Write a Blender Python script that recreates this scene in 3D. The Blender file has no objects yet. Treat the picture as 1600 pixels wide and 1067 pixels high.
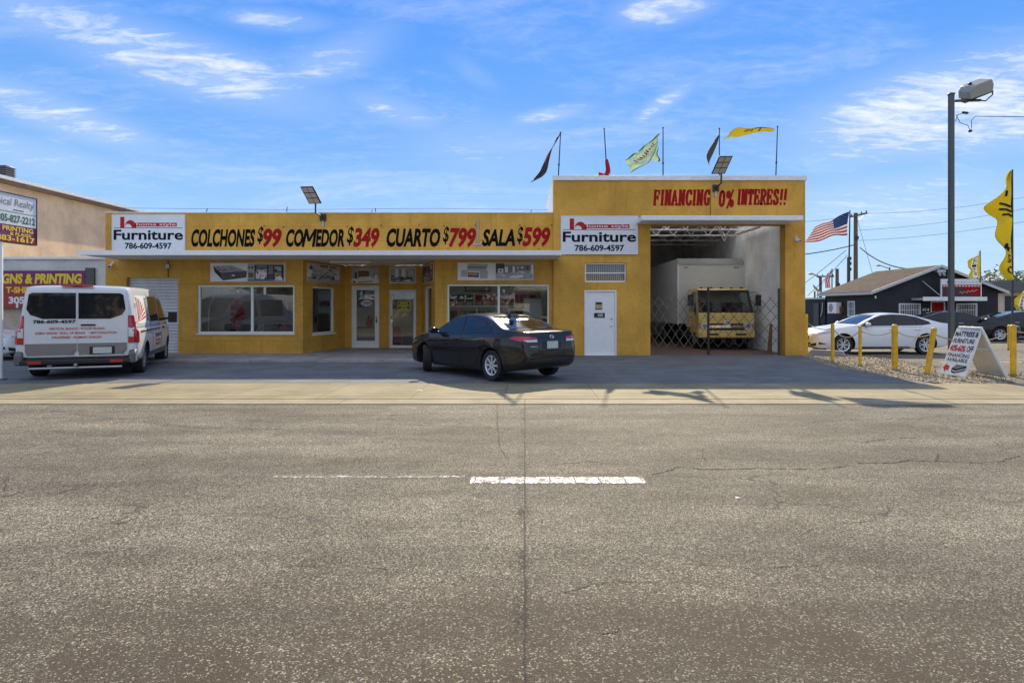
import bpy, bmesh, math, random
import numpy as np
from mathutils import Vector, Matrix, geometry
from mathutils.bvhtree import BVHTree
R = math.radians
random.seed(7)
SC = bpy.context.scene
COL = SC.collection

# ------------------------------------------------------------------ camera, exposure, sun, sky
EYE = 1.6
cam_d = bpy.data.cameras.new('camera'); cam = bpy.data.objects.new('camera', cam_d); COL.objects.link(cam)
cam.location = (0, 0, EYE); cam.rotation_euler = (R(90), 0, 0)
cam_d.sensor_width = 36; cam_d.lens = 22.5
cam_d.shift_x = -20/1600; cam_d.shift_y = -54.5/1600
cam_d.clip_start = 0.1; cam_d.clip_end = 3000
SC.camera = cam
SC.view_settings.view_transform = 'Standard'; SC.view_settings.look = 'None'
SC.view_settings.exposure = 0.7; SC.view_settings.gamma = 1
SUN_AZ, SUN_EL = math.atan2(0.125, 1.0), R(33.9)
sd = Vector((math.sin(SUN_AZ)*math.cos(SUN_EL), math.cos(SUN_AZ)*math.cos(SUN_EL), math.sin(SUN_EL)))
sun_d = bpy.data.lights.new('sun', 'SUN'); sun = bpy.data.objects.new('sun', sun_d); COL.objects.link(sun)
sun_d.energy = 4.3; sun_d.angle = R(0.5); sun_d.color = (1, 0.86, 0.62)
sun.rotation_euler = sd.to_track_quat('Z', 'Y').to_euler(); sun.location = (0, 30, 40)
SKY_STRENGTH = 0.13

W = bpy.data.worlds.new('World'); SC.world = W; W.use_nodes = True
nt = W.node_tree; N = nt.nodes; L = nt.links
bg = N['Background']; bg.inputs[1].default_value = SKY_STRENGTH
sky = N.new('ShaderNodeTexSky'); sky.sky_type = 'NISHITA'; sky.sun_disc = False
sky.sun_elevation = SUN_EL; sky.sun_rotation = SUN_AZ
sky.air_density = 1.0; sky.dust_density = 0.15; sky.ozone_density = 3.0; sky.altitude = 0

def wmath(op, a, b=None, c=None, tree=None):
    t = tree or nt
    n = t.nodes.new('ShaderNodeMath'); n.operation = op
    for i, v in enumerate((a, b, c)):
        if v is None: continue
        if isinstance(v, (int, float)): n.inputs[i].default_value = v
        else: t.links.new(v, n.inputs[i])
    return n.outputs[0]
tc = N.new('ShaderNodeTexCoord'); sep = N.new('ShaderNodeSeparateXYZ'); L.new(tc.outputs['Generated'], sep.inputs[0])
dx, dy, dz = sep.outputs
az = wmath('ARCTAN2', dx, dy); el = wmath('ARCSINE', dz)
azel = N.new('ShaderNodeCombineXYZ'); L.new(az, azel.inputs[0]); L.new(el, azel.inputs[1])
# cirrus: streaky noise on a high cloud plane, gathered into a few banks
den = wmath('ADD', wmath('MAXIMUM', dz, 0.0), 0.12)
cp = N.new('ShaderNodeCombineXYZ'); L.new(wmath('DIVIDE', dx, den), cp.inputs[0]); L.new(wmath('DIVIDE', dy, den), cp.inputs[1])
def cloud_noise(scale, loc, rot, detail, dist, sc=(1, 1, 1)):
    m = N.new('ShaderNodeMapping'); m.inputs['Location'].default_value = loc; m.inputs['Rotation'].default_value = (0, 0, rot); m.inputs['Scale'].default_value = sc
    L.new(cp.outputs[0], m.inputs[0])
    n = N.new('ShaderNodeTexNoise'); n.inputs['Scale'].default_value = scale; n.inputs['Detail'].default_value = detail
    n.inputs['Roughness'].default_value = 0.62; n.inputs['Distortion'].default_value = dist
    L.new(m.outputs[0], n.inputs['Vector']); return n.outputs[0]
streak = cloud_noise(3.2, (3, 1, 0), R(-24), 13, 1.3, (1, 3.2, 1))
puff = cloud_noise(9, (7, 2, 0), R(14), 13, 0.9, (1, 1.7, 1))
broad = cloud_noise(1.1, (2, 5, 0), R(-15), 8, 0.8, (1, 2.0, 1))
def pxdir(px, py):
    a = math.atan((px-820)/1000); e = math.atan((479-py)/1000*math.cos(a)); return a, e
def bank(px, py, sx, sy, rot, amt):
    a, e = pxdir(px, py)
    m = N.new('ShaderNodeMapping'); m.vector_type = 'TEXTURE'
    m.inputs['Location'].default_value = (a, e, 0); m.inputs['Rotation'].default_value = (0, 0, R(rot)); m.inputs['Scale'].default_value = (sx/1000, sy/1000, 1)
    L.new(azel.outputs[0], m.inputs[0])
    ln = N.new('ShaderNodeVectorMath'); ln.operation = 'LENGTH'; L.new(m.outputs[0], ln.inputs[0])
    mr = N.new('ShaderNodeMapRange'); mr.interpolation_type = 'SMOOTHERSTEP'
    mr.inputs[1].default_value = 1.0; mr.inputs[2].default_value = 0.0; mr.inputs[3].default_value = 0; mr.inputs[4].default_value = amt
    L.new(ln.outputs['Value'], mr.inputs[0]); return mr.outputs[0]
BANKS = [(300, 105, 330, 70, -8, .85), (520, 95, 190, 55, 28, .6), (430, 32, 130, 26, 4, .75), (70, 25, 180, 60, -5, .6),
         (90, 180, 210, 45, -12, .75), (620, 175, 150, 40, -14, .55), (780, 235, 280, 90, 0, .45), (860, 180, 120, 22, 9, .7), (1035, 162, 100, 24, 28, .7),
         (1040, 12, 150, 42, 3, .85), (1480, 165, 330, 105, 6, 1.0), (1400, 320, 330, 90, 0, .55), (60, 245, 170, 40, -6, .5), (1000, 330, 700, 60, 0, .3), (740, 115, 80, 25, -30, .4), (1560, 190, 150, 80, 0, .8)]
tot = None
for b in BANKS:
    o = bank(*b); tot = o if tot is None else wmath('MAXIMUM', tot, o)
dens = wmath('ADD', wmath('MULTIPLY', streak, 0.60), wmath('MULTIPLY', puff, 0.40))
mr = N.new('ShaderNodeMapRange'); mr.interpolation_type = 'SMOOTHSTEP'; mr.inputs[1].default_value = 0.58; mr.inputs[2].default_value = 1.00
L.new(wmath('ADD', wmath('ADD', dens, wmath('MULTIPLY', tot, 0.36)), wmath('MULTIPLY', wmath('SUBTRACT', broad, .5), .35)), mr.inputs[0])
thin = N.new('ShaderNodeMapRange'); thin.interpolation_type = 'SMOOTHSTEP'; thin.inputs[1].default_value = .40; thin.inputs[2].default_value = .85; thin.inputs[4].default_value = .46
L.new(wmath('ADD', wmath('MULTIPLY', broad, .7), wmath('MULTIPLY', puff, .3)), thin.inputs[0])
cmask = wmath('MAXIMUM', wmath('MULTIPLY', mr.outputs[0], wmath('MINIMUM', wmath('ADD', wmath('MULTIPLY', tot, 1.3), .12), .95)), wmath('MAXIMUM', thin.outputs[0], wmath('MULTIPLY', tot, wmath('MULTIPLY', broad, .62))))
# a sunlit veil of cloud added out of view, behind and overhead, to lift shade
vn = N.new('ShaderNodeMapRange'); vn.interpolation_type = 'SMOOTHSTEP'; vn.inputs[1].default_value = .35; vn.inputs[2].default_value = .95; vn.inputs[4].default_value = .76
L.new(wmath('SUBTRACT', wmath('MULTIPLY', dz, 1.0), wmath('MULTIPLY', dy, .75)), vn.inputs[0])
fill_veil = wmath('MULTIPLY', vn.outputs[0], wmath('ADD', .45, wmath('MULTIPLY', puff, .9)))
cmask = wmath('MINIMUM', wmath('MAXIMUM', cmask, fill_veil), .95)
hs = N.new('ShaderNodeMix'); hs.data_type = 'RGBA'; hs.blend_type = 'MULTIPLY'; hs.inputs[0].default_value = 1
L.new(sky.outputs[0], hs.inputs[6]); hs.inputs[7].default_value = (0.75, 0.86, 1.10, 1)
# clear-day blue by height above the horizon, blended with the physical sky
ramp = N.new('ShaderNodeValToRGB'); L.new(wmath('MULTIPLY', el, 2/math.pi), ramp.inputs[0])
G = 1/(SKY_STRENGTH*1.62)
stops = [(0.0, (.56, .74, .90)), (.06, (.40, .64, .92)), (.11, (.28, .54, .93)), (.15, (.19, .445, .92)), (.22, (.125, .375, .93)), (.29, (.075, .31, .93)), (.6, (.07, .25, .72))]
cr = ramp.color_ramp
while len(cr.elements) < len(stops): cr.elements.new(.5)
for e_, (p_, c_) in zip(cr.elements, stops): e_.position = p_; e_.color = (c_[0], c_[1], c_[2], 1)
gs = N.new('ShaderNodeVectorMath'); gs.operation = 'SCALE'; L.new(ramp.outputs[0], gs.inputs[0]); gs.inputs['Scale'].default_value = G
sb = N.new('ShaderNodeMix'); sb.data_type = 'RGBA'; sb.inputs[0].default_value = .93; L.new(hs.outputs[2], sb.inputs[6]); L.new(gs.outputs[0], sb.inputs[7])
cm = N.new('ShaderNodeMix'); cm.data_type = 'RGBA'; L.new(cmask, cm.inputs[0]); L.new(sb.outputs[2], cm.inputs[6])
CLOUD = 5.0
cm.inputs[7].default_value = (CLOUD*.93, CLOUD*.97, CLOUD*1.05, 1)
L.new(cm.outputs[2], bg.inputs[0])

# ------------------------------------------------------------------ helpers
def mw(o):
    b = Matrix.LocRotScale(o.location, o.rotation_euler, o.scale)
    return (mw(o.parent) @ o.matrix_parent_inverse @ b) if o.parent else b
def thing(name, label, cat, loc=(0, 0, 0), rz=0, group=None):
    o = bpy.data.objects.new(name, None); COL.objects.link(o)
    o.location = loc; o.rotation_euler = (0, 0, rz); o.empty_display_size = .2
    o['label'] = label; o['category'] = cat
    if group: o['group'] = group
    return o
def tag(o, label, cat, group=None):
    o['label'] = label; o['category'] = cat
    if group: o['group'] = group
    return o
def kids(o): return [c for c in bpy.data.objects if c.parent == o]
def dup_tree(o, parent=None):
    c = o.copy(); COL.objects.link(c)
    if parent: c.parent = parent
    for ch in kids(o):
        dup_tree(ch, c)
    return c

_tc = {}
def text_geo(s, off, shear, space):
    k = (s, off, shear, space)
    if k in _tc: return _tc[k]
    cu = bpy.data.curves.new('t', 'FONT'); cu.body = s; cu.offset = off; cu.space_character = space
    cu.resolution_u = 3; cu.fill_mode = 'BOTH'
    ob = bpy.data.objects.new('t', cu); COL.objects.link(ob)
    dg = bpy.context.evaluated_depsgraph_get()
    me = bpy.data.meshes.new_from_object(ob.evaluated_get(dg))
    v = np.array([p.co[:2] for p in me.vertices]); f = [tuple(p.vertices) for p in me.polygons]
    bpy.data.objects.remove(ob); bpy.data.curves.remove(cu); bpy.data.meshes.remove(me)
    v[:, 0] += shear*v[:, 1]
    lo, hi = v.min(0), v.max(0)
    v = (v-lo)/(hi-lo)
    _tc[k] = (v, f, (hi-lo)); return _tc[k]

class MB:
    def __init__(s, tf=None):
        s.v = []; s.f = []; s.m = []; s.mats = []; s.tf = tf; s.uv = {}
    def mi(s, m):
        if m not in s.mats: s.mats.append(m)
        return s.mats.index(m)
    def add(s, vs, fs, m):
        b = len(s.v); i = s.mi(m)
        for p in vs:
            p = Vector(p); s.v.append(s.tf @ p if s.tf else p)
        for f in fs: s.f.append([b+k for k in f]); s.m.append(i)
        return b
    def box(s, x0, x1, y0, y1, z0, z1, m):
        v = [(x, y, z) for x in (x0, x1) for y in (y0, y1) for z in (z0, z1)]
        s.add(v, [(0, 1, 3, 2), (4, 6, 7, 5), (0, 4, 5, 1), (2, 3, 7, 6), (0, 2, 6, 4), (1, 5, 7, 3)], m); return s
    def obox(s, c, ax, ay, az_, m):
        c, ax, ay, az_ = map(Vector, (c, ax, ay, az_))
        v = [c+i*ax+j*ay+k*az_ for i in (-1, 1) for j in (-1, 1) for k in (-1, 1)]
        s.add(v, [(0, 1, 3, 2), (4, 6, 7, 5), (0, 4, 5, 1), (2, 3, 7, 6), (0, 2, 6, 4), (1, 5, 7, 3)], m); return s
    def bar(s, p, q, w, t, m, up=(0, 1, 0)):
        p, q = Vector(p), Vector(q); d = (q-p); n = Vector(up); sd_ = d.cross(n).normalized(); n = sd_.cross(d).normalized()
        return s.obox((p+q)/2, d/2, sd_*w/2, n*t/2, m)
    def quad(s, a, b, c, d, m): s.add([a, b, c, d], [(0, 1, 2, 3)], m); return s
    def tube(s, pts, r, m, n=8, cap=True):
        pts = [Vector(p) for p in pts]; rs = r if isinstance(r, (list, tuple)) else [r]*len(pts)
        vs = []; fs = []; prev = None
        for i, p in enumerate(pts):
            d = (pts[min(i+1, len(pts)-1)]-pts[max(i-1, 0)]).normalized()
            if prev is None:
                a = d.orthogonal().normalized()
            else:
                a = (prev-d*prev.dot(d)).normalized()
            prev = a; b = d.cross(a)
            for k in range(n):
                t = 2*math.pi*k/n; vs.append(p+(a*math.cos(t)+b*math.sin(t))*rs[i])
        for i in range(len(pts)-1):
            for k in range(n):
                fs.append((i*n+k, i*n+(k+1) % n, (i+1)*n+(k+1) % n, (i+1)*n+k))
        if cap: fs += [tuple(range(n))[::-1], tuple(range((len(pts)-1)*n, len(pts)*n))]
        s.add(vs, fs, m); return s
    def lathe(s, prof, c, axis, m, n=24):
        ax = Vector(axis).normalized(); a = ax.orthogonal().normalized(); b = ax.cross(a); c = Vector(c)
        vs = []; fs = []
        for (r, h) in prof:
            for k in range(n):
                t = 2*math.pi*k/n; vs.append(c+ax*h+(a*math.cos(t)+b*math.sin(t))*max(r, 1e-4))
        for i in range(len(prof)-1):
            for k in range(n):
                fs.append((i*n+k, i*n+(k+1) % n, (i+1)*n+(k+1) % n, (i+1)*n+k))
        s.add(vs, fs, m); return s
    def ball(s, c, r, m, n=12, sc=(1, 1, 1)):
        vs = []; fs = []; h = n//2
        for i in range(h+1):
            p = math.pi*i/h
            for k in range(n):
                t = 2*math.pi*k/n
                vs.append((c[0]+r*sc[0]*math.sin(p)*math.cos(t), c[1]+r*sc[1]*math.sin(p)*math.sin(t), c[2]+r*sc[2]*math.cos(p)))
        for i in range(h):
            for k in range(n): fs.append((i*n+k, (i+1)*n+k, (i+1)*n+(k+1) % n, i*n+(k+1) % n))
        s.add(vs, fs, m); return s
    def prism(s, poly, fr, d0, d1, m):
        # poly (a,b) in frame fr=(o,u,v); extruded along n=u x v from d0 to d1
        o, u, v = map(Vector, fr); n = u.cross(v).normalized(); k = len(poly)
        A = [o+u*a+v*b+n*d0 for a, b in poly]; B = [o+u*a+v*b+n*d1 for a, b in poly]
        s.add(A+B, [tuple(range(k))[::-1], tuple(range(k, 2*k))]+[(i, (i+1) % k, k+(i+1) % k, k+i) for i in range(k)], m); return s
    def art(s, fr, poly, m, layer=1):
        o, u, v = map(Vector, fr); n = u.cross(v).normalized()
        vs = [o+u*a+v*b+n*(.0018*layer) for a, b in poly]
        s.add(vs, [tuple(range(len(vs)))], m); return s
    def text(s, body, c, u, v, w, h, m, off=.0, shear=0, space=1.0):
        u, v, c = Vector(u).normalized(), Vector(v).normalized(), Vector(c)
        p, f, size = text_geo(body, off, shear, space)
        if w is None: w = h*size[0]/size[1]
        vs = [c+u*((a-.5)*w)+v*((b-.5)*h) for a, b in p]
        s.add(vs, f, m); return s
    def wall(s, fr, u0, u1, z0, z1, t, holes, m):
        # wall sheet of thickness t behind frame plane (n points out), with rectangular holes
        o, u, v = map(Vector, fr); n = u.cross(v).normalized()
        us = sorted({u0, u1} | {h[0] for h in holes} | {h[1] for h in holes}); zs = sorted({z0, z1} | {h[2] for h in holes} | {h[3] for h in holes})
        us = [a for a in us if u0 <= a <= u1]; zs = [a for a in zs if z0 <= a <= z1]
        def solid(i, j):
            if i < 0 or j < 0 or i >= len(us)-1 or j >= len(zs)-1: return False
            a = (us[i]+us[i+1])/2; b = (zs[j]+zs[j+1])/2
            return not any(h[0] < a < h[1] and h[2] < b < h[3] for h in holes)
        P = lambda a, b, d: o+u*a+v*b-n*d
        for i in range(len(us)-1):
            for j in range(len(zs)-1):
                if not solid(i, j): continue
                a0, a1, b0, b1 = us[i], us[i+1], zs[j], zs[j+1]
                s.quad(P(a0, b0, 0), P(a1, b0, 0), P(a1, b1, 0), P(a0, b1, 0), m)
                s.quad(P(a0, b0, t), P(a0, b1, t), P(a1, b1, t), P(a1, b0, t), m)
                if not solid(i-1, j): s.quad(P(a0, b0, t), P(a0, b0, 0), P(a0, b1, 0), P(a0, b1, t), m)
                if not solid(i+1, j): s.quad(P(a1, b0, 0), P(a1, b0, t), P(a1, b1, t), P(a1, b1, 0), m)
                if not solid(i, j-1): s.quad(P(a0, b0, t), P(a1, b0, t), P(a1, b0, 0), P(a0, b0, 0), m)
                if not solid(i, j+1): s.quad(P(a0, b1, 0), P(a1, b1, 0), P(a1, b1, t), P(a0, b1, t), m)
        return s
    def frame(s, fr, a0, a1, b0, b1, w, d0, d1, m):
        for (x0, x1, y0, y1) in ((a0, a1, b0, b0+w), (a0, a1, b1-w, b1), (a0, a0+w, b0+w, b1-w), (a1-w, a1, b0+w, b1-w)):
            s.prism([(x0, y0), (x1, y0), (x1, y1), (x0, y1)], fr, d0, d1, m)
        return s
    def build(s, name, parent=None, label=None, smooth=35, bevel=0, world=True, merge=False, solid=0):
        me = bpy.data.meshes.new(name)
        me.from_pydata([tuple(p) for p in s.v], [], s.f)
        for m in s.mats: me.materials.append(m)
        me.polygons.foreach_set('material_index', s.m)
        if s.uv:
            ul = me.uv_layers.new(name='UVMap')
            for lp in me.loops: ul.data[lp.index].uv = s.uv.get(lp.vertex_index, (0, 0))
        me.update()
        if merge:
            bm = bmesh.new(); bm.from_mesh(me); bmesh.ops.remove_doubles(bm, verts=bm.verts, dist=1e-4)
            bmesh.ops.recalc_face_normals(bm, faces=bm.faces); bm.to_mesh(me); bm.free()
        if smooth:
            me.shade_smooth(); me.set_sharp_from_angle(angle=R(smooth))
        o = bpy.data.objects.new(name, me); COL.objects.link(o)
        if parent:
            o.parent = parent
            if world: o.matrix_parent_inverse = mw(parent).inverted()
        if label: o['label'] = label
        if bevel:
            b = o.modifiers.new('bevel', 'BEVEL'); b.width = bevel; b.segments = 2; b.limit_method = 'ANGLE'; b.angle_limit = R(40)
        if solid:
            b = o.modifiers.new('solid', 'SOLIDIFY'); b.thickness = solid
        return o

# ------------------------------------------------------------------ materials
MATS = {}
def mat(name, col, rough=.6, metal=0, var=0, vscale=3, bump=0, bscale=40, coat=0, emit=None, spec=.5, fine=0, fscale=120, stretch=None):
    m = bpy.data.materials.new(name); m.use_nodes = True; t = m.node_tree
    p = t.nodes['Principled BSDF']; p.inputs['Base Color'].default_value = (*col, 1); p.inputs['Roughness'].default_value = rough
    p.inputs['Metallic'].default_value = metal; p.inputs['Coat Weight'].default_value = coat; p.inputs['Coat Roughness'].default_value = .04
    p.inputs['Specular IOR Level'].default_value = spec
    if emit: p.inputs['Emission Color'].default_value = (*emit[0], 1); p.inputs['Emission Strength'].default_value = emit[1]
    if var or bump or fine:
        geo = t.nodes.new('ShaderNodeNewGeometry'); src = geo.outputs['Position']
        if stretch:
            mp = t.nodes.new('ShaderNodeMapping'); mp.inputs['Scale'].default_value = stretch; t.links.new(src, mp.inputs[0]); src = mp.outputs[0]
        cur = None
        if var:
            n = t.nodes.new('ShaderNodeTexNoise'); n.inputs['Scale'].default_value = vscale; n.inputs['Detail'].default_value = 7; n.inputs['Roughness'].default_value = .65
            t.links.new(src, n.inputs['Vector'])
            mr = t.nodes.new('ShaderNodeMapRange'); mr.inputs[1].default_value = .3; mr.inputs[2].default_value = .7; mr.inputs[3].default_value = 1-var; mr.inputs[4].default_value = 1+var*.6
            t.links.new(n.outputs[0], mr.inputs[0]); cur = mr.outputs[0]
        if fine:
            n = t.nodes.new('ShaderNodeTexNoise'); n.inputs['Scale'].default_value = fscale; n.inputs['Detail'].default_value = 3
            t.links.new(src, n.inputs['Vector'])
            mr = t.nodes.new('ShaderNodeMapRange'); mr.inputs[1].default_value = .3; mr.inputs[2].default_value = .7; mr.inputs[3].default_value = 1-fine; mr.inputs[4].default_value = 1+fine
            t.links.new(n.outputs[0], mr.inputs[0])
            cur = mr.outputs[0] if cur is None else wmath('MULTIPLY', cur, mr.outputs[0], tree=t)
        if cur is not None:
            mx = t.nodes.new('ShaderNodeMix'); mx.data_type = 'RGBA'; mx.blend_type = 'MULTIPLY'; mx.inputs[0].default_value = 1
            mx.inputs[6].default_value = (*col, 1); t.links.new(cur, mx.inputs[7]); t.links.new(mx.outputs[2], p.inputs['Base Color'])
        if bump:
            n = t.nodes.new('ShaderNodeTexNoise'); n.inputs['Scale'].default_value = bscale; n.inputs['Detail'].default_value = 5
            t.links.new(src, n.inputs['Vector'])
            b = t.nodes.new('ShaderNodeBump'); b.inputs['Strength'].default_value = bump; b.inputs['Distance'].default_value = .01
            t.links.new(n.outputs[0], b.inputs['Height']); t.links.new(b.outputs[0], p.inputs['Normal'])
    MATS[name] = m; return m
def nd(t, kind, **kw):
    n = t.nodes.new(kind)
    for k, v in kw.items(): setattr(n, k, v)
    return n
def sepxyz(t, src):
    n = t.nodes.new('ShaderNodeSeparateXYZ'); t.links.new(src, n.inputs[0]); return n.outputs
def noise(t, vec, scale, detail=6, rough=.6, dist=0):
    n = t.nodes.new('ShaderNodeTexNoise'); n.inputs['Scale'].default_value = scale; n.inputs['Detail'].default_value = detail
    n.inputs['Roughness'].default_value = rough; n.inputs['Distortion'].default_value = dist
    t.links.new(vec, n.inputs['Vector']); return n.outputs[0]
def mapr(t, v, a, b, c=0, d=1, smooth=True):
    n = t.nodes.new('ShaderNodeMapRange')
    if smooth: n.interpolation_type = 'SMOOTHSTEP'
    for i, x in enumerate((a, b, c, d)): n.inputs[i+1].default_value = x
    t.links.new(v, n.inputs[0]); return n.outputs[0]
def mixc(t, f, a, b, blend='MIX'):
    n = t.nodes.new('ShaderNodeMix'); n.data_type = 'RGBA'; n.blend_type = blend
    for i, x in ((0, f), (6, a), (7, b)):
        if isinstance(x, (int, float)): n.inputs[i].default_value = x
        elif isinstance(x, tuple): n.inputs[i].default_value = (*x, 1)
        else: t.links.new(x, n.inputs[i])
    return n.outputs[2]
def mapv(t, src, sc, loc=(0, 0, 0)):
    m = t.nodes.new('ShaderNodeMapping'); m.inputs['Scale'].default_value = sc; m.inputs['Location'].default_value = loc; t.links.new(src, m.inputs[0]); return m.outputs[0]
def newmat(name):
    m = bpy.data.materials.new(name); m.use_nodes = True; t = m.node_tree
    g = t.nodes.new('ShaderNodeNewGeometry'); return m, t, t.nodes['Principled BSDF'], g.outputs['Position']

def asphalt(name, base, dark, agg, crack_on, joint_on, worn=0.5):
    m, t, p, P = newmat(name); M = lambda *a: wmath(*a, tree=t)
    x, y, z = sepxyz(t, P)
    vo = nd(t, 'ShaderNodeTexVoronoi', feature='F1'); vo.inputs['Scale'].default_value = 150; t.links.new(P, vo.inputs['Vector'])
    rnd = sepxyz(t, vo.outputs['Color'])[0]
    vo2 = nd(t, 'ShaderNodeTexVoronoi', feature='F1'); vo2.inputs['Scale'].default_value = 118; t.links.new(P, vo2.inputs['Vector'])
    rnd2 = sepxyz(t, vo2.outputs['Color'])[1]
    c = mixc(t, mapr(t, rnd, .10, .80), dark, base)
    c = mixc(t, M('MULTIPLY', mapr(t, rnd2, .80, .93), .9), c, agg)
    c = mixc(t, M('MULTIPLY', mapr(t, sepxyz(t, vo2.outputs['Color'])[2], .66, .82), .85), c, tuple(v*.35 for v in dark))
    med = noise(t, P, 34, 5, .75)
    c = mixc(t, 1.0, c, mapr(t, med, .3, .7, .92, 1.07), 'MULTIPLY')
    pt = noise(t, mapv(t, P, (.8, 1.6, 1), (2, 3, 0)), 1.7, 9, .68, .5)
    c = mixc(t, 1.0, c, mapr(t, pt, .36, .66, .80, 1.10), 'MULTIPLY')
    big = noise(t, mapv(t, P, (.28, .55, 1)), 1.3, 7, .6, .3)
    c = mixc(t, 1.0, c, mapr(t, big, .32, .68, .74, 1.14), 'MULTIPLY')
    band = noise(t, mapv(t, P, (.05, 1, 1)), 1.15, 4, .55, .2)       # wheel paths run along the street
    c = mixc(t, 1.0, c, mapr(t, band, .35, .68, 1.08, .76), 'MULTIPLY')
    dk = mapr(t, M('ADD', y, M('MULTIPLY', noise(t, mapv(t, P, (.5, 1, 1)), 1.2, 5), 1.4)), 3.5, 5.0, 1, 0)
    pd = mapr(t, noise(t, mapv(t, P, (.9, 1.3, 1), (5, 1, 0)), 1.5, 8, .7, .4), .36, .60, .45, 1.0)
    c = mixc(t, M('MULTIPLY', dk, M('MULTIPLY', pd, mapr(t, rnd2, .80, .93, 1, .25))), c, (dark[0]*.95, dark[1]*.82, dark[2]*.72))
    bumph = M('ADD', M('MULTIPLY', vo.outputs['Distance'], -.8), M('MULTIPLY', med, .2))
    if joint_on:
        jx = M('ADD', x, M('ADD', M('MULTIPLY', M('SUBTRACT', noise(t, mapv(t, P, (0.01, 1, 1)), 1.6, 5), .5), .03), M('MULTIPLY', M('SUBTRACT', noise(t, P, 22, 3), .5), .03)))
        w = M('ADD', .003, M('MULTIPLY', noise(t, P, 18, 4), .007))
        j = M('LESS_THAN', M('ABSOLUTE', jx), w)
        c = mixc(t, M('MULTIPLY', j, .8), c, (.02, .02, .02))
        fz = M('MULTIPLY', mapr(t, M('ABSOLUTE', M('ADD', jx, .02)), .0, .075, 1, 0), mapr(t, noise(t, mapv(t, P, (.3, 1, 1)), 1.9, 5), .40, .66))
        c = mixc(t, M('MULTIPLY', M('LESS_THAN', rnd2, M('MULTIPLY', fz, .85)), .8), c, (.022, .018, .014))
        tone = M('MULTIPLY', mapr(t, x, -.015, .015), .06)
        c = mixc(t, tone, c, (.02, .02, .02))
    if crack_on:
        wob = mixc(t, 0.5, P, P)
        nv = nd(t, 'ShaderNodeTexNoise'); nv.inputs['Scale'].default_value = 1.4; nv.inputs['Detail'].default_value = 6; t.links.new(P, nv.inputs['Vector'])
        ad = nd(t, 'ShaderNodeVectorMath', operation='MULTIPLY_ADD'); t.links.new(nv.outputs['Color'], ad.inputs[0]); ad.inputs[1].default_value = (1.1, 1.1, 0); t.links.new(mapv(t, P, (.30, .62, 0), (.3, .1, 0)), ad.inputs[2])
        vc = nd(t, 'ShaderNodeTexVoronoi', feature='DISTANCE_TO_EDGE'); vc.inputs['Scale'].default_value = .8; t.links.new(ad.outputs[0], vc.inputs['Vector'])
        k = mapr(t, vc.outputs[0], .0025, .006, 1, 0)
        area = mapr(t, noise(t, mapv(t, P, (.2, .3, 1), (4, 0, 0)), 1.6, 3), .50, .60)
        k = M('MULTIPLY', k, area)
        c = mixc(t, M('MULTIPLY', k, .75), c, (.025, .023, .02))
    t.links.new(c, p.inputs['Base Color']); p.inputs['Roughness'].default_value = .85; p.inputs['Specular IOR Level'].default_value = .3
    b = nd(t, 'ShaderNodeBump'); b.inputs['Strength'].default_value = .55; b.inputs['Distance'].default_value = .008
    t.links.new(bumph, b.inputs['Height']); t.links.new(b.outputs[0], p.inputs['Normal'])
    return m

def concrete(name, col, jx=0, jy=None, joff=0):
    m, t, p, P = newmat(name); M = lambda *a: wmath(*a, tree=t)
    x, y, z = sepxyz(t, P)
    c = mixc(t, mapr(t, noise(t, P, 1.1, 8, .65), .3, .72), tuple(v*.72 for v in col), tuple(min(1, v*1.12) for v in col))
    c = mixc(t, 1.0, c, mapr(t, noise(t, P, 55, 4, .7), .3, .7, .84, 1.12), 'MULTIPLY')
    st = mapr(t, noise(t, mapv(t, P, (.7, .35, 1)), 2.6, 6, .7, .6), .60, .74)
    c = mixc(t, M('MULTIPLY', st, .30), c, tuple(v*.45 for v in col))
    sp = mapr(t, noise(t, P, 9, 3, .5), .70, .73)
    c = mixc(t, M('MULTIPLY', sp, .35), c, (.05, .045, .04))
    wob = M('MULTIPLY', M('SUBTRACT', noise(t, P, 4, 4), .5), .02)
    if jx:
        fx = M('ABSOLUTE', M('SUBTRACT', M('FRACT', M('DIVIDE', M('ADD', M('ADD', x, wob), joff+500*jx), jx)), .5))
        c = mixc(t, M('MULTIPLY', M('GREATER_THAN', fx, .5-.007/jx), .75), c, (.06, .055, .05))
    for yy in (jy or []):
        g = M('LESS_THAN', M('ABSOLUTE', M('SUBTRACT', M('ADD', y, wob), yy)), .013)
        c = mixc(t, M('MULTIPLY', g, .7), c, (.06, .055, .05))
    t.links.new(c, p.inputs['Base Color']); p.inputs['Roughness'].default_value = .85; p.inputs['Specular IOR Level'].default_value = .3
    b = nd(t, 'ShaderNodeBump'); b.inputs['Strength'].default_value = .25; b.inputs['Distance'].default_value = .006
    t.links.new(noise(t, P, 70, 5), b.inputs['Height']); t.links.new(b.outputs[0], p.inputs['Normal'])
    return m

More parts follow.
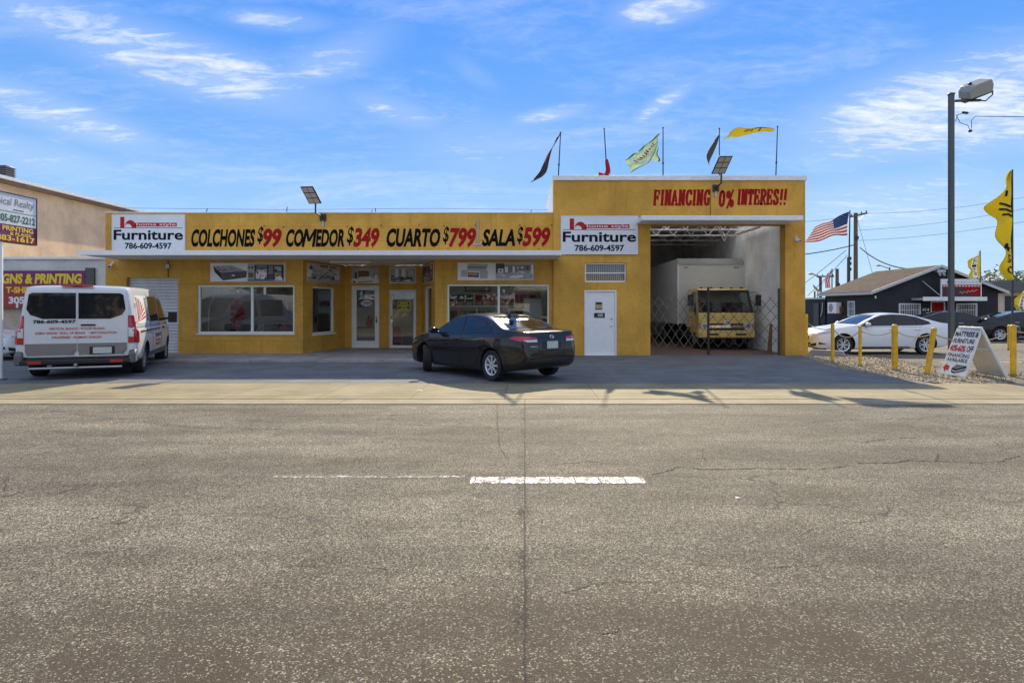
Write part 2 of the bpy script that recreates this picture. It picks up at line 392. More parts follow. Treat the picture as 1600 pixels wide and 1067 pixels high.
def blockwall(name, col, bw=.94, bh=.47, joint=.82, grime=.42, along='x', bstr=.35, drip=True):
    m, t, p, P = newmat(name); M = lambda *a: wmath(*a, tree=t)
    x, y, z = sepxyz(t, P)
    cv = nd(t, 'ShaderNodeCombineXYZ'); t.links.new(x if along == 'x' else y, cv.inputs[0]); t.links.new(z, cv.inputs[1])
    br = nd(t, 'ShaderNodeTexBrick'); br.inputs['Scale'].default_value = 1; br.inputs['Mortar Size'].default_value = .006
    br.inputs['Brick Width'].default_value = bw; br.inputs['Row Height'].default_value = bh; br.inputs['Mortar Smooth'].default_value = .4
    t.links.new(cv.outputs[0], br.inputs['Vector'])
    mort = br.outputs['Fac']
    c = mixc(t, mapr(t, noise(t, P, .9, 7, .65), .3, .7), tuple(v*.80 for v in col), tuple(min(1, v*1.10) for v in col))
    c = mixc(t, 1.0, c, mapr(t, noise(t, P, 14, 5, .7), .3, .7, .93, 1.06), 'MULTIPLY')
    if drip:
        d = mapr(t, noise(t, mapv(t, P, (5, 5, .45)), 1.0, 7, .75), .53, .72)
        c = mixc(t, M('MULTIPLY', d, grime), c, tuple(v*.45 for v in col))
    if drip:
        sp = M('MULTIPLY', mapr(t, noise(t, P, 3.1, 8, .75), .60, .72), .22)
        c = mixc(t, sp, c, tuple(min(1, v*1.25+.03) for v in col))
    c = mixc(t, M('MULTIPLY', mort, 1-joint), c, tuple(v*.35 for v in col))
    t.links.new(c, p.inputs['Base Color']); p.inputs['Roughness'].default_value = .75; p.inputs['Specular IOR Level'].default_value = .35
    h = M('ADD', M('MULTIPLY', mort, -1.0), M('MULTIPLY', noise(t, P, 60, 5), .5))
    b = nd(t, 'ShaderNodeBump'); b.inputs['Strength'].default_value = bstr; b.inputs['Distance'].default_value = .006
    t.links.new(h, b.inputs['Height']); t.links.new(b.outputs[0], p.inputs['Normal'])
    return m

def glass(name, tint, refl=.10, ior=1.5):
    m = bpy.data.materials.new(name); m.use_nodes = True; t = m.node_tree; t.nodes.clear()
    out = t.nodes.new('ShaderNodeOutputMaterial'); tr = t.nodes.new('ShaderNodeBsdfTransparent'); gl = t.nodes.new('ShaderNodeBsdfGlossy')
    tr.inputs[0].default_value = (*tint, 1); gl.inputs['Roughness'].default_value = .0; gl.inputs[0].default_value = (1, 1, 1, 1)
    fr = t.nodes.new('ShaderNodeFresnel'); fr.inputs[0].default_value = ior
    mx = t.nodes.new('ShaderNodeMixShader'); f = wmath('ADD', wmath('MULTIPLY', fr.outputs[0], 1.0, tree=t), refl, tree=t)
    cl = t.nodes.new('ShaderNodeClamp'); t.links.new(f, cl.inputs[0])
    t.links.new(cl.outputs[0], mx.inputs[0]); t.links.new(tr.outputs[0], mx.inputs[1]); t.links.new(gl.outputs[0], mx.inputs[2]); t.links.new(mx.outputs[0], out.inputs[0])
    return m

YEL = (.68, .368, .060)
M_yellow = blockwall('yellow_block_paint', YEL, joint=.55, bstr=.6)
M_yellow_s = blockwall('yellow_stucco_paint', YEL, bw=900, bh=900, grime=.35, bstr=.2)
M_white = mat('white_paint', (.84, .85, .85), .5, var=.06, vscale=4)
M_whitetrim = mat('white_trim', (.84, .85, .86), .5, var=.18, vscale=6, stretch=(1, 1, 3))
M_soffit = mat('soffit_paint', (.72, .71, .67), .7, var=.12, vscale=2)
M_inblock = blockwall('white_interior_block', (.84, .86, .88), bw=.4, bh=.2, joint=.85, along='y', grime=.15)
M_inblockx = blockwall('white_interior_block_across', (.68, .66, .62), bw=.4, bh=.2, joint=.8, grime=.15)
M_black = mat('black_paint', (.012, .012, .014), .45)
M_dark = mat('dark_metal', (.035, .035, .038), .45, metal=.3)
M_rubber = mat('tyre_rubber', (.018, .018, .018), .8, bump=.3, bscale=60)
M_under = mat('underbody', (.012, .012, .012), .8)
M_signwhite = mat('sign_white', (.74, .76, .78), .4, var=.06, vscale=2)
M_red = mat('sign_red', (.50, .018, .022), .6, var=.1, vscale=8, spec=.2)
M_navy = mat('sign_navy', (.008, .011, .022), .7, spec=.15)
M_letblack = mat('painted_black', (.007, .006, .006), .8, var=.3, vscale=12, spec=.1)
M_letred = mat('painted_red', (.36, .012, .015), .75, var=.25, vscale=10, spec=.1)
M_steel = mat('galvanised_steel', (.42, .43, .44), .42, metal=.8, var=.15, vscale=6)
M_alu = mat('aluminium', (.72, .74, .76), .35, metal=.6)
M_chrome = mat('chrome', (.8, .8, .82), .12, metal=1)
M_glass = glass('shop_glass', (.84, .87, .87), .02)
M_glassdoor = glass('door_glass', (.82, .84, .85), .02)
M_carglass = mat('tinted_car_glass', (.010, .014, .018), .03, spec=.5, coat=0)
M_truckglass = glass('truck_glass', (.62, .70, .68), .0)
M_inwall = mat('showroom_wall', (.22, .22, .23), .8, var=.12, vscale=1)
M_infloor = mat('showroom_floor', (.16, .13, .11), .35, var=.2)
M_brownfloor = mat('garage_floor', (.16, .10, .075), .8, var=.3, vscale=2)
# ------------------------------------------------------------------ ground, road, pavement
def sheet(name, poly, z, m, kind='structure', sub=0):
    mb = MB(); mb.add([(x, y, z) for x, y in poly], [tuple(range(len(poly)))], m)
    o = mb.build(name, smooth=0); o['kind'] = kind; return o
M_road = asphalt('road_asphalt', (.262, .235, .178), (.070, .060, .045), (.47, .43, .33), True, True)
M_fore = asphalt('forecourt_asphalt', (.215, .215, .205), (.10, .10, .096), (.30, .29, .28), True, False)
M_fore = concrete('forecourt_concrete', (.158, .163, .166), 3.05, [15.9, 18.1], 1.1)
M_lot = asphalt('parking_lot_asphalt', (.25, .225, .175), (.12, .108, .084), (.36, .33, .27), True, False)
M_walk = concrete('pavement_concrete', (.28, .237, .145), 1.62, [11.35], .35)
M_gutter = concrete('gutter_concrete', (.32, .275, .18), 3.05, [10.95], 0)
M_slab = concrete('slab_concrete', (.36, .35, .34), 1.9, None, .3)
sheet('ground', [(-600, -80), (600, -80), (600, 1500), (-600, 1500)], -.03, M_lot)
sheet('road', [(-160, -9), (160, -9), (160, 10.46), (-160, 10.46)], 0, M_road)
sheet('forecourt', [(-26, 12.9), (8.55, 12.9), (8.2, 17), (9.3, 21.6), (-26, 21.6)], .001, M_fore)
g = MB(); g.box(-160, 160, 10.46, 10.98, -.2, .014, M_gutter); o = g.build('gutter_kerb', bevel=.012); o['kind'] = 'structure'
g = MB(); g.box(-160, 160, 10.985, 13.15, -.2, .018, M_walk); o = g.build('pavement', bevel=.006); o['kind'] = 'structure'
# entrance slab with a broken front edge
random.seed(3)
edge = []
x = -10.6
while x < 1.2:
    edge.append((x, 18.35+random.uniform(-.03, .03))); x += random.uniform(.07, .2)
g = MB(); poly = edge+[(1.2, 21.3), (-2.6, 21.3), (-2.6, 24.2), (-7.6, 24.2), (-7.6, 21.3), (-13.7, 21.3), (-13.7, 18.4)]
g.prism(poly, ((0, 0, 0), (1, 0, 0), (0, 1, 0)), -.1, .06, M_slab); o = g.build('entrance_slab', smooth=0); o['kind'] = 'structure'
# old lane paint
def worn_paint(name, thr, soft):
    m, t, p, P = newmat(name); M = lambda *a: wmath(*a, tree=t)
    n = M('ADD', M('MULTIPLY', noise(t, P, 9, 6, .7), .6), M('MULTIPLY', noise(t, P, 80, 3, .6), .4))
    x, y, z = sepxyz(t, P)
    fx = M('ABSOLUTE', M('SUBTRACT', M('FRACT', M('ADD', M('DIVIDE', M('ADD', x, M('MULTIPLY', M('SUBTRACT', noise(t, P, 14, 3), .5), .06)), .23), 50)), .5))
    f = M('MULTIPLY', mapr(t, n, thr-soft, thr+soft), M('LESS_THAN', fx, .475))
    t.links.new(mixc(t, mapr(t, n, .35, .65), (.52, .50, .46), (.74, .73, .70)), p.inputs['Base Color']); p.inputs['Roughness'].default_value = .8
    tr = nd(t, 'ShaderNodeBsdfTransparent'); mx = nd(t, 'ShaderNodeMixShader'); t.links.new(f, mx.inputs[0]); t.links.new(tr.outputs[0], mx.inputs[1]); t.links.new(p.outputs[0], mx.inputs[2])
    t.links.new(mx.outputs[0], t.nodes['Material Output'].inputs[0]); return m
def stripe(name, x0, x1, y0, y1, m, z=.004, n=60, amp=.012):
    mb = MB(); vs = []; fs = []
    for i in range(n+1):
        x = x0+(x1-x0)*i/n; vs += [(x, y0+random.uniform(-amp, amp), z), (x, y1+random.uniform(-amp, amp), z)]
    for i in range(n): fs.append((2*i, 2*i+2, 2*i+3, 2*i+1))
    mb.add(vs, fs, m); o = mb.build(name, smooth=0); o['kind'] = 'structure'; return o
stripe('lane_marking', -.50, 1.10, 5.79, 6.0, worn_paint('lane_paint', .46, .05), amp=.022, n=110)
stripe('lane_marking', -2.36, -.56, 5.985, 6.05, worn_paint('faded_lane_paint', .54, .10), amp=.006)
# cracks: narrow jagged open joints in the asphalt
M_crack = mat('crack_dark', (.020, .018, .015), .95)
def gpt(px, py): Y = 1600/(py-479); return ((px-820)/1000*Y, Y)
def crack(pts, w0, seed):
    rnd = random.Random(seed); P = []
    for (a, b) in zip(pts, pts[1:]):
        a = Vector(gpt(*a)); b = Vector(gpt(*b)); k = max(2, int((b-a).length/.045))
        for i in range(k):
            n_ = Vector((-(b-a).y, (b-a).x)).normalized(); P.append(a.lerp(b, i/k)+n_*rnd.gauss(0, .012))
    mb = MB(); vs = []; fs = []
    for i, p in enumerate(P):
        d = (P[min(i+1, len(P)-1)]-P[max(i-1, 0)]).normalized(); n_ = Vector((-d.y, d.x)); w = w0*rnd.uniform(.25, 1.25)*(1 if rnd.random() > .12 else .15)
        vs += [(p.x+n_.x*w/2, p.y+n_.y*w/2, .0035), (p.x-n_.x*w/2, p.y-n_.y*w/2, .0035)]
    for i in range(len(P)-1): fs.append((2*i, 2*i+2, 2*i+3, 2*i+1)[::-1])
    mb.add(vs, fs, M_crack); o = mb.build('road_crack', smooth=0); o['kind'] = 'structure'
crack([(1022, 742), (1058, 730), (1115, 734), (1180, 732), (1240, 733), (1300, 733), (1328, 725)], .016, 1)
crack([(1342, 724), (1395, 723), (1420, 719), (1470, 721), (1520, 723), (1560, 722), (1592, 711)], .016, 2)
crack([(1463, 722), (1468, 708)], .014, 3); crack([(1345, 692), (1375, 687), (1440, 683)], .014, 4); crack([(1250, 661), (1330, 656), (1400, 654), (1530, 653)], .012, 5)
crack([(860, 726), (920, 721), (1000, 728)], .010, 6); crack([(500, 660), (640, 664), (780, 668)], .012, 7); crack([(1095, 700), (1102, 722)], .010, 8)
crack([(430, 886), (560, 884), (620, 890)], .006, 9); crack([(880, 925), (960, 905), (1040, 915)], .006, 10); crack([(900, 1000), (960, 985), (1010, 960)], .005, 11); crack([(1060, 880), (1200, 888), (1310, 884)], .006, 12)
crack([(60, 640), (300, 668), (480, 672)], .012, 13); crack([(775, 620), (780, 700), (798, 725)], .008, 14)
stripe('lot_marking', 12.2, 14.6, 18.75, 18.86, worn_paint('lot_paint', .38, .1), z=-.026)

# ------------------------------------------------------------------ the furniture store
FY = 21.05; GY = 20.95; RY = 23.9
XF = ((0, FY, 0), (1, 0, 0), (0, 0, 1)); XG = ((0, GY, 0), (1, 0, 0), (0, 0, 1)); XR = ((0, RY, 0), (1, 0, 0), (0, 0, 1))
store = thing('furniture_store', 'long yellow single storey furniture store with painted prices and a tall garage bay', 'store', (-2, 21, 0))
w = MB()
LW = (-10.76, -7.58, .72, 2.30); RW = (-2.55, .80, .72, 2.33); RU = (-13.1, -11.4, .03, 2.55)
w.wall(XF, -13.79, -7.3, 0, 4.67, .25, [LW, RU], M_yellow)
w.wall(XF, -7.3, -2.95, 3.137, 4.67, .25, [], M_yellow)
w.wall(XF, -2.95, .94, 0, 4.67, .25, [RW], M_yellow)
# splayed walls of the entrance recess
pl0, pl1 = Vector((-7.3, FY, 0)), Vector((-6.72, RY, 0)); ul = (pl1-pl0).normalized(); ll = (pl1-pl0).length
pr0, pr1 = Vector((-3.85, RY, 0)), Vector((-2.95, FY, 0)); ur = (pr1-pr0).normalized(); lr = (pr1-pr0).length
FL = (pl0, ul, (0, 0, 1)); FR = (pr0, ur, (0, 0, 1))
LWs = (.62, 2.1, .66, 2.28); RWs = (.75, 2.25, .66, 2.30)
w.wall(FL, 0, ll, .0, 3.137, .2, [LWs], M_yellow)
w.wall(FR, 0, lr, .0, 3.137, .2, [RWs], M_yellow)
D1 = (-6.46, -5.44, .06, 2.38); D2 = (-5.05, -4.06, .06, 2.22)
w.wall(XR, -6.72, -3.85, 0, 3.137, .2, [D1, D2], M_yellow)
w.build('front_wall', store, merge=True, smooth=0)
w = MB()
w.box(-13.79, -13.55, FY+.252, 34, 0, 4.6, M_yellow_s)
w.box(-13.79, .94, 33.8, 34, 0, 4.6, M_yellow_s)
w.build('side_wall', store)
w = MB(); w.box(-13.54, .93, FY+.26, 33.7, 4.2, 4.35, M_soffit); w.build('flat_roof', store)
w = MB(); w.box(-13.83, .94, FY-.03, FY+.29, 4.672, 4.705, M_whitetrim); w.build('parapet_coping', store, bevel=.006)
# canopy over the shopfront, soffit carried back into the recess
w = MB(); w.box(-13.35, 1.09, 19.1, FY-.002, 3.14, 3.262, M_whitetrim); w.prism([(-7.25, FY+.25), (-6.7, RY-.002), (-3.87, RY-.002), (-3.0, FY+.25)], ((0, 0, 0), (1, 0, 0), (0, 1, 0)), 3.138, 3.2, M_soffit)
w.build('canopy', store, bevel=.008)
w = MB(); w.box(-13.36, 1.095, 19.07, 19.098, 3.132, 3.275, M_white); w.build('canopy_fascia', store)
# showroom behind the glass
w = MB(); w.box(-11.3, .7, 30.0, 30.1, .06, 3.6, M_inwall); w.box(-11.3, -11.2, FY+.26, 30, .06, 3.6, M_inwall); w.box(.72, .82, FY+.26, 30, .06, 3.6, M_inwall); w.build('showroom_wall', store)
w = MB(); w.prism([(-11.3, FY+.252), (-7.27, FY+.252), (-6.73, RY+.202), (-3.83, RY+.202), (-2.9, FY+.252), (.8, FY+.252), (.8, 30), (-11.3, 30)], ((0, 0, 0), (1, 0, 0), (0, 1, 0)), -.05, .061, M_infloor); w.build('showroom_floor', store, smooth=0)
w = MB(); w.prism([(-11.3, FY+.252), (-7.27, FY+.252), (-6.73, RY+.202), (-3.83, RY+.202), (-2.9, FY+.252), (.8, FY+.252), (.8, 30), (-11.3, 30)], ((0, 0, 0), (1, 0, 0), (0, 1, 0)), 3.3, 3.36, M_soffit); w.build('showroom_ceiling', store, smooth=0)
M_tube = mat('lit_tube', (.9, .9, .9), emit=((1, .95, .86), 10))
for (tx, ty) in ((-9.9, 24.2), (-7.2, 26.5), (-4.8, 26.5), (-1.2, 24.6), (-9.0, 28), (-1.2, 28)):
    w = MB(); w.box(tx-.6, tx+.6, ty-.04, ty+.04, 3.2, 3.25, M_tube); w.build('ceiling_tube', store)

def window(fr, hole, mull, depth=.07, fw=.055, g=M_glass):
    a0, a1, b0, b1 = hole
    f = MB(); f.frame(fr, a0, a1, b0, b1, fw, -depth-.05, -depth+.035, M_white)
    for mx in mull: f.prism([(mx-.035, b0+fw), (mx+.035, b0+fw), (mx+.035, b1-fw), (mx-.035, b1-fw)], fr, -depth-.05, -depth+.033, M_white)
    f.prism([(a0-.03, b0-.05), (a1+.03, b0-.05), (a1+.03, b0-.002), (a0-.03, b0-.002)], fr, .002, .05, M_white)
    o = f.build('window', store, bevel=.004)
    p = MB(); p.prism([(a0+fw, b0+fw), (a1-fw, b0+fw), (a1-fw, b1-fw), (a0+fw, b1-fw)], fr, -depth-.03, -depth-.02, g); p.build('pane', o, smooth=0)
    return o
window(XF, LW, [-8.99]); window(XF, RW, [-.86]); window(FL, LWs, []); window(FR, RWs, [])
# roll-up shutter
M_shut = mat('shutter_paint', (.66, .67, .68), .5, var=.15, vscale=3, stretch=(1, 1, .3))
s_ = MB(); z = .05
while z < 2.5:
    s_.prism([(0, z), (.035, z+.02), (.035, z+.085), (0, z+.105)], ((-13.08, FY+.16, 0), (0, -1, 0), (0, 0, 1)), -1.66, 0, M_shut); z += .105
s_.box(-13.08, -11.42, FY+.16, FY+.2, .03, 2.54, M_shut)
s_.build('roll_up_door', store, smooth=0)
def glass_door(name, hole, fw, bottom, g, hand):
    a0, a1, b0, b1 = hole
    f = MB(); f.frame(XR, a0, a1, b0, b1, .04, -.10, .02, M_white)
    f.frame(XR, a0+.045, a1-.045, b0+.005, b1-.045, fw, -.07, -.02, M_white)
    f.prism([(a0+.045+fw, b0+.005+fw), (a1-.045-fw, b0+.005+fw), (a1-.045-fw, b0+bottom), (a0+.045+fw, b0+bottom)], XR, -.068, -.022, M_white)
    o = f.build('door', store, bevel=.004, label=name)
    p = MB(); p.prism([(a0+.045+fw, b0+bottom), (a1-.045-fw, b0+bottom), (a1-.045-fw, b1-.045-fw), (a0+.045+fw, b1-.045-fw)], XR, -.05, -.04, g); p.build('pane', o, smooth=0)
    hx = a1-.045-fw/2 if hand > 0 else a0+.045+fw/2
    h = MB(); h.box(hx-.025, hx+.025, RY-.0, RY+.019, 1.0, 1.14, M_chrome if hand < 0 else M_dark); h.tube([(hx, RY+.01, 1.05), (hx, RY-.07, 1.05), (hx-.08*hand, RY-.07, 1.05)], .012, M_chrome)
    h.lathe([(.0, .03), (.028, .03), (.028, 0)], (hx, RY+.01, 1.2), (0, -1, 0), M_dark, 12); h.build('handle', o)
    return o, p
d1, _ = glass_door('white framed glass door with a deep kick plate and an open sign', D1, .12, .26, M_glassdoor, 1)
d2, _ = glass_door('slim framed glass door with a yellow notice', D2, .055, .09, M_glassdoor, -1)
M_yelsign = mat('notice_yellow', (.75, .60, .03), .5)
M_blue = mat('sign_blue', (.02, .09, .35), .5)
n_ = MB(); n_.prism([(-4.76, 1.42), (-4.28, 1.42), (-4.28, 1.80), (-4.76, 1.80)], XR, -.038, -.034, M_yelsign)
n_.prism([(-4.73, 1.45), (-4.31, 1.45), (-4.31, 1.77), (-4.73, 1.77)], XR, -.0335, -.032, M_black)
for z0, z1, w_ in ((1.69, 1.75, .15), (1.60, 1.67, .19), (1.54, 1.58, .12), (1.46, 1.52, .19)):
    for k in range(5): n_.prism([(-4.52-w_+k*w_*.4, z0), (-4.52-w_+k*w_*.4+w_*.33, z0), (-4.52-w_+k*w_*.4+w_*.33, z1), (-4.52-w_+k*w_*.4, z1)], XR, -.0315, -.030, M_yelsign)
n_.build('notice', d2, smooth=0)
n_ = MB(); el_ = [(-5.92+.24*math.cos(t*math.pi/12), 1.72+.13*math.sin(t*math.pi/12)) for t in range(24)]
n_.prism(el_, XR, -.038, -.034, M_blue); n_.prism([(-5.92+(x+5.92)*.88, 1.72+(z-1.72)*.84) for x, z in el_], XR, -.0335, -.032, M_signwhite)
n_.text('OPEN', (-5.92, RY+.031, 1.72), (1, 0, 0), (0, 0, 1), .34, .13, M_red, .03); n_.build('open_sign', d1, smooth=0)
# soffit light in the recess
f = MB(); f.box(-6.5, -5.15, 21.3, 21.55, 3.05, 3.136, M_soffit); f.build('soffit_light', store, bevel=.01)
# conduit box by the shutter
f = MB(); f.tube([(-11.72, FY-.02, 3.13), (-11.72, FY-.02, 2.56)], .012, M_dark); f.box(-11.78, -11.66, FY-.07, FY-.003, 2.86, 2.99, M_steel); f.build('conduit', store)
# small bolts and brackets along the parapet face and coping
f = MB()
for px, py in ((413, 353), (443, 355), (543, 354), (596, 352), (655, 351), (694, 353), (743, 352), (812, 352), (862, 352), (422, 391), (700, 388), (560, 390), (842, 389)):
    X = (px-820)/47.5; Z = EYE+(479-py)/47.5; f.lathe([(0, .03), (.018, .03), (.018, 0)], (X, FY, Z), (0, -1, 0), M_dark, 8)
for px in (320, 446, 579, 586, 829):
    X = (px-820)/47.5; f.tube([(X, FY+.1, 4.70), (X+random.uniform(-.04, .04), FY+.1, 4.70+random.uniform(.08, .2))], .014, M_dark, 6)
f.tube([(-13.7, FY+.12, 4.86), (-8, FY+.12, 4.80), (-3, FY+.12, 4.84), (.8, FY+.12, 4.80)], .005, M_dark, 5)
f.build('parapet_fixing', store)
f = MB(); f.tube([(-1.54, FY-.03, 3.66), (-1.54, FY-.03, 4.45)], .025, M_steel); f.box(-1.68, -1.42, FY-.06, FY-.003, 3.62, 3.67, M_steel); f.build('conduit_pipe', store)
# painted price lettering
def paint_words(items, y, ztop=4.14, zbot=3.56):
    for body, p0, p1, yt, yb, m, off, sh in items:
        sc = 47.5
        f = MB(); f.text(body, ((p0+p1)/2/sc-820/sc, y-.003, EYE+(479-(yt+yb)/2)/sc), (1, 0, 0), (0, 0, 1), (p1-p0)/sc, (yb-yt)/sc, m, off, sh); f.build('painted_lettering', store, smooth=0)
paint_words([('COLCHONES', 299, 399, 358, 386, M_letblack, .042, .22), ('$', 402, 412, 354, 382, M_letblack, .018, .22), ('99', 411, 440, 357, 387, M_letred, .045, .2),
             ('CO', 447, 474, 358, 386, M_letblack, .042, .22), ('EDOR', 493, 538, 358, 386, M_letblack, .042, .22), ('$', 542, 553, 354, 384, M_letblack, .018, .22), ('349', 552, 593, 356, 387, M_letred, .045, .2),
             ('CUARTO', 604, 688, 357, 386, M_letblack, .042, .22), ('$', 692, 702, 354, 382, M_letblack, .018, .22), ('799', 701, 744, 356, 387, M_letred, .045, .2),
             ('SALA', 753, 805, 358, 385, M_letblack, .042, .22), ('$', 808, 818, 354, 382, M_letblack, .018, .22), ('599', 816, 860, 355, 386, M_letred, .045, .2)], FY)
f = MB()
for a_, b_, th in (((473, 386), (479, 358), .085), ((479, 358), (482.5, 377), .08), ((482.5, 377), (493.5, 358), .075), ((493.5, 358), (489.5, 386), .085)):
    A = Vector(((a_[0]-820)/47.5, FY-.004, EYE+(479-a_[1])/47.5)); B_ = Vector(((b_[0]-820)/47.5, FY-.004, EYE+(479-b_[1])/47.5)); d = (B_-A).normalized(); s = Vector((d.z, 0, -d.x))*th/2
    o_ = Vector((0, -.0007*len(f.f), 0)); f.quad(A-s+o_, A+s+o_, B_+s+o_, B_-s+o_, M_letblack)
f.build('painted_lettering', store, smooth=0)
# slab-serif lettering of the garage parapet: own stroke glyphs (unit box), thick stems
GL = {'F': [[(.2, 0), (.2, 1)], [(.2, .94), (.85, .94)], [(.2, .5), (.66, .5)], [(.05, .04), (.42, .04)], [(.05, .96), (.3, .96)], [(.84, .96), (.84, .72)], [(.64, .62), (.64, .38)]],
      'I': [[(.5, 0), (.5, 1)], [(.2, .04), (.8, .04)], [(.2, .96), (.8, .96)]],
      'N': [[(.2, 0), (.2, 1)], [(.2, .95), (.8, .05)], [(.8, 0), (.8, 1)], [(.02, .04), (.4, .04)], [(.02, .96), (.3, .96)], [(.62, .96), (1, .96)]],
      'A': [[(.12, 0), (.45, .97)], [(.45, .97), (.86, 0)], [(.25, .32), (.72, .32)], [(0, .04), (.32, .04)], [(.62, .04), (1, .04)]],
      'C': [[(.86, .74), (.8, .92), (.58, .97), (.32, .9), (.2, .7), (.17, .5), (.2, .28), (.32, .1), (.58, .03), (.8, .09), (.88, .3)], [(.86, .98), (.86, .7)]],
      'G': [[(.84, .74), (.78, .92), (.56, .97), (.32, .9), (.2, .7), (.17, .5), (.2, .28), (.32, .1), (.58, .03), (.8, .1), (.8, .42)], [(.55, .44), (.98, .44)], [(.84, .98), (.84, .7)]],
      '0': [[(.5, .97), (.28, .85), (.2, .5), (.28, .15), (.5, .03), (.72, .15), (.8, .5), (.72, .85), (.5, .97)]],
      '%': [[(.88, 1.05), (.18, -.1)], [(.24, .95), (.1, .85), (.1, .65), (.24, .55), (.38, .65), (.38, .85), (.24, .95)], [(.76, .4), (.62, .3), (.62, .1), (.76, 0), (.9, .1), (.9, .3), (.76, .4)]],
      'T': [[(.5, 0), (.5, 1)], [(.08, .95), (.92, .95)], [(.25, .04), (.75, .04)], [(.1, .97), (.1, .7)], [(.9, .97), (.9, .7)]],
      'E': [[(.2, 0), (.2, 1)], [(.05, .95), (.85, .95)], [(.2, .5), (.66, .5)], [(.05, .05), (.86, .05)], [(.84, .96), (.84, .74)], [(.64, .62), (.64, .38)], [(.86, .04), (.86, .3)]],
      'R': [[(.2, 0), (.2, 1)], [(.05, .95), (.6, .95), (.8, .84), (.8, .62), (.6, .5), (.2, .5)], [(.5, .5), (.8, .05)], [(.05, .04), (.4, .04)], [(.72, .04), (1, .04)]],
      'S': [[(.8, .74), (.7, .93), (.45, .97), (.22, .86), (.22, .66), (.5, .52), (.78, .38), (.8, .16), (.56, .03), (.3, .06), (.16, .28)], [(.82, .98), (.82, .72)], [(.16, .02), (.16, .28)]],
      '!': [[(.6, 1), (.5, .32)], [(.45, .12), (.45, 0)]]}
def slab_word(word, p0, p1, yt, yb, y, shear=.12):
    sc = 47.73; n = len(word); x0 = (p0-820)/sc; wd = (p1-p0)/sc; z0 = EYE+(479-yb)/sc; h = (yb-yt)/sc
    adv = [.62 if c in 'I!' else 1.0 for c in word]; tot_ = sum(adv); cx = 0; mb = MB(); k = 0
    for c, a in zip(word, adv):
        cw = wd*a/tot_
        for st in GL[c]:
            thick = .085 if (len(st) > 2 or abs(st[0][0]-st[-1][0]) < .35 and abs(st[0][1]-st[-1][1]) > .5) else .06
            if c == 'N' and len(st) == 2 and st[0] == (.2, .95): thick = .1
            pts = [(x0+cx+cw*(.06+.88*p[0]*1.0)+shear*h*p[1]*.6, z0+h*p[1]) for p in st]
            for a_, b_ in zip(pts, pts[1:]):
                d = Vector((b_[0]-a_[0], 0, b_[1]-a_[1])); L_ = d.length
                if L_ < 1e-5: continue
                d /= L_; s = Vector((d.z, 0, -d.x))*thick/2; A = Vector((a_[0], y-.003-.0006*k, a_[1]))-d*.015; B = Vector((b_[0], y-.003-.0006*k, b_[1]))+d*.015
                mb.quad(A-s, A+s, B+s, B-s, M_letred); k = (k+1) % 7
        cx += cw
    mb.build('painted_lettering', store, smooth=0, merge=False)
slab_word('FINANCING', 1020, 1109, 297, 321, GY); slab_word('0%', 1121, 1146, 298, 323, GY); slab_word('INTERES!!', 1151, 1229, 296, 320, GY)

# garage block
GX0, GX1 = .94, 9.18; OPN = (4.11, 8.53, -.05, 4.28)
w = MB(); w.wall(XG, GX0, GX1, 0, 5.72, .45, [OPN, (1.95, 3.0, -.05, 2.13), (1.97, 3.33, 2.40, 3.03)], M_yellow_s); w.build('garage_front_wall', store, merge=True, smooth=0)
w = MB(); w.box(GX1-.2, GX1, GY+.452, 36, 0, 5.72, M_yellow_s); w.build('garage_side_wall', store)
w = MB(); w.box(GX0, GX0+.2, GY+.452, 27.2, 4.3, 5.72, M_white); w.box(GX0, GX0+.2, 27.2, 36, 4.3, 5.2, M_white); w.build('garage_side_parapet', store)
w = MB(); w.box(GX0-.04, GX1+.05, GY-.05, GY+.5, 5.722, 5.88, M_whitetrim); w.box(GX0-.03, GX0+.24, GY+.5, 27.2, 5.722, 5.86, M_whitetrim); w.build('garage_coping', store, bevel=.01)
w = MB(); SKY_H = [(2.4, 3.5, 22.3, 26.4), (5.0, 6.1, 22.3, 26.4), (7.4, 8.5, 22.3, 26.4)]
w.wall(((0, 0, 5.2), (1, 0, 0), (0, 1, 0)), GX0+.21, GX1-.21, GY+.46, 35.9, .15, SKY_H, M_soffit); w.build('garage_roof', store, smooth=0)
M_fibre = bpy.data.materials.new('added_skylight_fibreglass'); M_fibre.use_nodes = True  # skylight panels added out of the camera's view to bring daylight into the bay
_t = M_fibre.node_tree; _tl = nd(_t, 'ShaderNodeBsdfTranslucent'); _tl.inputs[0].default_value = (.88, .90, .90, 1); _t.links.new(_tl.outputs[0], _t.nodes['Material Output'].inputs[0])
for (a0, a1, b0, b1) in SKY_H:
    w = MB(); w.quad((a0-.05, b0-.05, 5.215), (a1+.05, b0-.05, 5.215), (a1+.05, b1+.05, 5.215), (a0-.05, b1+.05, 5.215), M_fibre); w.build('added_skylight', store, smooth=0)
w = MB(); w.box(GX1-.42, GX1-.205, GY+.452, 35.8, 0, 5.04, M_inblock); w.box(1.2, 1.4, GY+.452, 35.8, 0, 5.04, M_inblock); w.box(1.4, GX1-.43, 35.6, 35.8, 0, 5.04, M_inblockx); w.build('garage_inner_wall', store)
w = MB(); w.box(1.41, GX1-.43, GY+.1, 35.6, -.1, .012, M_brownfloor); w.build('garage_floor', store)
tr = MB()
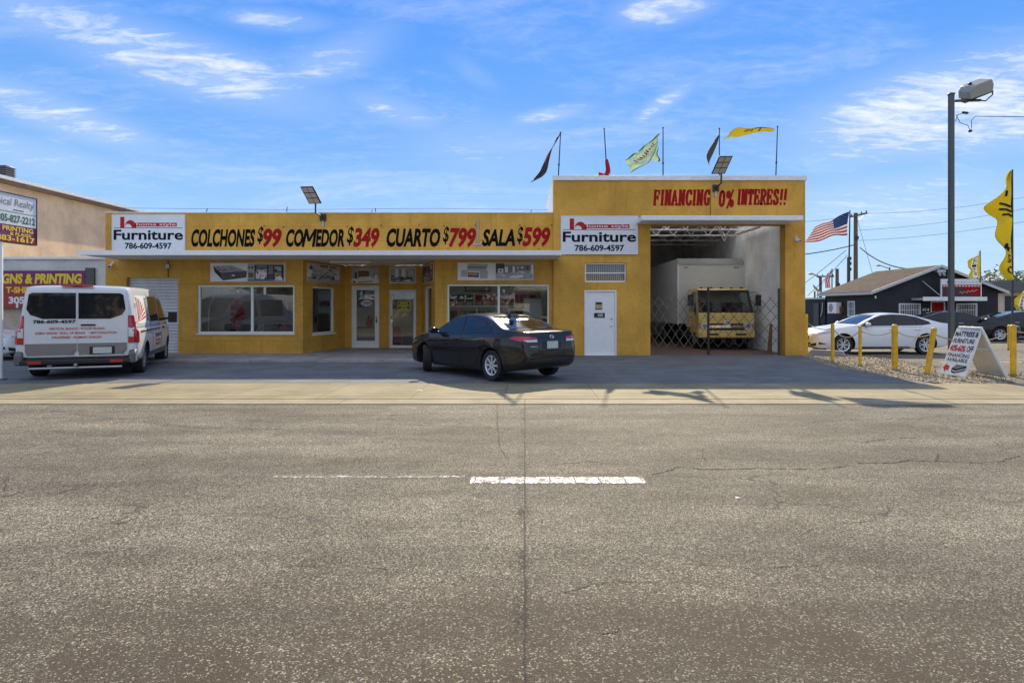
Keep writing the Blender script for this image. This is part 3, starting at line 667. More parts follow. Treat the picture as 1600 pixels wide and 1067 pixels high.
for yy in (22.6, 24.6, 26.6, 28.6, 30.6):
    tr.tube([(1.42, yy, 4.98), (8.74, yy, 4.98)], .03, M_white, 6); tr.tube([(1.42, yy, 4.55), (8.74, yy, 4.55)], .025, M_white, 6)
    xx = 1.5; up = True
    while xx < 8.4:
        tr.tube([(xx, yy, 4.98 if up else 4.55), (xx+.36, yy, 4.55 if up else 4.98)], .016, M_white, 5); xx += .36; up = not up
tr.tube([(6.55, 22, 4.5), (6.85, 22, 3.85)], .02, M_white, 6); tr.tube([(7.1, 22, 4.5), (6.87, 22, 3.85)], .02, M_white, 6)
tr.build('roof_joists', store)
for gx, gy in ((8.45, 24.2),):
    tb = MB(); tb.box(gx-.09, gx+.09, gy-1.2, gy+1.2, 4.47, 4.53, M_white); tb.box(gx-.04, gx+.04, gy-1.15, gy+1.15, 4.43, 4.468, M_white); tb.build('garage_tube_light', store)
w = MB(); w.box(3.64, 8.70, 19.98, GY-.002, 4.285, 4.44, M_whitetrim); w.build('garage_canopy', store, bevel=.02)
# garage personnel door + transom
f = MB(); f.frame(XG, 1.95, 3.0, -.02, 2.13, .045, -.16, .015, M_white); f.prism([(1.998, .02), (2.952, .02), (2.952, 2.082), (1.998, 2.082)], XG, -.09, -.03, M_white)
d3 = f.build('door', store, bevel=.004, label='plain white metal door with letter slot')
f = MB(); f.lathe([(0, .05), (.03, .05), (.035, .02), (.02, 0)], (2.84, GY+.03, .98), (0, -1, 0), M_chrome, 12); f.build('handle', d3)
f = MB(); f.lathe([(0, .02), (.03, .02), (.03, 0)], (2.84, GY+.03, 1.2), (0, -1, 0), M_steel, 12); f.build('deadbolt', d3)
f = MB(); f.prism([(2.27, 1.24), (2.62, 1.24), (2.62, 1.39), (2.27, 1.39)], XG, -.028, -.015, M_black); f.text('450', (2.47, GY+.0145, 1.315), (1, 0, 0), (0, 0, 1), .18, .09, M_signwhite, .02); f.build('number_plate', d3)
f = MB(); f.prism([(2.31, 1.50), (2.54, 1.50), (2.54, 1.75), (2.31, 1.75)], XG, -.028, -.018, mat('brass_plate', (.45, .36, .2), .5)); f.prism([(2.33, 1.67), (2.52, 1.67), (2.52, 1.735), (2.33, 1.735)], XG, -.0175, -.014, M_black); f.prism([(2.31, 1.50), (2.54, 1.50), (2.54, 1.53), (2.31, 1.53)], XG, -.0175, -.014, M_black); f.build('mail_slot', d3)
f = MB(); f.frame(XG, 1.97, 3.33, 2.40, 3.03, .045, -.25, -.12, M_alu); f.prism([(2.015, 2.685), (3.285, 2.685), (3.285, 2.72), (2.015, 2.72)], XG, -.2, -.125, M_alu)
o = f.build('window', store, label='barred transom window above the white door')
p_ = MB(); p_.prism([(2.015, 2.445), (3.285, 2.445), (3.285, 2.985), (2.015, 2.985)], XG, -.24, -.23, M_glass)
for k in range(18): p_.box(2.06+k*.07, 2.072+k*.07, GY+.3, GY+.31, 2.45, 2.98, M_soffit)
p_.box(2.0, 3.3, GY+.33, GY+.35, 2.41, 3.02, mat('dark_backing', (.12, .12, .12), .8)); p_.build('pane', o, smooth=0)
f = MB(); f.tube([(6.07, GY-.015, 4.46), (6.07, GY-.015, 5.45)], .008, M_dark, 6); f.build('conduit', store)
# camera brackets are things of their own
def sec_cam(x, y, z, lab):
    t = thing('security_camera', lab, 'camera', (x, y, z), 0, 'security cameras on the store')
    f = MB(); f.lathe([(0, 0), (.05, 0), (.05, .03), (.03, .05)], (x, y, z), (0, -1, 0), M_white, 12); f.tube([(x, y-.04, z), (x+.03, y-.1, z-.06)], .018, M_white); f.build('bracket', t)
    f = MB(); f.tube([(x-.02, y-.06, z-.08), (x+.04, y-.25, z-.13)], .05, M_white, 12); f.tube([(x+.04, y-.25, z-.13), (x+.042, y-.256, z-.132)], .035, M_black, 12); f.build('camera_body', t)
sec_cam(-13.55, FY, 3.02, 'small white bullet camera under the left end of the shop canopy'); sec_cam(8.86, GY, 3.85, 'small white bullet camera on the pillar right of the garage opening')

# store signs
def store_sign(p0, p1, y0, y1, y, lab):
    sc = 47.6; x0 = (p0-820)/sc; x1 = (p1-820)/sc; z0 = EYE+(479-y1)/sc; z1 = EYE+(479-y0)/sc; wd = x1-x0; h = z1-z0; yy = y-.05
    t = thing('store_sign', lab, 'sign', ((x0+x1)/2, y, z0), 0, 'white store signs')
    b = MB(); b.box(x0+.02, x1-.02, yy, y-.002, z0+.02, z1-.02, M_signwhite)
    fr = ((x0, yy, z0), (wd, 0, 0), (0, 0, h))
    def bx(a0, a1, b0, b1, m, l=1): b.art(fr, [(a0, b0), (a1, b0), (a1, b1), (a0, b1)], m, l)
    # red h-shaped logo with the name bar
    bx(.115, .172, .645, .93, M_red)
    arc = [(.172+.072-.072*math.cos(t_*math.pi/14)+.02*(t_/14), .645+.20*math.sin(t_*math.pi/14)) for t_ in range(15)]
    inn = [(.172+.05-.05*math.cos(t_*math.pi/14), .645+.10*math.sin(t_*math.pi/14)) for t_ in range(15)]
    for i in range(14): b.art(fr, [arc[i], inn[i], inn[i+1], arc[i+1]][::-1], M_red)
    bx(.318, .89, .675, .775, M_red)
    u, v = (1, 0, 0), (0, 0, 1); P = lambda a, c: (x0+wd*a, yy-.004, z0+h*c)
    b.text('home style', P(.605, .722), u, v, wd*.54, h*.085, M_signwhite, .012)
    bx(.03, .97, .632, .645, M_navy)
    b.text('Furniture', P(.5, .455), u, v, wd*.95, h*.27, M_navy, .026)
    b.text('786-609-4597', P(.5, .165), u, v, wd*.64, h*.17, M_navy, .03)
    b.build('panel', t, smooth=0)
    f = MB(); f.frame(((0, yy, 0), (1, 0, 0), (0, 0, 1)), x0, x1, z0, z1, .022, -.045, .006, M_signwhite); f.build('frame', t)
store_sign(175, 289, 335, 394, FY, 'white home furnishings sign with red logo at the left end of the parapet')
store_sign(876, 996, 338, 398, GY, 'white home furnishings sign with red logo on the garage block above the white door')

# photo posters over the windows and doors
C = {}
def pc(n, c):
    if n not in C: C[n] = mat('print_'+n, c, .55)
    return C[n]
for n, c in dict(white=(.86, .86, .86), cream=(.62, .58, .50), lgrey=(.48, .47, .47), grey=(.24, .24, .25), dgrey=(.07, .07, .08), black=(.02, .02, .025), brown=(.22, .13, .08), tan=(.42, .31, .2), red=(.35, .06, .05), blue=(.12, .16, .24), green=(.05, .10, .05)).items(): pc(n, c)
def clutter(x0, x1, y0, y1, n, seed, cols):
    r = random.Random(seed); out = []
    for k in range(n):
        w_, h_ = (x1-x0)*r.uniform(.02, .12), (y1-y0)*r.uniform(.03, .16); x = r.uniform(x0, x1-w_); y = r.uniform(y0, y1-h_)*.85+y0*.15; s = w_*r.uniform(-.4, .4)
        out.append((r.choice(cols), [(x, y), (x+w_, y+r.uniform(-.02, .02)), (min(x1, x+w_+s), y+h_), (max(x0, x+s), y+h_)]))
    return out
def poster(lab, fr, a0, a1, b0, b1, items):
    o_, u, v = map(Vector, fr)
    mb = MB(); mb.prism([(a0, b0), (a1, b0), (a1, b1), (a0, b1)], fr, .002, .014, pc('white', 0))
    n = u.cross(v).normalized(); F = (o_+u*a0+v*b0+n*.014, u*(a1-a0), v*(b1-b0))
    for i, (col, pts) in enumerate(items):
        if len(pts) == 4 and isinstance(pts[0], (int, float)): x0, x1, y0, y1 = pts; pts = [(x0, y0), (x1, y0), (x1, y1), (x0, y1)]
        mb.art(F, pts, C[col], 1+i*.6)
    o = mb.build('furniture_poster', smooth=0); tag(o, lab, 'poster', 'furniture posters above the shopfront')
random.seed(11)
mat_l = [('lgrey', [(.04, .83), (.28, .88), (.49, .56), (.14, .48)]), ('dgrey', [(.14, .48), (.49, .56), (.48, .22), (.17, .06)]), ('black', [(.04, .83), (.14, .48), (.17, .06), (.06, .52)])]
for k in range(5): mat_l.append(('grey', [(.08+.07*k, .80-.05*k), (.10+.07*k, .80-.05*k), (.19+.07*k, .52+.01*k), (.17+.07*k, .52+.01*k)]))
for k in range(3): mat_l.append(('grey', [(.15, .40-.11*k), (.485, .50-.09*k), (.485, .485-.09*k), (.15, .385-.11*k)]))
mat_l += [('white', (.29, .33, .30, .37)), ('blue', [(.5, .02), (.98, .02), (.98, .14), (.5, .12)]), ('lgrey', (.5, .98, .14, .97)), ('brown', (.51, .58, .2, .48)), ('dgrey', (.51, .535, .7, .8)), ('dgrey', (.55, .575, .7, .8)),
          ('dgrey', (.60, .98, .12, .88)), ('grey', (.62, .76, .74, .86)), ('lgrey', (.62, .76, .35, .68)), ('white', [(.61, .15), (.72, .12), (.76, .42), (.70, .6), (.61, .55)]), ('grey', (.78, .84, .4, .84)), ('black', (.765, .775, .12, .9)), ('black', (.845, .855, .12, .9)), ('lgrey', (.86, .95, .55, .8)), ('tan', (.86, .95, .2, .5)), ('white', [(.86, .05), (.97, .05), (.96, .22), (.88, .25)]), ('cream', (.88, .91, .06, .16))]
mat_l += clutter(.61, .97, .14, .86, 26, 4, ('black', 'dgrey', 'grey', 'white', 'tan', 'lgrey'))+[('black', (.60, .98, .86, .885)), ('black', (.60, .61, .12, .88)), ('black', (.97, .98, .12, .88))]+clutter(.07, .42, .5, .8, 14, 5, ('grey', 'dgrey', 'lgrey'))
poster('wide poster of a grey mattress beside a dark bedroom, above the left shop window', XF, -10.34, -7.87, 2.42, 3.03, mat_l)
din = [('cream', (.0, 1, .45, .98)), ('lgrey', (.0, 1, 0, .35)), ('green', [(0, .55), (.12, .95), (.16, .7), (.08, .5)]), ('white', [(0, .25), (.1, .3), (.16, .65), (.02, .7)]), ('brown', (.36, .6, .86, .97)), ('brown', (.66, .86, .86, .95)), ('grey', [(.12, .36), (.9, .34), (.92, .42), (.1, .44)]), ('dgrey', [(.3, .12), (.34, .12), (.55, .5), (.5, .5)]), ('dgrey', [(.75, .12), (.79, .12), (.5, .5), (.46, .5)]), ('white', [(.8, .2), (.98, .2), (.95, .75), (.82, .7)]), ('white', [(.48, .4), (.56, .4), (.53, .75), (.51, .75)]), ('lgrey', (.2, .42, .5, .62))]
din += clutter(.05, .95, .05, .9, 22, 6, ('white', 'lgrey', 'cream', 'grey', 'dgrey'))
poster('pale poster of a round dining table on the left splayed wall of the entrance', FL, .25, 2.5, 2.44, 3.05, din)
bed = [('lgrey', (.0, 1, .3, 1)), ('cream', (.28, .66, .6, .98)), ('dgrey', (.26, .64, .42, .78)), ('brown', (.3, .6, .46, .74)), ('white', [(.24, .08), (.78, .16), (.72, .44), (.3, .4)]), ('grey', [(.24, .08), (.78, .16), (.78, .10), (.26, .02)]), ('white', (.84, .96, .15, .5)), ('dgrey', (.82, .84, .4, .7)), ('dgrey', (.12, .2, .3, .7)), ('black', (.06, .14, .03, .14))]
poster('poster of a bed with white covers above the white framed glass door', XR, -6.47, -5.45, 2.47, 3.06, bed)
liv = [('lgrey', (.02, .98, .05, .95)), ('white', (.2, .34, .3, .9)), ('white', (.46, .6, .35, .9)), ('grey', (.38, .42, .3, .9)), ('blue', (.06, .2, .15, .5)), ('grey', [(.1, .1), (.5, .06), (.5, .3), (.12, .4)]), ('dgrey', [(.4, .2), (.9, .18), (.86, .38), (.42, .4)]), ('cream', (.72, .9, .5, .85)), ('white', (.55, .8, .1, .2)), ('tan', (.66, .7, .4, .7))]
liv += clutter(.05, .95, .05, .6, 26, 7, ('white', 'lgrey', 'grey', 'dgrey', 'blue', 'cream'))
poster('grey poster of a living room above the slim framed glass door', XR, -5.05, -4.06, 2.47, 3.06, liv)
tab = [('brown', (.02, .98, .03, .97)), ('dgrey', (.04, .4, .5, .95)), ('lgrey', [(.1, .1), (.5, .05), (.6, .35), (.15, .4)]), ('red', (.55, .75, .5, .8)), ('white', (.3, .55, .45, .6)), ('grey', (.7, .95, .2, .45)), ('cream', (.75, .9, .7, .92))]
tab += clutter(.05, .95, .05, .95, 26, 8, ('brown', 'dgrey', 'black', 'cream', 'lgrey', 'red'))
poster('dark brown poster of a dining room on the right splayed wall of the entrance', FR, .3, 2.7, 2.44, 3.05, tab)
sof = [('lgrey', [(.24, .55), (.75, .5), (.8, .92), (.27, .96)]), ('grey', [(.27, .70), (.74, .66), (.74, .76), (.27, .8)]), ('lgrey', [(.08, .22), (.24, .2), (.26, .55), (.1, .6)]), ('lgrey', [(.58, .1), (.78, .12), (.8, .55), (.58, .52)]), ('dgrey', [(.26, .2), (.55, .16), (.56, .46), (.27, .48)]), ('tan', [(.28, .3), (.52, .26), (.53, .46), (.29, .48)])]
sof = [(c, [(x*.5, y) for x, y in p]) for c, p in sof]
sof += [('lgrey', (.5, 1, .02, .98)), ('dgrey', (.5, .61, .35, .95)), ('grey', (.61, .98, .45, .86)), ('white', (.53, .6, .42, .66)), ('dgrey', (.55, .58, .5, .6)), ('white', (.62, .66, .4, .78)), ('white', (.72, .75, .45, .8)), ('lgrey', (.51, .66, .22, .44)), ('white', (.78, .8, .66, .76)), ('white', (.83, .86, .66, .78)), ('red', (.90, .935, .6, .8)), ('white', (.96, .99, .35, .88)), ('lgrey', (.78, .97, .3, .55)), ('white', [(.68, .14), (.86, .16), (.86, .3), (.7, .28)]), ('brown', [(.66, .1), (.9, .12), (.9, .15), (.68, .14)]), ('cream', [(.5, .03), (.98, .03), (.75, .16), (.5, .1)])]
sof += clutter(.51, .98, .2, .6, 26, 9, ('white', 'lgrey', 'grey', 'dgrey', 'white'))
poster('wide poster of a grey sofa set beside a living room, above the right window', XF, -2.21, .30, 2.46, 3.04, sof)
# ------------------------------------------------------------------ vehicles
def curve(keys):
    xs = np.array([k[0] for k in keys], float); ys = np.array([k[1] for k in keys], float)
    if xs[0] > xs[-1]: xs, ys = xs[::-1], ys[::-1]
    h = np.diff(xs); d = np.diff(ys)/h; m = np.zeros(len(xs)); m[0], m[-1] = d[0], d[-1]
    for i in range(1, len(xs)-1):
        m[i] = 0 if d[i-1]*d[i] <= 0 else (h[i-1]+h[i])*3/((2*h[i]+h[i-1])/d[i-1]+(h[i]+2*h[i-1])/d[i])
    def f(x):
        x = min(max(x, xs[0]), xs[-1]); i = min(max(np.searchsorted(xs, x)-1, 0), len(h)-1); t = (x-xs[i])/h[i]
        return (2*t**3-3*t*t+1)*ys[i]+(t**3-2*t*t+t)*h[i]*m[i]+(-2*t**3+3*t*t)*ys[i+1]+(t**3-t*t)*h[i]*m[i+1]
    return f
def catmull(P, n):
    P = [np.array(p, float) for p in P]; out = []
    for i in range(len(P)-1):
        p0 = P[max(i-1, 0)]; p1 = P[i]; p2 = P[i+1]; p3 = P[min(i+2, len(P)-1)]
        for k in range(n):
            t = k/n; a, b = 0.5*(p2-p0)*.8, 0.5*(p3-p1)*.8
            out.append((2*t**3-3*t*t+1)*p1+(t**3-2*t*t+t)*a+(-2*t**3+3*t*t)*p2+(t**3-t*t)*b)
    out.append(P[-1]); return out
def car_shell(name, parent, xs, ztop, zbelt, zbot, hw, tumble, paint, arches, arch_r, roof_edge=(.80, .94), sh=.10, waist=.985):
    rings = []
    for x in xs:
        t, b, zb, w = ztop(x), zbelt(x), zbot(x), hw(x); b = min(b, t-.02); g = t-b
        y6 = w*.945-tumble*g*.85; y7 = y6-.05-.03*min(1, g/.3)
        keys = [(0, zb), (w*.70, zb), (w*.92, zb+.015), (w*.975, zb+.10), (w, zb+.48*(b-zb)), (w*waist, b-sh), (w*.945, b), (y6, b+g*roof_edge[0]), (y7, b+g*roof_edge[1]), (y7*.5, t-.008*min(1, g/.2)), (0, t)]
        half = catmull(keys, 4)
        ring = [(x, p[0], p[1]) for p in half]+[(x, -p[0], p[1]) for p in half[-2:0:-1]]
        rings.append(ring)
    n = len(rings[0]); vs = [p for r_ in rings for p in r_]; fs = []
    for i in range(len(rings)-1):
        for k in range(n): fs.append((i*n+k, i*n+(k+1) % n, (i+1)*n+(k+1) % n, (i+1)*n+k))
    for i, r_ in ((0, rings[0]), (len(rings)-1, rings[-1])):
        c = len(vs); vs.append(tuple(np.mean(np.array(r_), 0)))
        for k in range(n): fs.append((c, i*n+k, i*n+(k+1) % n))
    me = bpy.data.meshes.new(name); me.from_pydata(vs, [], fs); me.materials.append(paint); me.materials.append(M_under)
    bm = bmesh.new(); bm.from_mesh(me); bmesh.ops.recalc_face_normals(bm, faces=bm.faces); bm.to_mesh(me); bm.free()
    o = bpy.data.objects.new(name, me); COL.objects.link(o)
    cm_ = MB()
    for ax, az_, ay in arches:
        for sg in (1, -1):
            cm_.lathe([(0, 0), (arch_r, 0), (arch_r, ay[1]-ay[0]), (0, ay[1]-ay[0])], (ax, sg*ay[0], az_), (0, sg, 0), M_under, 28)
    cut = cm_.build('cut', merge=True, smooth=0)
    cut.data.materials.clear(); cut.data.materials.append(paint); cut.data.materials.append(M_under)
    for p in cut.data.polygons: p.material_index = 1
    bo = o.modifiers.new('b', 'BOOLEAN'); bo.operation = 'DIFFERENCE'; bo.object = cut; bo.solver = 'EXACT'; bo.material_mode = 'INDEX'
    me2 = bpy.data.meshes.new_from_object(o.evaluated_get(bpy.context.evaluated_depsgraph_get()))
    o.modifiers.clear(); o.data = me2; me2.name = name; bpy.data.objects.remove(cut)
    me2.shade_smooth(); me2.set_sharp_from_angle(angle=R(32))
    bvh = BVHTree.FromPolygons([v.co for v in me2.vertices], [tuple(p.vertices) for p in me2.polygons])
    o.parent = parent
    return o, bvh
RAY = {'left': (lambda a, b: (Vector((a, 4, b)), Vector((0, -1, 0)))), 'right': (lambda a, b: (Vector((a, -4, b)), Vector((0, 1, 0)))),
       'front': (lambda a, b: (Vector((7, a, b)), Vector((-1, 0, 0)))), 'rear': (lambda a, b: (Vector((-7, a, b)), Vector((1, 0, 0)))), 'top': (lambda a, b: (Vector((a, b, 7)), Vector((0, 0, -1))))}
def patch(mb, bvh, poly, side, off, m, s=.09, skirt=.014, maxd=None):
    ray = RAY[side]; B = []; n = len(poly)
    for i in range(n):
        p, q = Vector(poly[i]), Vector(poly[(i+1) % n]); k = max(1, int((q-p).length/s))
        for j in range(k): B.append(p+(q-p)*j/k)
    nb = len(B); lo = [min(p[k] for p in poly) for k in (0, 1)]; hi = [max(p[k] for p in poly) for k in (0, 1)]
    pts = list(B); a = lo[0]+s/2
    def inside(x, y):
        c = False
        for i in range(n):
            x1, y1 = poly[i]; x2, y2 = poly[(i+1) % n]
            if (y1 > y) != (y2 > y) and x < (x2-x1)*(y-y1)/(y2-y1)+x1: c = not c
        return c
    while a < hi[0]:
        b = lo[1]+s/2
        while b < hi[1]:
            if inside(a, b) and min((Vector((a, b))-q).length for q in B) > s*.35: pts.append(Vector((a, b)))
            b += s
        a += s
    r = geometry.delaunay_2d_cdt(pts, [(i, (i+1) % nb) for i in range(nb)], [], 1, 1e-5)
    P2, _, F = r[0], r[1], r[2]
    V = []
    for p in P2:
        o, d = ray(p.x, p.y); h = bvh.ray_cast(o, d)
        if h[0] is None: q = bvh.find_nearest(o+d*3.0); loc, nor = q[0], q[1]
        else: loc, nor = h[0], h[1]
        if nor.dot(d) > 0: nor = -nor
        V.append(loc+(nor*.6-d*.4)*off)
    d = ray(0, 0)[1]; F2 = []
    for f in F:
        nn = (V[f[1]]-V[f[0]]).cross(V[f[2]]-V[f[0]])
        F2.append(tuple(f) if nn.dot(d) < 0 else tuple(f)[::-1])
    ec = {}
    for f in F2:
        for i in range(3):
            e = (f[i], f[(i+1) % 3]); ec[e] = 1
    bd = [e for e in ec if (e[1], e[0]) not in ec]
    base = len(V); idx = {}
    for e in bd:
        for k in e:
            if k not in idx: idx[k] = len(V); V.append(V[k]+d*skirt)
    for a_, b_ in bd: F2.append((b_, a_, idx[a_], idx[b_]))
    mb.add(V, F2, m)
def ribbon(mb, bvh, pts, side, w, off, m):
    for p, q in zip(pts, pts[1:]):
        p, q = Vector(p), Vector(q); d = (q-p).normalized(); n = Vector((-d.y, d.x))*w/2; e = d*w*.4
        patch(mb, bvh, [tuple(p-n-e), tuple(q-n+e), tuple(q+n+e), tuple(p+n-e)], side, off, m, .15, .006)
def lpart(mb, name, parent, label=None, **kw): return mb.build(name, parent, label, world=False, **kw)
def mirror_poly(poly): return [(-a, b) for a, b in poly]

def wheel(parent, x, y, r, w, rimr, spokes, steer=0, rim_m=None, dark=None, dual=False, style='split'):
    sg = 1 if y > 0 else -1; rim_m = rim_m or M_alu
    tf = Matrix.Translation((x, y, r)) @ Matrix.Rotation(steer, 4, 'Z')
    hub = MB(tf); hub.lathe([(0, -w*.3), (rimr*.9, -w*.3), (rimr*.9, w*.02), (0, w*.02)], (0, 0, 0), (0, sg, 0), M_under, 20); h = lpart(hub, 'wheel', parent)
    t = MB(tf); hw_ = w/2
    t.lathe([(rimr*.98, -hw_*.8), (r*.93, -hw_), (r*.985, -hw_*.85), (r, -hw_*.55), (r, hw_*.55), (r*.985, hw_*.85), (r*.93, hw_), (rimr*1.04, hw_*.88), (rimr*.98, hw_*.6), (rimr*.98, -hw_*.8)], (0, 0, 0), (0, sg, 0), M_rubber, 36)
    for k in (-.3, 0, .3): t.lathe([(r*1.001, hw_*(k-.05)), (r*1.002, hw_*k), (r*1.001, hw_*(k+.05))], (0, 0, 0), (0, sg, 0), M_under, 36)
    lpart(t, 'tyre', h)
    q = MB(tf); q.lathe([(rimr*.98, -hw_*.5), (rimr*.86, hw_*.2), (rimr*.9, hw_*.72), (rimr*1.02, hw_*.86), (rimr*1.02, hw_*.5)], (0, 0, 0), (0, sg, 0), rim_m, 32)
    q.lathe([(0, hw_*.72), (rimr*.17, hw_*.7), (rimr*.22, hw_*.4), (rimr*.22, 0)], (0, 0, 0), (0, sg, 0), rim_m, 16)
    for k in range(spokes):
        for dd in ((-.13, .13) if style == 'split' else (0,)):
            a0 = 2*math.pi*k/spokes+dd*.7; a1 = 2*math.pi*k/spokes+dd*1.5
            A = Vector((math.cos(a0)*rimr*.16, sg*hw_*.62, math.sin(a0)*rimr*.16)); B_ = Vector((math.cos(a1)*rimr*.95, sg*hw_*.66, math.sin(a1)*rimr*.95))
            q.bar(A, B_, rimr*(.10 if style == 'split' else .2), hw_*.25, rim_m)
    for k in range(5):
        a0 = 2*math.pi*(k+.5)/5; q.ball((math.cos(a0)*rimr*.11, sg*hw_*.73, math.sin(a0)*rimr*.11), rimr*.03, M_dark, 6)
    lpart(q, 'rim', h); return h

M_blackpaint = mat('black_car_paint', (.018, .015, .014), .22, metal=.0, coat=.85, spec=.1)
M_whitepaint = mat('white_car_paint', (.74, .76, .78), .3, coat=1)
M_darkpaint = mat('charcoal_car_paint', (.008, .010, .014), .22, coat=.8, spec=.1)
M_redlens = mat('red_lens', (.42, .012, .015), .15, coat=1)
M_clearlens = mat('clear_lens', (.62, .62, .64), .1, coat=1)
M_lamp = mat('headlamp', (.35, .37, .40), .08, metal=.5, coat=1)
M_amber = mat('amber_lens', (.6, .2, .04), .15, coat=1)
M_plate = mat('plate', (.50, .56, .53), .5, var=.2, vscale=30)
M_trim = mat('black_trim', (.014, .014, .015), .5)
M_grey = mat('grey_bumper', (.11, .11, .115), .55)

def sedan(label, loc, rz, paint, kind, steer=0, group=None):
    root = thing('parked_car', label, 'car', loc, rz, group)
    if kind == 'compact':
        wb, fo, ro, H, rr, ww = 1.35, .93, .99, 1.435, .325, .205
        ztop = curve([(2.28, .56), (2.24, .68), (2.1, .77), (1.6, .89), (1.02, .99), (.62, 1.20), (.22, 1.375), (-.25, 1.435), (-.75, 1.41), (-1.15, 1.31), (-1.78, 1.09), (-2.05, 1.075), (-2.24, 1.06), (-2.31, .95), (-2.34, .70)])
        zbelt = curve([(2.28, .50), (2.2, .63), (1.6, .80), (1.0, .90), (0, .94), (-1, .985), (-1.8, 1.01), (-2.2, 1.0), (-2.34, .64)])
        zbot = curve([(2.28, .34), (2.1, .2), (1.3, .17), (-1.4, .19), (-2.1, .27), (-2.34, .42)])
        hw = curve([(2.28, .52), (2.2, .70), (2.0, .81), (1.35, .885), (0, .885), (-1.3, .89), (-1.9, .85), (-2.2, .775), (-2.3, .72), (-2.34, .64)])
        xs = [2.28, 2.26, 2.22, 2.15]+list(np.linspace(2.05, -2.1, 48))+[-2.17, -2.22, -2.26, -2.29, -2.315, -2.33, -2.34]
        dlo_f = [(.86, .965), (.50, 1.20), (.22, 1.30), (-.12, 1.345), (-.16, 1.345), (-.22, .965)]
        dlo_r = [(-.27, .965), (-.22, 1.345), (-.60, 1.33), (-.98, 1.245), (-1.22, 1.12), (-1.30, 1.02)]
        trim = [(.95, .945), (.50, 1.225), (.22, 1.325), (-.2, 1.37), (-.62, 1.352), (-1.02, 1.262), (-1.28, 1.13), (-1.40, .995)]
        ws = [(-.66, 1.01), (-.52, 1.355), (.52, 1.355), (.66, 1.01)]; rw = [(-.62, 1.10), (-.50, 1.365), (.50, 1.365), (.62, 1.10)]
        fdoor = [(.95, .93), (.93, .35), (.85, .27), (-.22, .27), (-.25, .93)]; rdoor = [(-.26, .93), (-.23, .27), (-.72, .27), (-.95, .52), (-1.08, .75), (-1.15, .93)]
    else:
        wb, fo, ro, H, rr, ww = 1.42, .98, 1.02, 1.42, .335, .22
        ztop = curve([(2.40, .50), (2.36, .66), (2.2, .76), (1.6, .90), (.95, 1.0), (.45, 1.22), (.0, 1.38), (-.4, 1.42), (-.95, 1.38), (-1.5, 1.23), (-2.05, 1.08), (-2.25, 1.06), (-2.38, 1.0), (-2.42, .8), (-2.44, .65)])
        zbelt = curve([(2.40, .44), (2.3, .64), (1.6, .82), (1.0, .91), (0, .95), (-1, .99), (-1.8, 1.01), (-2.3, .97), (-2.44, .6)])
        zbot = curve([(2.40, .30), (2.2, .19), (1.3, .17), (-1.4, .19), (-2.1, .25), (-2.44, .4)])
        hw = curve([(2.40, .58), (2.32, .76), (2.1, .86), (1.4, .915), (0, .92), (-1.3, .92), (-1.9, .88), (-2.25, .80), (-2.44, .66)])
        xs = [2.40, 2.385, 2.35, 2.28]+list(np.linspace(2.18, -2.2, 48))+[-2.27, -2.32, -2.36, -2.39, -2.41, -2.43, -2.44]
        dlo_f = [(.75, .985), (.36, 1.20), (.05, 1.30), (-.26, 1.335), (-.30, 1.335), (-.34, .985)]
        dlo_r = [(-.42, .985), (-.38, 1.335), (-.75, 1.32), (-1.02, 1.275), (-1.08, 1.01)]
        trim = [(.85, .965), (.36, 1.225), (.05, 1.325), (-.3, 1.36), (-.76, 1.345), (-1.15, 1.275), (-1.55, 1.12), (-1.62, 1.04), (-1.3, .995)]
        ws = [(-.70, 1.02), (-.54, 1.345), (.54, 1.345), (.70, 1.02)]; rw = [(-.64, 1.10), (-.52, 1.35), (.52, 1.35), (.64, 1.10)]
        fdoor = [(.90, .94), (.88, .37), (.80, .28), (-.36, .28), (-.38, .94)]; rdoor = [(-.39, .94), (-.37, .28), (-.80, .28), (-1.02, .55), (-1.18, .78), (-1.25, .94)]
    arches = [(wb, rr+.005, (.50, 1.2)), (-wb, rr+.005, (.50, 1.2))]
    body, bvh = car_shell('body', root, xs, ztop, zbelt, zbot, hw, .42, paint, arches, rr+.055)
    for sd_ in ('left', 'right'):
        sg = 1 if sd_ == 'left' else -1
        b = MB(); patch(b, bvh, trim, sd_, .003, M_trim); lpart(b, 'window_trim', root)
        b = MB(); patch(b, bvh, dlo_f, sd_, .007, M_carglass); lpart(b, 'side_window', root)
        b = MB(); patch(b, bvh, dlo_r, sd_, .007, M_carglass)
        if kind != 'compact': patch(b, bvh, [(-1.13, 1.01), (-1.08, 1.265), (-1.45, 1.13), (-1.50, 1.06), (-1.35, 1.01)], sd_, .007, M_carglass)
        lpart(b, 'side_window', root)
        for door in (fdoor, rdoor):
            cx = sum(p[0] for p in door)/len(door); cz = sum(p[1] for p in door)/len(door)
            b = MB(); big = [(x+.012*(1 if x > cx else -1), z+.012*(1 if z > cz else -1)) for x, z in door]
            patch(b, bvh, big, sd_, .0015, M_trim, .12, .004); patch(b, bvh, door, sd_, .006, paint, .08, .008); d_ = lpart(b, 'door', root)
            hx = min(p[0] for p in door if p[1] > .9)+.16; hz = .845
            hp = bvh.ray_cast(*RAY[sd_](hx, hz))[0]; b = MB(); b.tube([(hx-.1, hp.y+sg*.012, hz), (hx-.07, hp.y+sg*.035, hz+.003), (hx+.07, hp.y+sg*.035, hz+.003), (hx+.1, hp.y+sg*.012, hz)], .014, paint if kind == 'compact' else M_chrome, 8); lpart(b, 'handle', d_)
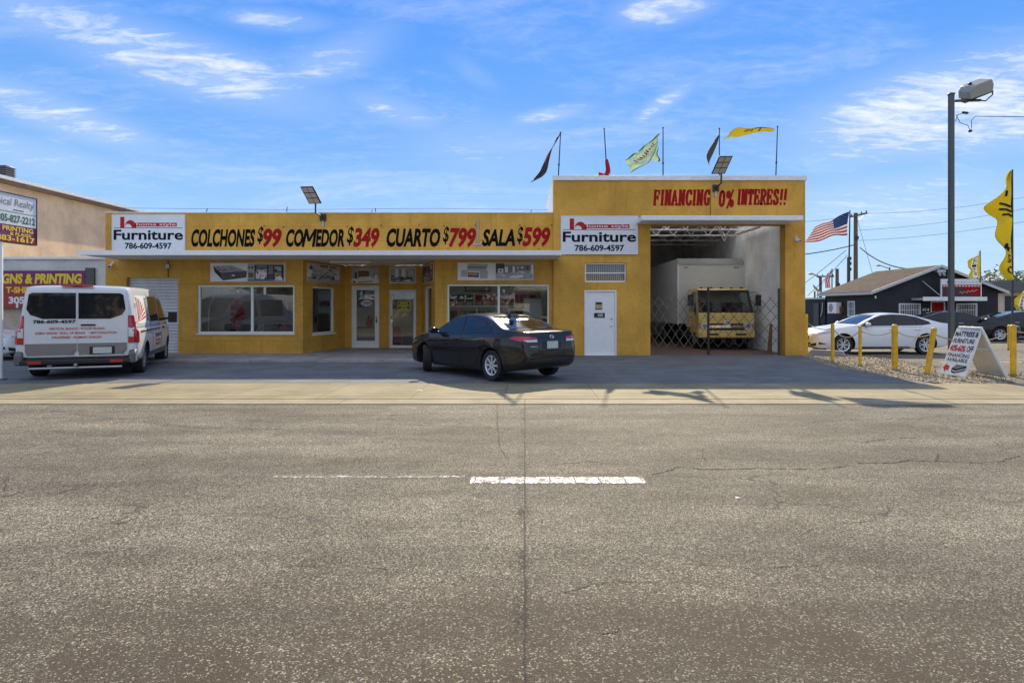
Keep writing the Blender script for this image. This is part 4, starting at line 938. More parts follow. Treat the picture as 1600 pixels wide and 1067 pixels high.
        b = MB(); mx = .72 if kind == 'compact' else .62; b.tube([(mx, sg*.80, .97), (mx, sg*.93, .985)], .025, M_trim); b.ball((mx+.02, sg*1.0, 1.02), 1, paint, 14, (.085, .12, .075)); b.box(mx-.065, mx-.05, sg*1.0-.09, sg*1.0+.09, .97, 1.07, M_carglass); lpart(b, 'mirror', root)
        b = MB(); ribbon(b, bvh, [(.85, .235), (-.85, .235)], sd_, .05, .004, M_trim); lpart(b, 'sill', root)
    b = MB(); patch(b, bvh, ws, 'front', .006, M_carglass, .1); lpart(b, 'windscreen', root)
    b = MB(); patch(b, bvh, rw, 'rear', .006, M_carglass, .1); lpart(b, 'rear_window', root)
    if kind == 'compact':
        for sg in (1, -1):
            f = (lambda p: p) if sg > 0 else mirror_poly
            b = MB(); patch(b, bvh, f([(.40, .84), (.66, .845), (.78, .90), (.80, .965), (.60, .955), (.42, .94)]), 'rear', .008, M_redlens, .04)
            patch(b, bvh, f([(.42, .845), (.66, .85), (.74, .885), (.42, .895)]), 'rear', .013, M_clearlens, .04)
            patch(b, bvh, [(-1.92, .925), (-2.05, .89), (-2.22, .86), (-2.24, .945), (-2.05, .965)], 'left' if sg > 0 else 'right', .008, M_redlens, .04); lpart(b, 'tail_light', root)
            b = MB(); patch(b, bvh, [(2.2, .62), (2.2, .70), (1.85, .76), (1.75, .74), (2.0, .66)], 'left' if sg > 0 else 'right', .007, M_lamp, .05)
            patch(b, bvh, f([(.42, .60), (.68, .64), (.70, .72), (.45, .66)]), 'front', .007, M_lamp, .05); lpart(b, 'headlight', root)
        b = MB(); patch(b, bvh, [(-.60, .20+.26), (-.60, .33), (.60, .33), (.60, .46), (.45, .50), (-.45, .50)], 'rear', .006, M_trim, .08); lpart(b, 'bumper_insert', root)
        b = MB(); ribbon(b, bvh, [(-.72, .655), (.72, .655)], 'rear', .012, .004, M_trim); ribbon(b, bvh, [(-.74, 1.035), (.74, 1.035)], 'rear', .014, .004, M_trim); ribbon(b, bvh, [(-.36, .67), (-.40, .98)], 'rear', .01, .004, M_trim); ribbon(b, bvh, [(.36, .67), (.40, .98)], 'rear', .01, .004, M_trim); lpart(b, 'boot_seam', root)
        b = MB(); patch(b, bvh, [(-.28, .70), (.28, .70), (.26, .86), (-.26, .86)], 'rear', .004, M_trim, .1); px_ = bvh.ray_cast(*RAY['rear'](0, .78))[0].x
        b.box(px_-.022, px_-.012, -.155, .155, .705, .855, M_plate); lpart(b, 'number_plate', root)
        b = MB(); px_ = bvh.ray_cast(*RAY['rear'](0, .94))[0].x; ring = [Vector((px_-.012, .055*math.cos(t*math.pi/10), .945+.036*math.sin(t*math.pi/10))) for t in range(21)]; b.tube(ring, .008, M_chrome, 6)
        b.tube([(px_-.012, .03*math.cos(t*math.pi/10), .955+.022*math.sin(t*math.pi/10)) for t in range(21)], .006, M_chrome, 6); lpart(b, 'emblem', root)
        b = MB(); px_ = bvh.ray_cast(*RAY['rear'](.5, .74))[0].x; b.text('COROLLA', (px_-.012, .52, .755), (0, -1, 0), (0, 0, 1), .2, .028, M_chrome, .02); lpart(b, 'badge', root, smooth=0)
        b = MB(); b.prism([(-.80, 1.39), (-.95, 1.36), (-.94, 1.425)], ((0, 0, 0), (1, 0, 0), (0, 0, 1)), -.018, .018, paint); lpart(b, 'antenna', root)
    else:
        for sg in (1, -1):
            f = (lambda p: p) if sg > 0 else mirror_poly
            sd_ = 'left' if sg > 0 else 'right'
            b = MB(); patch(b, bvh, [(2.26, .68), (2.20, .735), (1.90, .80), (1.78, .79), (1.98, .70)], sd_, .007, M_lamp, .05)
            patch(b, bvh, [(1.93, .735), (1.86, .765), (1.80, .785), (1.90, .725)], sd_, .011, M_amber, .03)
            patch(b, bvh, f([(.50, .665), (.78, .69), (.80, .76), (.55, .725)]), 'front', .007, M_lamp, .05); lpart(b, 'headlight', root)
            b = MB(); patch(b, bvh, f([(.52, .33), (.76, .40), (.74, .30), (.56, .28)]), 'front', .006, M_trim, .05); patch(b, bvh, [(2.24, .34), (1.98, .36), (2.24, .42)], sd_, .006, M_trim, .05); lpart(b, 'fog_light', root)
            b = MB(); patch(b, bvh, f([(.40, .80), (.76, .82), (.78, .93), (.42, .92)]), 'rear', .008, M_redlens, .06); lpart(b, 'tail_light', root)
        b = MB(); patch(b, bvh, [(-.46, .50), (-.40, .46), (.40, .46), (.46, .50), (.40, .635), (.30, .66), (-.30, .66), (-.40, .635)], 'front', .006, M_chrome, .05); patch(b, bvh, [(-.43, .505), (-.38, .475), (.38, .475), (.43, .505), (.37, .625), (.28, .645), (-.28, .645), (-.37, .625)], 'front', .010, M_trim, .05)
        for k in range(4): ribbon(b, bvh, [(-.38, .50+.035*k), (.38, .50+.035*k)], 'front', .008, .016, M_steel)
        lpart(b, 'grille', root)
        b = MB(); patch(b, bvh, [(-.46, .28), (.46, .28), (.50, .38), (-.50, .38)], 'front', .006, M_trim, .06); lpart(b, 'lower_grille', root)
        b = MB(); px_ = bvh.ray_cast(*RAY['rear'](0, .75))[0].x; b.box(px_-.02, px_-.01, -.155, .155, .68, .83, M_plate); lpart(b, 'number_plate', root)
    st = (8, 'single') if kind == 'compact' else (6, 'split')
    for wx in (wb, -wb):
        for sg in (1, -1):
            wheel(root, wx, sg*.775, rr, ww, rr*.66, st[0], steer if wx > 0 else 0, style=st[1])
    return root, bvh

car1, _ = sedan('black sedan parked askew on the forecourt in front of the right shop window', (-.94, 15.27, .02), R(130.5), M_blackpaint, 'compact', R(-30))
car2, _ = sedan('white sedan behind the yellow posts beside the store', (12.2, 22.6, -.03), R(181.5), M_whitepaint, 'midsize')
car3 = dup_tree(car2); car3.location = (-17.55, 19.6, 0); car3.rotation_euler = (0, 0, R(1)); car3['label'] = 'white car with black tyres at the left edge, behind the sign pole'
car4, bv4 = sedan('black coupe with bright price stickers on its windscreen, beyond the sandwich board', (20.9, 30.9, -.03), R(-12), M_darkpaint, 'midsize')
M_stick = mat('sticker_yellow', (.65, .62, .05), .5)
b = MB(); patch(b, bv4, [(-.5, 1.2), (-.1, 1.2), (-.1, 1.31), (-.5, 1.31)], 'front', .010, M_stick, .08); patch(b, bv4, [(.1, 1.1), (.5, 1.1), (.45, 1.24), (.1, 1.24)], 'front', .010, M_signwhite, .08); lpart(b, 'price_sticker', car4)
car5 = dup_tree(car4); car5.location = (25.4, 32.2, -.03); car5.rotation_euler = (0, 0, R(-8)); car5['label'] = 'dark car at the right edge, behind the feather flag pole'

# ---- the cargo van
M_vanwhite = mat('van_white', (.62, .66, .69), .35, coat=.6, var=.04, vscale=2)
M_vangrey = mat('van_grey', (.21, .19, .185), .5)
def van():
    root = thing('cargo_van', 'white window blind van parked nose in at the shutter, seen from behind', 'van', (-11.0, 16.9, .0), R(112))
    root.scale = (1.10, 1.15, 1.0)
    ztop = curve([(2.72, .75), (2.66, .95), (2.4, 1.12), (1.95, 1.28), (1.45, 1.75), (1.0, 2.05), (.6, 2.10), (-2.4, 2.08), (-2.62, 2.05), (-2.68, 2.0), (-2.71, 1.93)])
    zbelt = curve([(2.72, .65), (2.4, .98), (1.9, 1.1), (1.2, 1.12), (-2.71, 1.12)])
    zbot = curve([(2.72, .4), (2.5, .3), (-2.3, .34), (-2.71, .50)])
    hw = curve([(2.72, .66), (2.55, .84), (2.2, .97), (1.5, 1.02), (-2.4, 1.02), (-2.6, 1.005), (-2.68, .97), (-2.71, .93)])
    xs = [2.72, 2.69, 2.64, 2.55]+list(np.linspace(2.42, -2.45, 44))+[-2.55, -2.62, -2.655, -2.68, -2.70, -2.71]
    body, bvh = car_shell('body', root, xs, ztop, zbelt, zbot, hw, .13, M_vanwhite, [(1.65, .36, (.6, 1.3)), (-1.65, .36, (.6, 1.3))], .42, (.84, .965), .06, .99)
    for sd_, sg in (('left', 1), ('right', -1)):
        b = MB(); patch(b, bvh, [(1.55, 1.20), (1.10, 1.78), (.55, 1.84), (.50, 1.20)], sd_, .006, M_carglass, .12); lpart(b, 'side_window', root, label='front door window of the van')
        b = MB(); patch(b, bvh, [(.36, 1.22), (.36, 1.86), (-.75, 1.86), (-.75, 1.22)], sd_, .006, M_carglass, .12); lpart(b, 'side_window', root)
        b = MB(); patch(b, bvh, [(-.95, 1.20), (-.95, 1.86), (-2.2, 1.86), (-2.35, 1.70), (-2.30, 1.20)], sd_, .005, M_signwhite, .12)
        for k in range(8):
            a = k/8*1.5; patch(b, bvh, [(-2.25, 1.24), (-2.22+.95*math.sin(a), 1.24+.58*math.cos(a)), (-2.22+.95*math.sin(a+.10), 1.24+.58*math.cos(a+.10))], sd_, .0075, M_red if k % 2 else M_amber, .12)
        for k in range(6): patch(b, bvh, [(-1.25+.045*k, 1.24), (-1.23+.045*k, 1.24), (-1.20+.045*k, 1.82), (-1.22+.045*k, 1.82)], sd_, .0075, M_grey, .2)
        lpart(b, 'window_graphic', root)
        b = MB(); ribbon(b, bvh, [(-2.5, 1.12), (1.7, 1.12)], sd_, .02, .004, M_grey); ribbon(b, bvh, [(-2.4, 1.02), (.2, 1.02)], sd_, .035, .007, M_trim)
        for xx in (.42, -.85, 1.60): ribbon(b, bvh, [(xx, .45), (xx, 1.9 if xx < 1 else 1.15)], sd_, .012, .004, M_trim)
        ribbon(b, bvh, [(1.2, .42), (-1.2, .42)], sd_, .12, .012, M_grey); lpart(b, 'body_moulding', root)
        b = MB(); b.tube([(1.28, sg*.95, 1.25), (1.30, sg*1.08, 1.27)], .035, M_trim); b.box(1.24, 1.36, min(sg*1.06, sg*1.25), max(sg*1.06, sg*1.25), 1.14, 1.44, M_trim); lpart(b, 'mirror', root, bevel=.03)
        b = MB(); patch(b, bvh, [(.62, 1.0), (.78, 1.0), (.78, 1.05), (.62, 1.05)], sd_, .03, M_trim, .05, .03); lpart(b, 'handle', root)
        hp = lambda x, z: bvh.ray_cast(*RAY[sd_](x, z))[0].y
        b = MB()
        if sg < 0:
            u = (1, 0, 0)
            for tx, tz, tw, th, tm in (('786-609-4597', .86, .9, .10, M_navy), ('VERTICAL BLINDS', .72, .8, .06, M_red), ('ROMAN SHADES', .62, .7, .06, M_red)):
                b = MB(); b.text(tx, (-.1, hp(-.1, tz)-.008, tz), u, (0, 0, 1), tw, th, tm, .015); lpart(b, 'side_lettering', root, smooth=0)
        # tall tail lights wrap the corner
        y0, y1 = (.79, .925) if sg > 0 else (-.925, -.79)
        b = MB(); patch(b, bvh, [(sg*.845, .78), (sg*.94, .78), (sg*.94, 1.40), (sg*.845, 1.40)], 'rear', .015, M_redlens, .05, .03)
        patch(b, bvh, [(-2.58, .78), (-2.71, .78), (-2.71, 1.40), (-2.60, 1.40)], sd_, .014, M_redlens, .05, .03)
        patch(b, bvh, [(sg*.85, .92), (sg*.93, .92), (sg*.93, 1.13), (sg*.85, 1.13)], 'rear', .021, M_clearlens, .05, .01); lpart(b, 'tail_light', root)
        for hz in (1.62, .66):
            b = MB(); b.tube([(-2.69, sg*.95, hz-.05), (-2.69, sg*.95, hz+.05)], .018, M_vanwhite, 8); lpart(b, 'door_hinge', root)
    b = MB(); patch(b, bvh, [(-.84, 1.20), (-.68, 1.92), (.68, 1.92), (.84, 1.20)], 'front', .006, M_carglass, .15); lpart(b, 'windscreen', root)
    rx = -2.712
    for sg in (1, -1):      # two rear doors
        f = (lambda P: [(sg*a, z) for a, z in P])
        b = MB(); patch(b, bvh, f([(.006, .47), (.83, .47), (.84, 1.88), (.75, 1.96), (.006, 1.96)]), 'rear', .010, M_vanwhite, .12)
        patch(b, bvh, f([(.008, .48), (.825, .48), (.825, .79), (.008, .79)]), 'rear', .0135, M_vangrey, .12, .003)
        d = lpart(b, 'rear_door', root)
        b = MB(); patch(b, bvh, f([(.02, 1.33), (.55, 1.33), (.74, 1.42), (.80, 1.54), (.765, 1.86), (.71, 1.90), (.02, 1.90)]), 'rear', .016, M_carglass, .1); lpart(b, 'rear_window', d)
    b = MB(); patch(b, bvh, [(-.30, 1.175), (-.06, 1.175), (-.06, 1.21), (-.30, 1.21)], 'rear', .03, M_trim, .06, .03); lpart(b, 'handle', root)
    u = (0, -1, 0); v = (0, 0, 1); X = rx-.016
    for tx, ty, tz, tw, th, tm, to in (('786-609-4597', .36, 1.27, .68, .075, M_navy, .04), ('VERTICAL BLINDS • WOOD BLINDS', 0, 1.115, .90, .05, M_red, .012), ('ZEBRA SHADE • ROLL UP SHADE', .27, 1.02, .80, .05, M_red, .012), ('• MOTORIZATION', -.42, 1.02, .46, .05, M_red, .012), ('DRAPERIES • ROMAN SHADES', 0, .925, .80, .05, M_red, .012)):
        b = MB(); b.text(tx, (X, ty, tz), u, v, tw, th, tm, to); lpart(b, 'rear_lettering', root, smooth=0)
    b = MB(); patch(b, bvh, [(-.62, .54), (-.20, .54), (-.20, .72), (-.62, .72)], 'rear', .018, M_trim, .1, .01); b.box(rx-.034, rx-.022, -.57, -.26, .56, .70, M_plate); lpart(b, 'number_plate', root)
    b = MB(); b.box(-2.80, -2.62, -.92, .92, .33, .45, M_trim)
    for sg in (1, -1): b.prism([(-2.80, .33), (-2.80, .56), (-2.70, .64), (-2.1, .62), (-2.05, .50), (-2.1, .36)], ((0, sg*.92, 0), (1, 0, 0), (0, 0, 1)), -.06 if sg > 0 else -.06, .07 if sg > 0 else .06, M_grey)
    bp = lpart(b, 'bumper', root, bevel=.03)
    for sg in (1, -1):
        b = MB(); b.box(-2.815, -2.80, sg*.66-.11, sg*.66+.11, .36, .42, M_redlens); lpart(b, 'reflector', bp)
    b = MB(); b.tube([(-2.78, -.75, .26), (-2.78, .75, .26)], .028, M_steel); b.box(-2.76, -2.3, -.03, .03, .27, .33, M_dark); b.tube([(-2.86, .0, .33), (-2.76, 0, .33)], .03, M_steel); b.tube([(-2.4, -.7, .33), (-2.4, .7, .33)], .07, M_under, 10); b.tube([(-2.7, .45, .30), (-2.2, .45, .30)], .04, M_steel); lpart(b, 'tow_bar', root)
    b = MB(); b.box(-2.72, -2.62, -.26, .26, 2.045, 2.085, M_redlens); lpart(b, 'brake_light', root, bevel=.01)
    b = MB(); b.box(-2.4, 2.3, -.6, .6, .28, .42, M_under); lpart(b, 'chassis', root)
    for wx in (1.65, -1.65):
        for sg in (1, -1): wheel(root, wx, sg*.86, .345, .235, .21, 6, 0, rim_m=M_steel, style='single')
    return root
van()

# ---- box truck in the garage
M_cab = mat('truck_yellow', (.80, .58, .17), .4, coat=.4, var=.05)
M_boxwhite = mat('truck_box_white', (.66, .68, .70), .45, var=.06, vscale=2)
M_boxgrey = mat('truck_box_roof', (.27, .28, .29), .5)
M_dash = mat('dashboard', (.09, .13, .19), .7)
def truck():
    root = thing('box_truck', 'yellow box truck with white cargo box parked inside the garage bay', 'truck', (7.42, 23.55, .012), R(-90))
    cx = MB()
    # local: +x towards the street, cab front at x=0
    b = MB(); b.prism([(-1.95, .90), (-1.95, 3.28), (-2.15, 3.50), (-8.6, 3.50), (-8.6, .90)], ((0, -1.30, 0), (1, 0, 0), (0, 0, 1)), -2.60, 0, M_boxwhite); box = lpart(b, 'cargo_box', root, bevel=.03)
    b = MB(); b.prism([(-1.94, 3.27), (-2.15, 3.505), (-8.6, 3.505), (-8.6, 3.515), (-2.14, 3.515), (-1.92, 3.27)], ((0, -1.30, 0), (1, 0, 0), (0, 0, 1)), -2.61, .01, M_boxgrey); lpart(b, 'box_roof_edge', box)
    b = MB()
    for yy in (-1.31, 1.31): b.box(-1.97, -1.93, yy-.03, yy+.03, .9, 3.28, M_alu); b.box(-8.6, -1.95, yy-.02, yy+.02, .88, .98, M_alu)
    lpart(b, 'box_rail', box)
    b = MB()
    for yy in (-1.05, -.95, .95, 1.05): b.box(-1.945, -1.925, yy-.035, yy+.035, 3.12, 3.16, M_redlens)
    lpart(b, 'marker_light', box)
    # cab: hollow, with real window openings on the front and sides
    prof = [(.0, .46), (.02, .62), (.0, 1.28), (-.05, 1.36), (-.42, 2.20), (-.52, 2.26), (-1.70, 2.27), (-1.70, .80), (-1.15, .80), (-1.05, .62), (-.35, .62), (-.30, .46)]
    def hwz(z): return 1.05 if z < 1.3 else 1.05-.11*(z-1.3)/.97
    vs = []; n = len(prof)
    for sg in (1, -1):
        for x, z in prof: vs.append((x, sg*hwz(z)*(.97 if x > -.06 else 1), z))
    fs = [(i, (i+1) % n, n+(i+1) % n, n+i) for i in range(n) if i not in (3,)]
    b = MB(); b.add(vs, fs, M_cab)
    # windscreen surround
    A = [Vector(vs[3]), Vector(vs[n+3]), Vector(vs[n+4]), Vector(vs[4])]; c0 = sum(A, Vector())/4
    I = [a+(c0-a)*k for a, k in zip(A, (.07, .07, .07, .07))]; b.add(A+I, [(i, (i+1) % 4, 4+(i+1) % 4, 4+i) for i in range(4)], M_cab)
    # side walls round the door window
    win = [(-.30, 1.38), (-.62, 2.12), (-1.32, 2.12), (-1.36, 1.38)]
    for sg in (1, -1):
        P = [(x, sg*hwz(z)*(.97 if x > -.06 else 1), z) for x, z in prof]; Wn = [(x, sg*hwz(z), z) for x, z in win]
        vv = P+Wn; k = n
        b.add(vv, [(3, 4, k+1, k), (4, 5, 6, k+2, k+1), (6, 7, k+3, k+2), (7, 8, 9, 10, 11, 0, 1, 2, 3, k, k+3)], M_cab)
    cab = lpart(b, 'cab', root, merge=True, smooth=25)
    b = MB(); off = Vector((.004, 0, .002)); b.add([p+off for p in I], [(0, 1, 2, 3)], M_truckglass); lpart(b, 'windscreen', root, smooth=0)
    b = MB(); ring = [p+off*2 for p in A]; ins = [a+(c0+off*2-a)*.10 for a in ring]; b.add(ring+ins, [(i, (i+1) % 4, 4+(i+1) % 4, 4+i) for i in range(4)], M_trim); b.tube([(0.0, -.6, 1.37), (-.12, -.1, 1.52)], .012, M_trim); b.tube([(0.0, .15, 1.37), (-.12, .65, 1.52)], .012, M_trim); lpart(b, 'wiper_surround', root, smooth=0)
    for sg in (1, -1):
        b = MB(); b.add([(x, sg*(hwz(z)-.004), z) for x, z in win], [(0, 1, 2, 3)], M_truckglass); lpart(b, 'side_window', root, smooth=0)
        b = MB(); y = sg*1.054; b.box(-.95, -.80, min(y, y+sg*.03), max(y, y+sg*.03), 1.16, 1.20, M_trim); lpart(b, 'handle', root); b = MB(); b.tube([(-.22, y, .66), (-.24, y, 1.36)], .006, M_trim, 5); b.tube([(-1.42, y, .84), (-1.42, y, 1.36)], .006, M_trim, 5); b.tube([(-.22, y, .66), (-1.1, y, .66)], .006, M_trim, 5); b.prism([(-.26, 1.28), (-.30, 1.40), (-.42, 1.50), (-.38, 1.26)], ((0, y, 0), (1, 0, 0), (0, 0, 1)), -.012, .012, M_trim); lpart(b, 'door_trim', root)
        b = MB(); b.tube([(-.45, sg*.97, 2.12), (-.25, sg*1.18, 2.12), (-.18, sg*1.24, 2.0), (-.2, sg*1.22, 1.45), (-.3, sg*1.06, 1.35)], .014, M_trim, 6); b.box(-.27, -.17, sg*1.26-.10, sg*1.26+.10, 1.62, 2.02, M_trim); lpart(b, 'mirror', root, bevel=.03)
        b = MB(); b.prism([(sg*.62, .74), (sg*1.0, .78), (sg*1.0, 1.0), (sg*.70, .98)][::sg], ((.012, 0, 0), (0, 1, 0), (0, 0, 1)), -.02, .02, M_clearlens); b.lathe([(0, .03), (.06, .03), (.075, .015), (.075, 0)], (.03, sg*.80, .87), (1, 0, 0), M_lamp, 14); b.prism([(sg*.93, .78), (sg*1.0, .78), (sg*1.0, .99), (sg*.95, .98)][::sg], ((.034, 0, 0), (0, 1, 0), (0, 0, 1)), 0, .004, M_amber); lpart(b, 'headlight', root)
        b = MB(); b.box(-1.62, -.55, sg*.75-.14, sg*.75+.14, .0, .02, M_under); 
    b = MB(); b.box(-.02, .035, -.62, .62, .82, .97, M_trim); b.box(.02, .05, -.66, .66, .80, .90, M_chrome); b.box(-.02, .04, -.66, .66, .72, .79, M_trim); g = lpart(b, 'grille', root, bevel=.01)
    b = MB(); b.lathe([(0, .02), (.09, .02), (.10, 0)], (.04, 0, .985), (1, 0, 0), M_dark, 16); ringp = [Vector((.062, .12*math.cos(t*math.pi/10), .985+.075*math.sin(t*math.pi/10))) for t in range(21)]; b.tube(ringp, .014, M_chrome, 6); b.box(.055, .065, -.09, .09, .975, .995, M_chrome); b.box(.055, .065, -.045, -.025, .95, 1.02, M_chrome); b.box(.055, .065, .025, .045, .95, 1.02, M_chrome); lpart(b, 'emblem', g)
    b = MB(); b.box(-.30, .06, -1.05, 1.05, .44, .71, M_cab); bp = lpart(b, 'bumper', root, bevel=.04)
    for sg in (1, -1):
        b = MB(); b.box(.055, .066, sg*.52-.20, sg*.52+.20, .53, .60, M_trim); lpart(b, 'bumper_vent', bp)
    b = MB()
    for yy in (-.8, -.4, 0, .4, .8): b.ball((-.62, yy*.95, 2.28), 1, M_amber if abs(yy) > 9 else M_dark, 8, (.05, .06, .045))
    lpart(b, 'roof_marker', root)
    b = MB(); b.box(-.50, -.12, -.98, .98, 1.18, 1.30, M_dash); b.box(-1.45, -.9, -.9, -.25, 1.0, 1.75, M_dark); b.box(-1.45, -.9, .25, .9, 1.0, 1.75, M_dark); b.box(-1.65, -1.6, -1.0, 1.0, .9, 2.2, M_soffit); b.tube([(-.5+.12*math.sin(t*math.pi/8)*.5, .5+.2*math.cos(t*math.pi/8), 1.38+.2*math.sin(t*math.pi/8)) for t in range(17)], .016, M_trim, 6); lpart(b, 'cabin_interior', root)
    b = MB(); b.box(-8.4, -.4, -.42, -.30, .55, .78, M_under); b.box(-8.4, -.4, .30, .42, .55, .78, M_under); b.box(-1.6, -.3, -.8, .8, .35, .60, M_under); b.box(-3.6, -2.4, .45, 1.1, .35, .85, M_under); lpart(b, 'chassis', root)
    for wx in (-.85, -5.6):
        for sg in (1, -1): wheel(root, wx, sg*.86, .38, .24 if wx > -2 else .44, .22, 6, 0, rim_m=M_steel, style='single')
    b = MB()
    for sg in (1, -1):
        b.prism([(-.45, .52), (-.50, .80), (-1.25, .80), (-1.30, .52), (-1.2, .52), (-1.15, .74), (-.58, .74), (-.53, .52)], ((0, sg*.88, 0), (1, 0, 0), (0, 0, 1)), -.16, .16, M_under)
    lpart(b, 'wheel_arch', root)
truck()
# ------------------------------------------------------------------ things on and around the store
def at(px, py, Y): return Vector(((px-820)/1000*Y, Y, EYE+(479-py)/1000*Y))
# solar floodlights on goosenecks
M_solar = mat('solar_cell', (.02, .025, .04), .2, coat=.5); M_led = mat('led_panel', (.42, .36, .26), .4)
def solar_light(lab, c, tilt, foot, elbow):
    t = thing('solar_light', lab, 'lamp', foot, 0, 'solar floodlights on the parapets')
    c, foot, elbow = Vector(c), Vector(foot), Vector(elbow)
    u = Vector((1, -.15, 0)).normalized(); v = Vector((tilt, -.5, .85)).normalized(); v = (v-u*v.dot(u)*.0).normalized(); n = u.cross(v).normalized()
    b = MB(); b.obox(c, u*.21, v*.30, n*.025, M_dark); b.build('lamp_housing', t, bevel=.01)
    b = MB()
    for k in (-1, 0, 1):
        for j in (-1, 1): b.obox(c-n*.0+n*(.028)+v*(.19*k)+u*(.095*j), u*.085, v*.08, n*.004, M_led)
    b.build('led_panel', t)
    b = MB(); b.obox(c-n*.03, u*.19, v*.28, n*.004, M_solar); b.build('solar_panel', t)
    b = MB(); b.tube([c-v*.28, elbow+Vector((0, 0, .3)), elbow, foot+Vector((0, -.18, 0)), foot+Vector((0, -.02, 0))], .028, M_dark, 8); b.box(foot.x-.10, foot.x+.10, foot.y-.05, foot.y-.003, foot.z-.12, foot.z+.10, M_dark); b.box(foot.x-.03, foot.x+.03, foot.y-.04, foot.y-.003, foot.z-.3, foot.z-.12, M_steel); b.build('bracket_arm', t)
solar_light('dark solar floodlight on a gooseneck over the long painted price wall', at(486, 305, 20.4), -.32, at(505, 340, 21.05), at(493, 332, 20.7))
solar_light('dark solar floodlight on a gooseneck over the financing lettering', at(1128, 258, 20.3), .28, at(1118, 294, 20.95), at(1127, 286, 20.6))
# flags and poles on the garage roof
def cloth(P, nu, nv, m, name, parent, thick=.004, world=True, mfun=None):
    mb = MB(); vs = []; fs = []
    for i in range(nu+1):
        for j in range(nv+1): vs.append(P(i/nu, j/nv))
    b0 = mb.add(vs, [], m)
    for i in range(nu):
        for j in range(nv):
            mm = mfun((i+.5)/nu, (j+.5)/nv) if mfun else m
            mb.f.append([b0+k for k in (i*(nv+1)+j, (i+1)*(nv+1)+j, (i+1)*(nv+1)+j+1, i*(nv+1)+j+1)]); mb.m.append(mb.mi(mm))
    return mb.build(name, parent, smooth=60, world=world, solid=thick)
M_pole = mat('flagpole_metal', (.05, .055, .06), .6, metal=.2)
def cl(n, c):
    m = mat('cloth_'+n, c, .85); t = m.node_tree; p = t.nodes['Principled BSDF']
    tl_ = nd(t, 'ShaderNodeBsdfTranslucent'); tl_.inputs[0].default_value = (*[min(1, v*1.1) for v in c], 1); mx = nd(t, 'ShaderNodeMixShader'); mx.inputs[0].default_value = .45
    t.links.new(p.outputs[0], mx.inputs[1]); t.links.new(tl_.outputs[0], mx.inputs[2]); t.links.new(mx.outputs[0], t.nodes['Material Output'].inputs[0]); return m
M_cmaroon, M_cblack, M_cred, M_cmint, M_cyel, M_cwhite, M_cblue, M_cusred = cl('maroon', (.16, .02, .03)), cl('black', (.03, .03, .04)), cl('red', (.55, .04, .05)), cl('mint', (.62, .72, .56)), cl('yellow', (.64, .55, .05)), cl('white', (.75, .75, .74)), cl('blue', (.03, .08, .25)), cl('flag_red', (.52, .03, .05))
M_cgreen = cl('green', (.12, .25, .16))
def lerp_path(pts, t):
    k = t*(len(pts)-1); i = min(int(k), len(pts)-2); f = k-i
    return Vector(pts[i]).lerp(Vector(pts[i+1]), f)
def smooth_path(pts, t):
    c = catmull(pts, 8); return Vector(lerp_path([tuple(p) for p in c], t))
PY = 21.25
def roof_flag(lab, base, top, name='roof_flag'):
    b, tp = at(*base, PY), at(*top, PY); b.z = 5.75
    t = thing(name, lab, 'flag', b, 0, 'flags along the garage roof')
    m = MB(); m.tube([b, tp], [.022, .016], M_pole, 8); m.ball(tp, .03, M_pole, 8); m.tube([b.lerp(tp, .32), b.lerp(tp, .36)], .03, M_pole, 8); m.build('pole', t); return t
t = roof_flag('narrow dark red flag blowing down beyond the left end of the garage roof', (872, 275), (876, 207))
c1 = [at(875, 208, PY), at(864, 226, PY), at(856, 240, PY), at(851, 256, PY), at(845, 268, PY), at(833, 280, PY)]
cloth(lambda u, v: smooth_path([tuple(p) for p in c1], u)+Vector((.10*math.sin(math.pi*u)*v-.05*v+.04*math.sin(7*u+4*v), .9*v*(.35+.65*math.sin(math.pi*(.15+.7*u))), -.10*v*math.sin(math.pi*u))), 24, 8, M_cmaroon, 'flag_cloth', t, mfun=lambda u, v: M_cred if .35 < u < .5 and v < .5 else (M_cblack if v > .55 or u > .5 else M_cmaroon))
t = roof_flag('bare pole with a torn red flag wound round its foot', (949, 275), (944, 201))
c2 = [at(947, 250, PY), at(948, 252, PY), at(950, 264, PY), at(949, 272, PY)]
cloth(lambda u, v: smooth_path([tuple(p) for p in c2], u)+Vector(((.03+.07*u)*math.cos(6.28*v), (.03+.08*u)*math.sin(6.28*v), .03*math.sin(9*v))), 12, 12, M_cred, 'flag_cloth', t)
c3 = [at(952, 266, PY), at(945, 270, PY), at(935, 273, PY)]
cloth(lambda u, v: smooth_path([tuple(p) for p in c3], u)+Vector((0, .25*(v-.5), -.16*v*(1-.4*u)+.05*math.sin(8*u+5*v))), 12, 6, M_cred, 'flag_tail', t)
t = roof_flag('large pale green flag with red script billowing from its pole', (1036, 275), (1036, 200))
q3t = [at(*p, PY) for p in ((1032, 208), (1018, 218), (1004, 229), (990, 240), (975, 251))]; q3b = [at(*p, PY) for p in ((1031, 212), (1028, 227), (1020, 244), (1008, 259), (984, 271))]
def f3(u, v):
    a = smooth_path([tuple(p) for p in q3t], u).lerp(smooth_path([tuple(p) for p in q3b], u), v)
    return a+Vector((0, .28*math.sin(3.5*u+1.5*v)+.09*math.sin(9*v+5*u)*u+.035*math.sin(23*u+7*v)+.02*math.sin(17*v-13*u), .02*math.sin(19*u+11*v)))
o = cloth(f3, 44, 22, M_cmint, 'flag_cloth', t, mfun=lambda u, v: M_cgreen if v < .13-.05*u or v > .96 else M_cmint)
fl = [at(1029, 224, PY), at(1033, 250, PY), at(1017, 247, PY)]
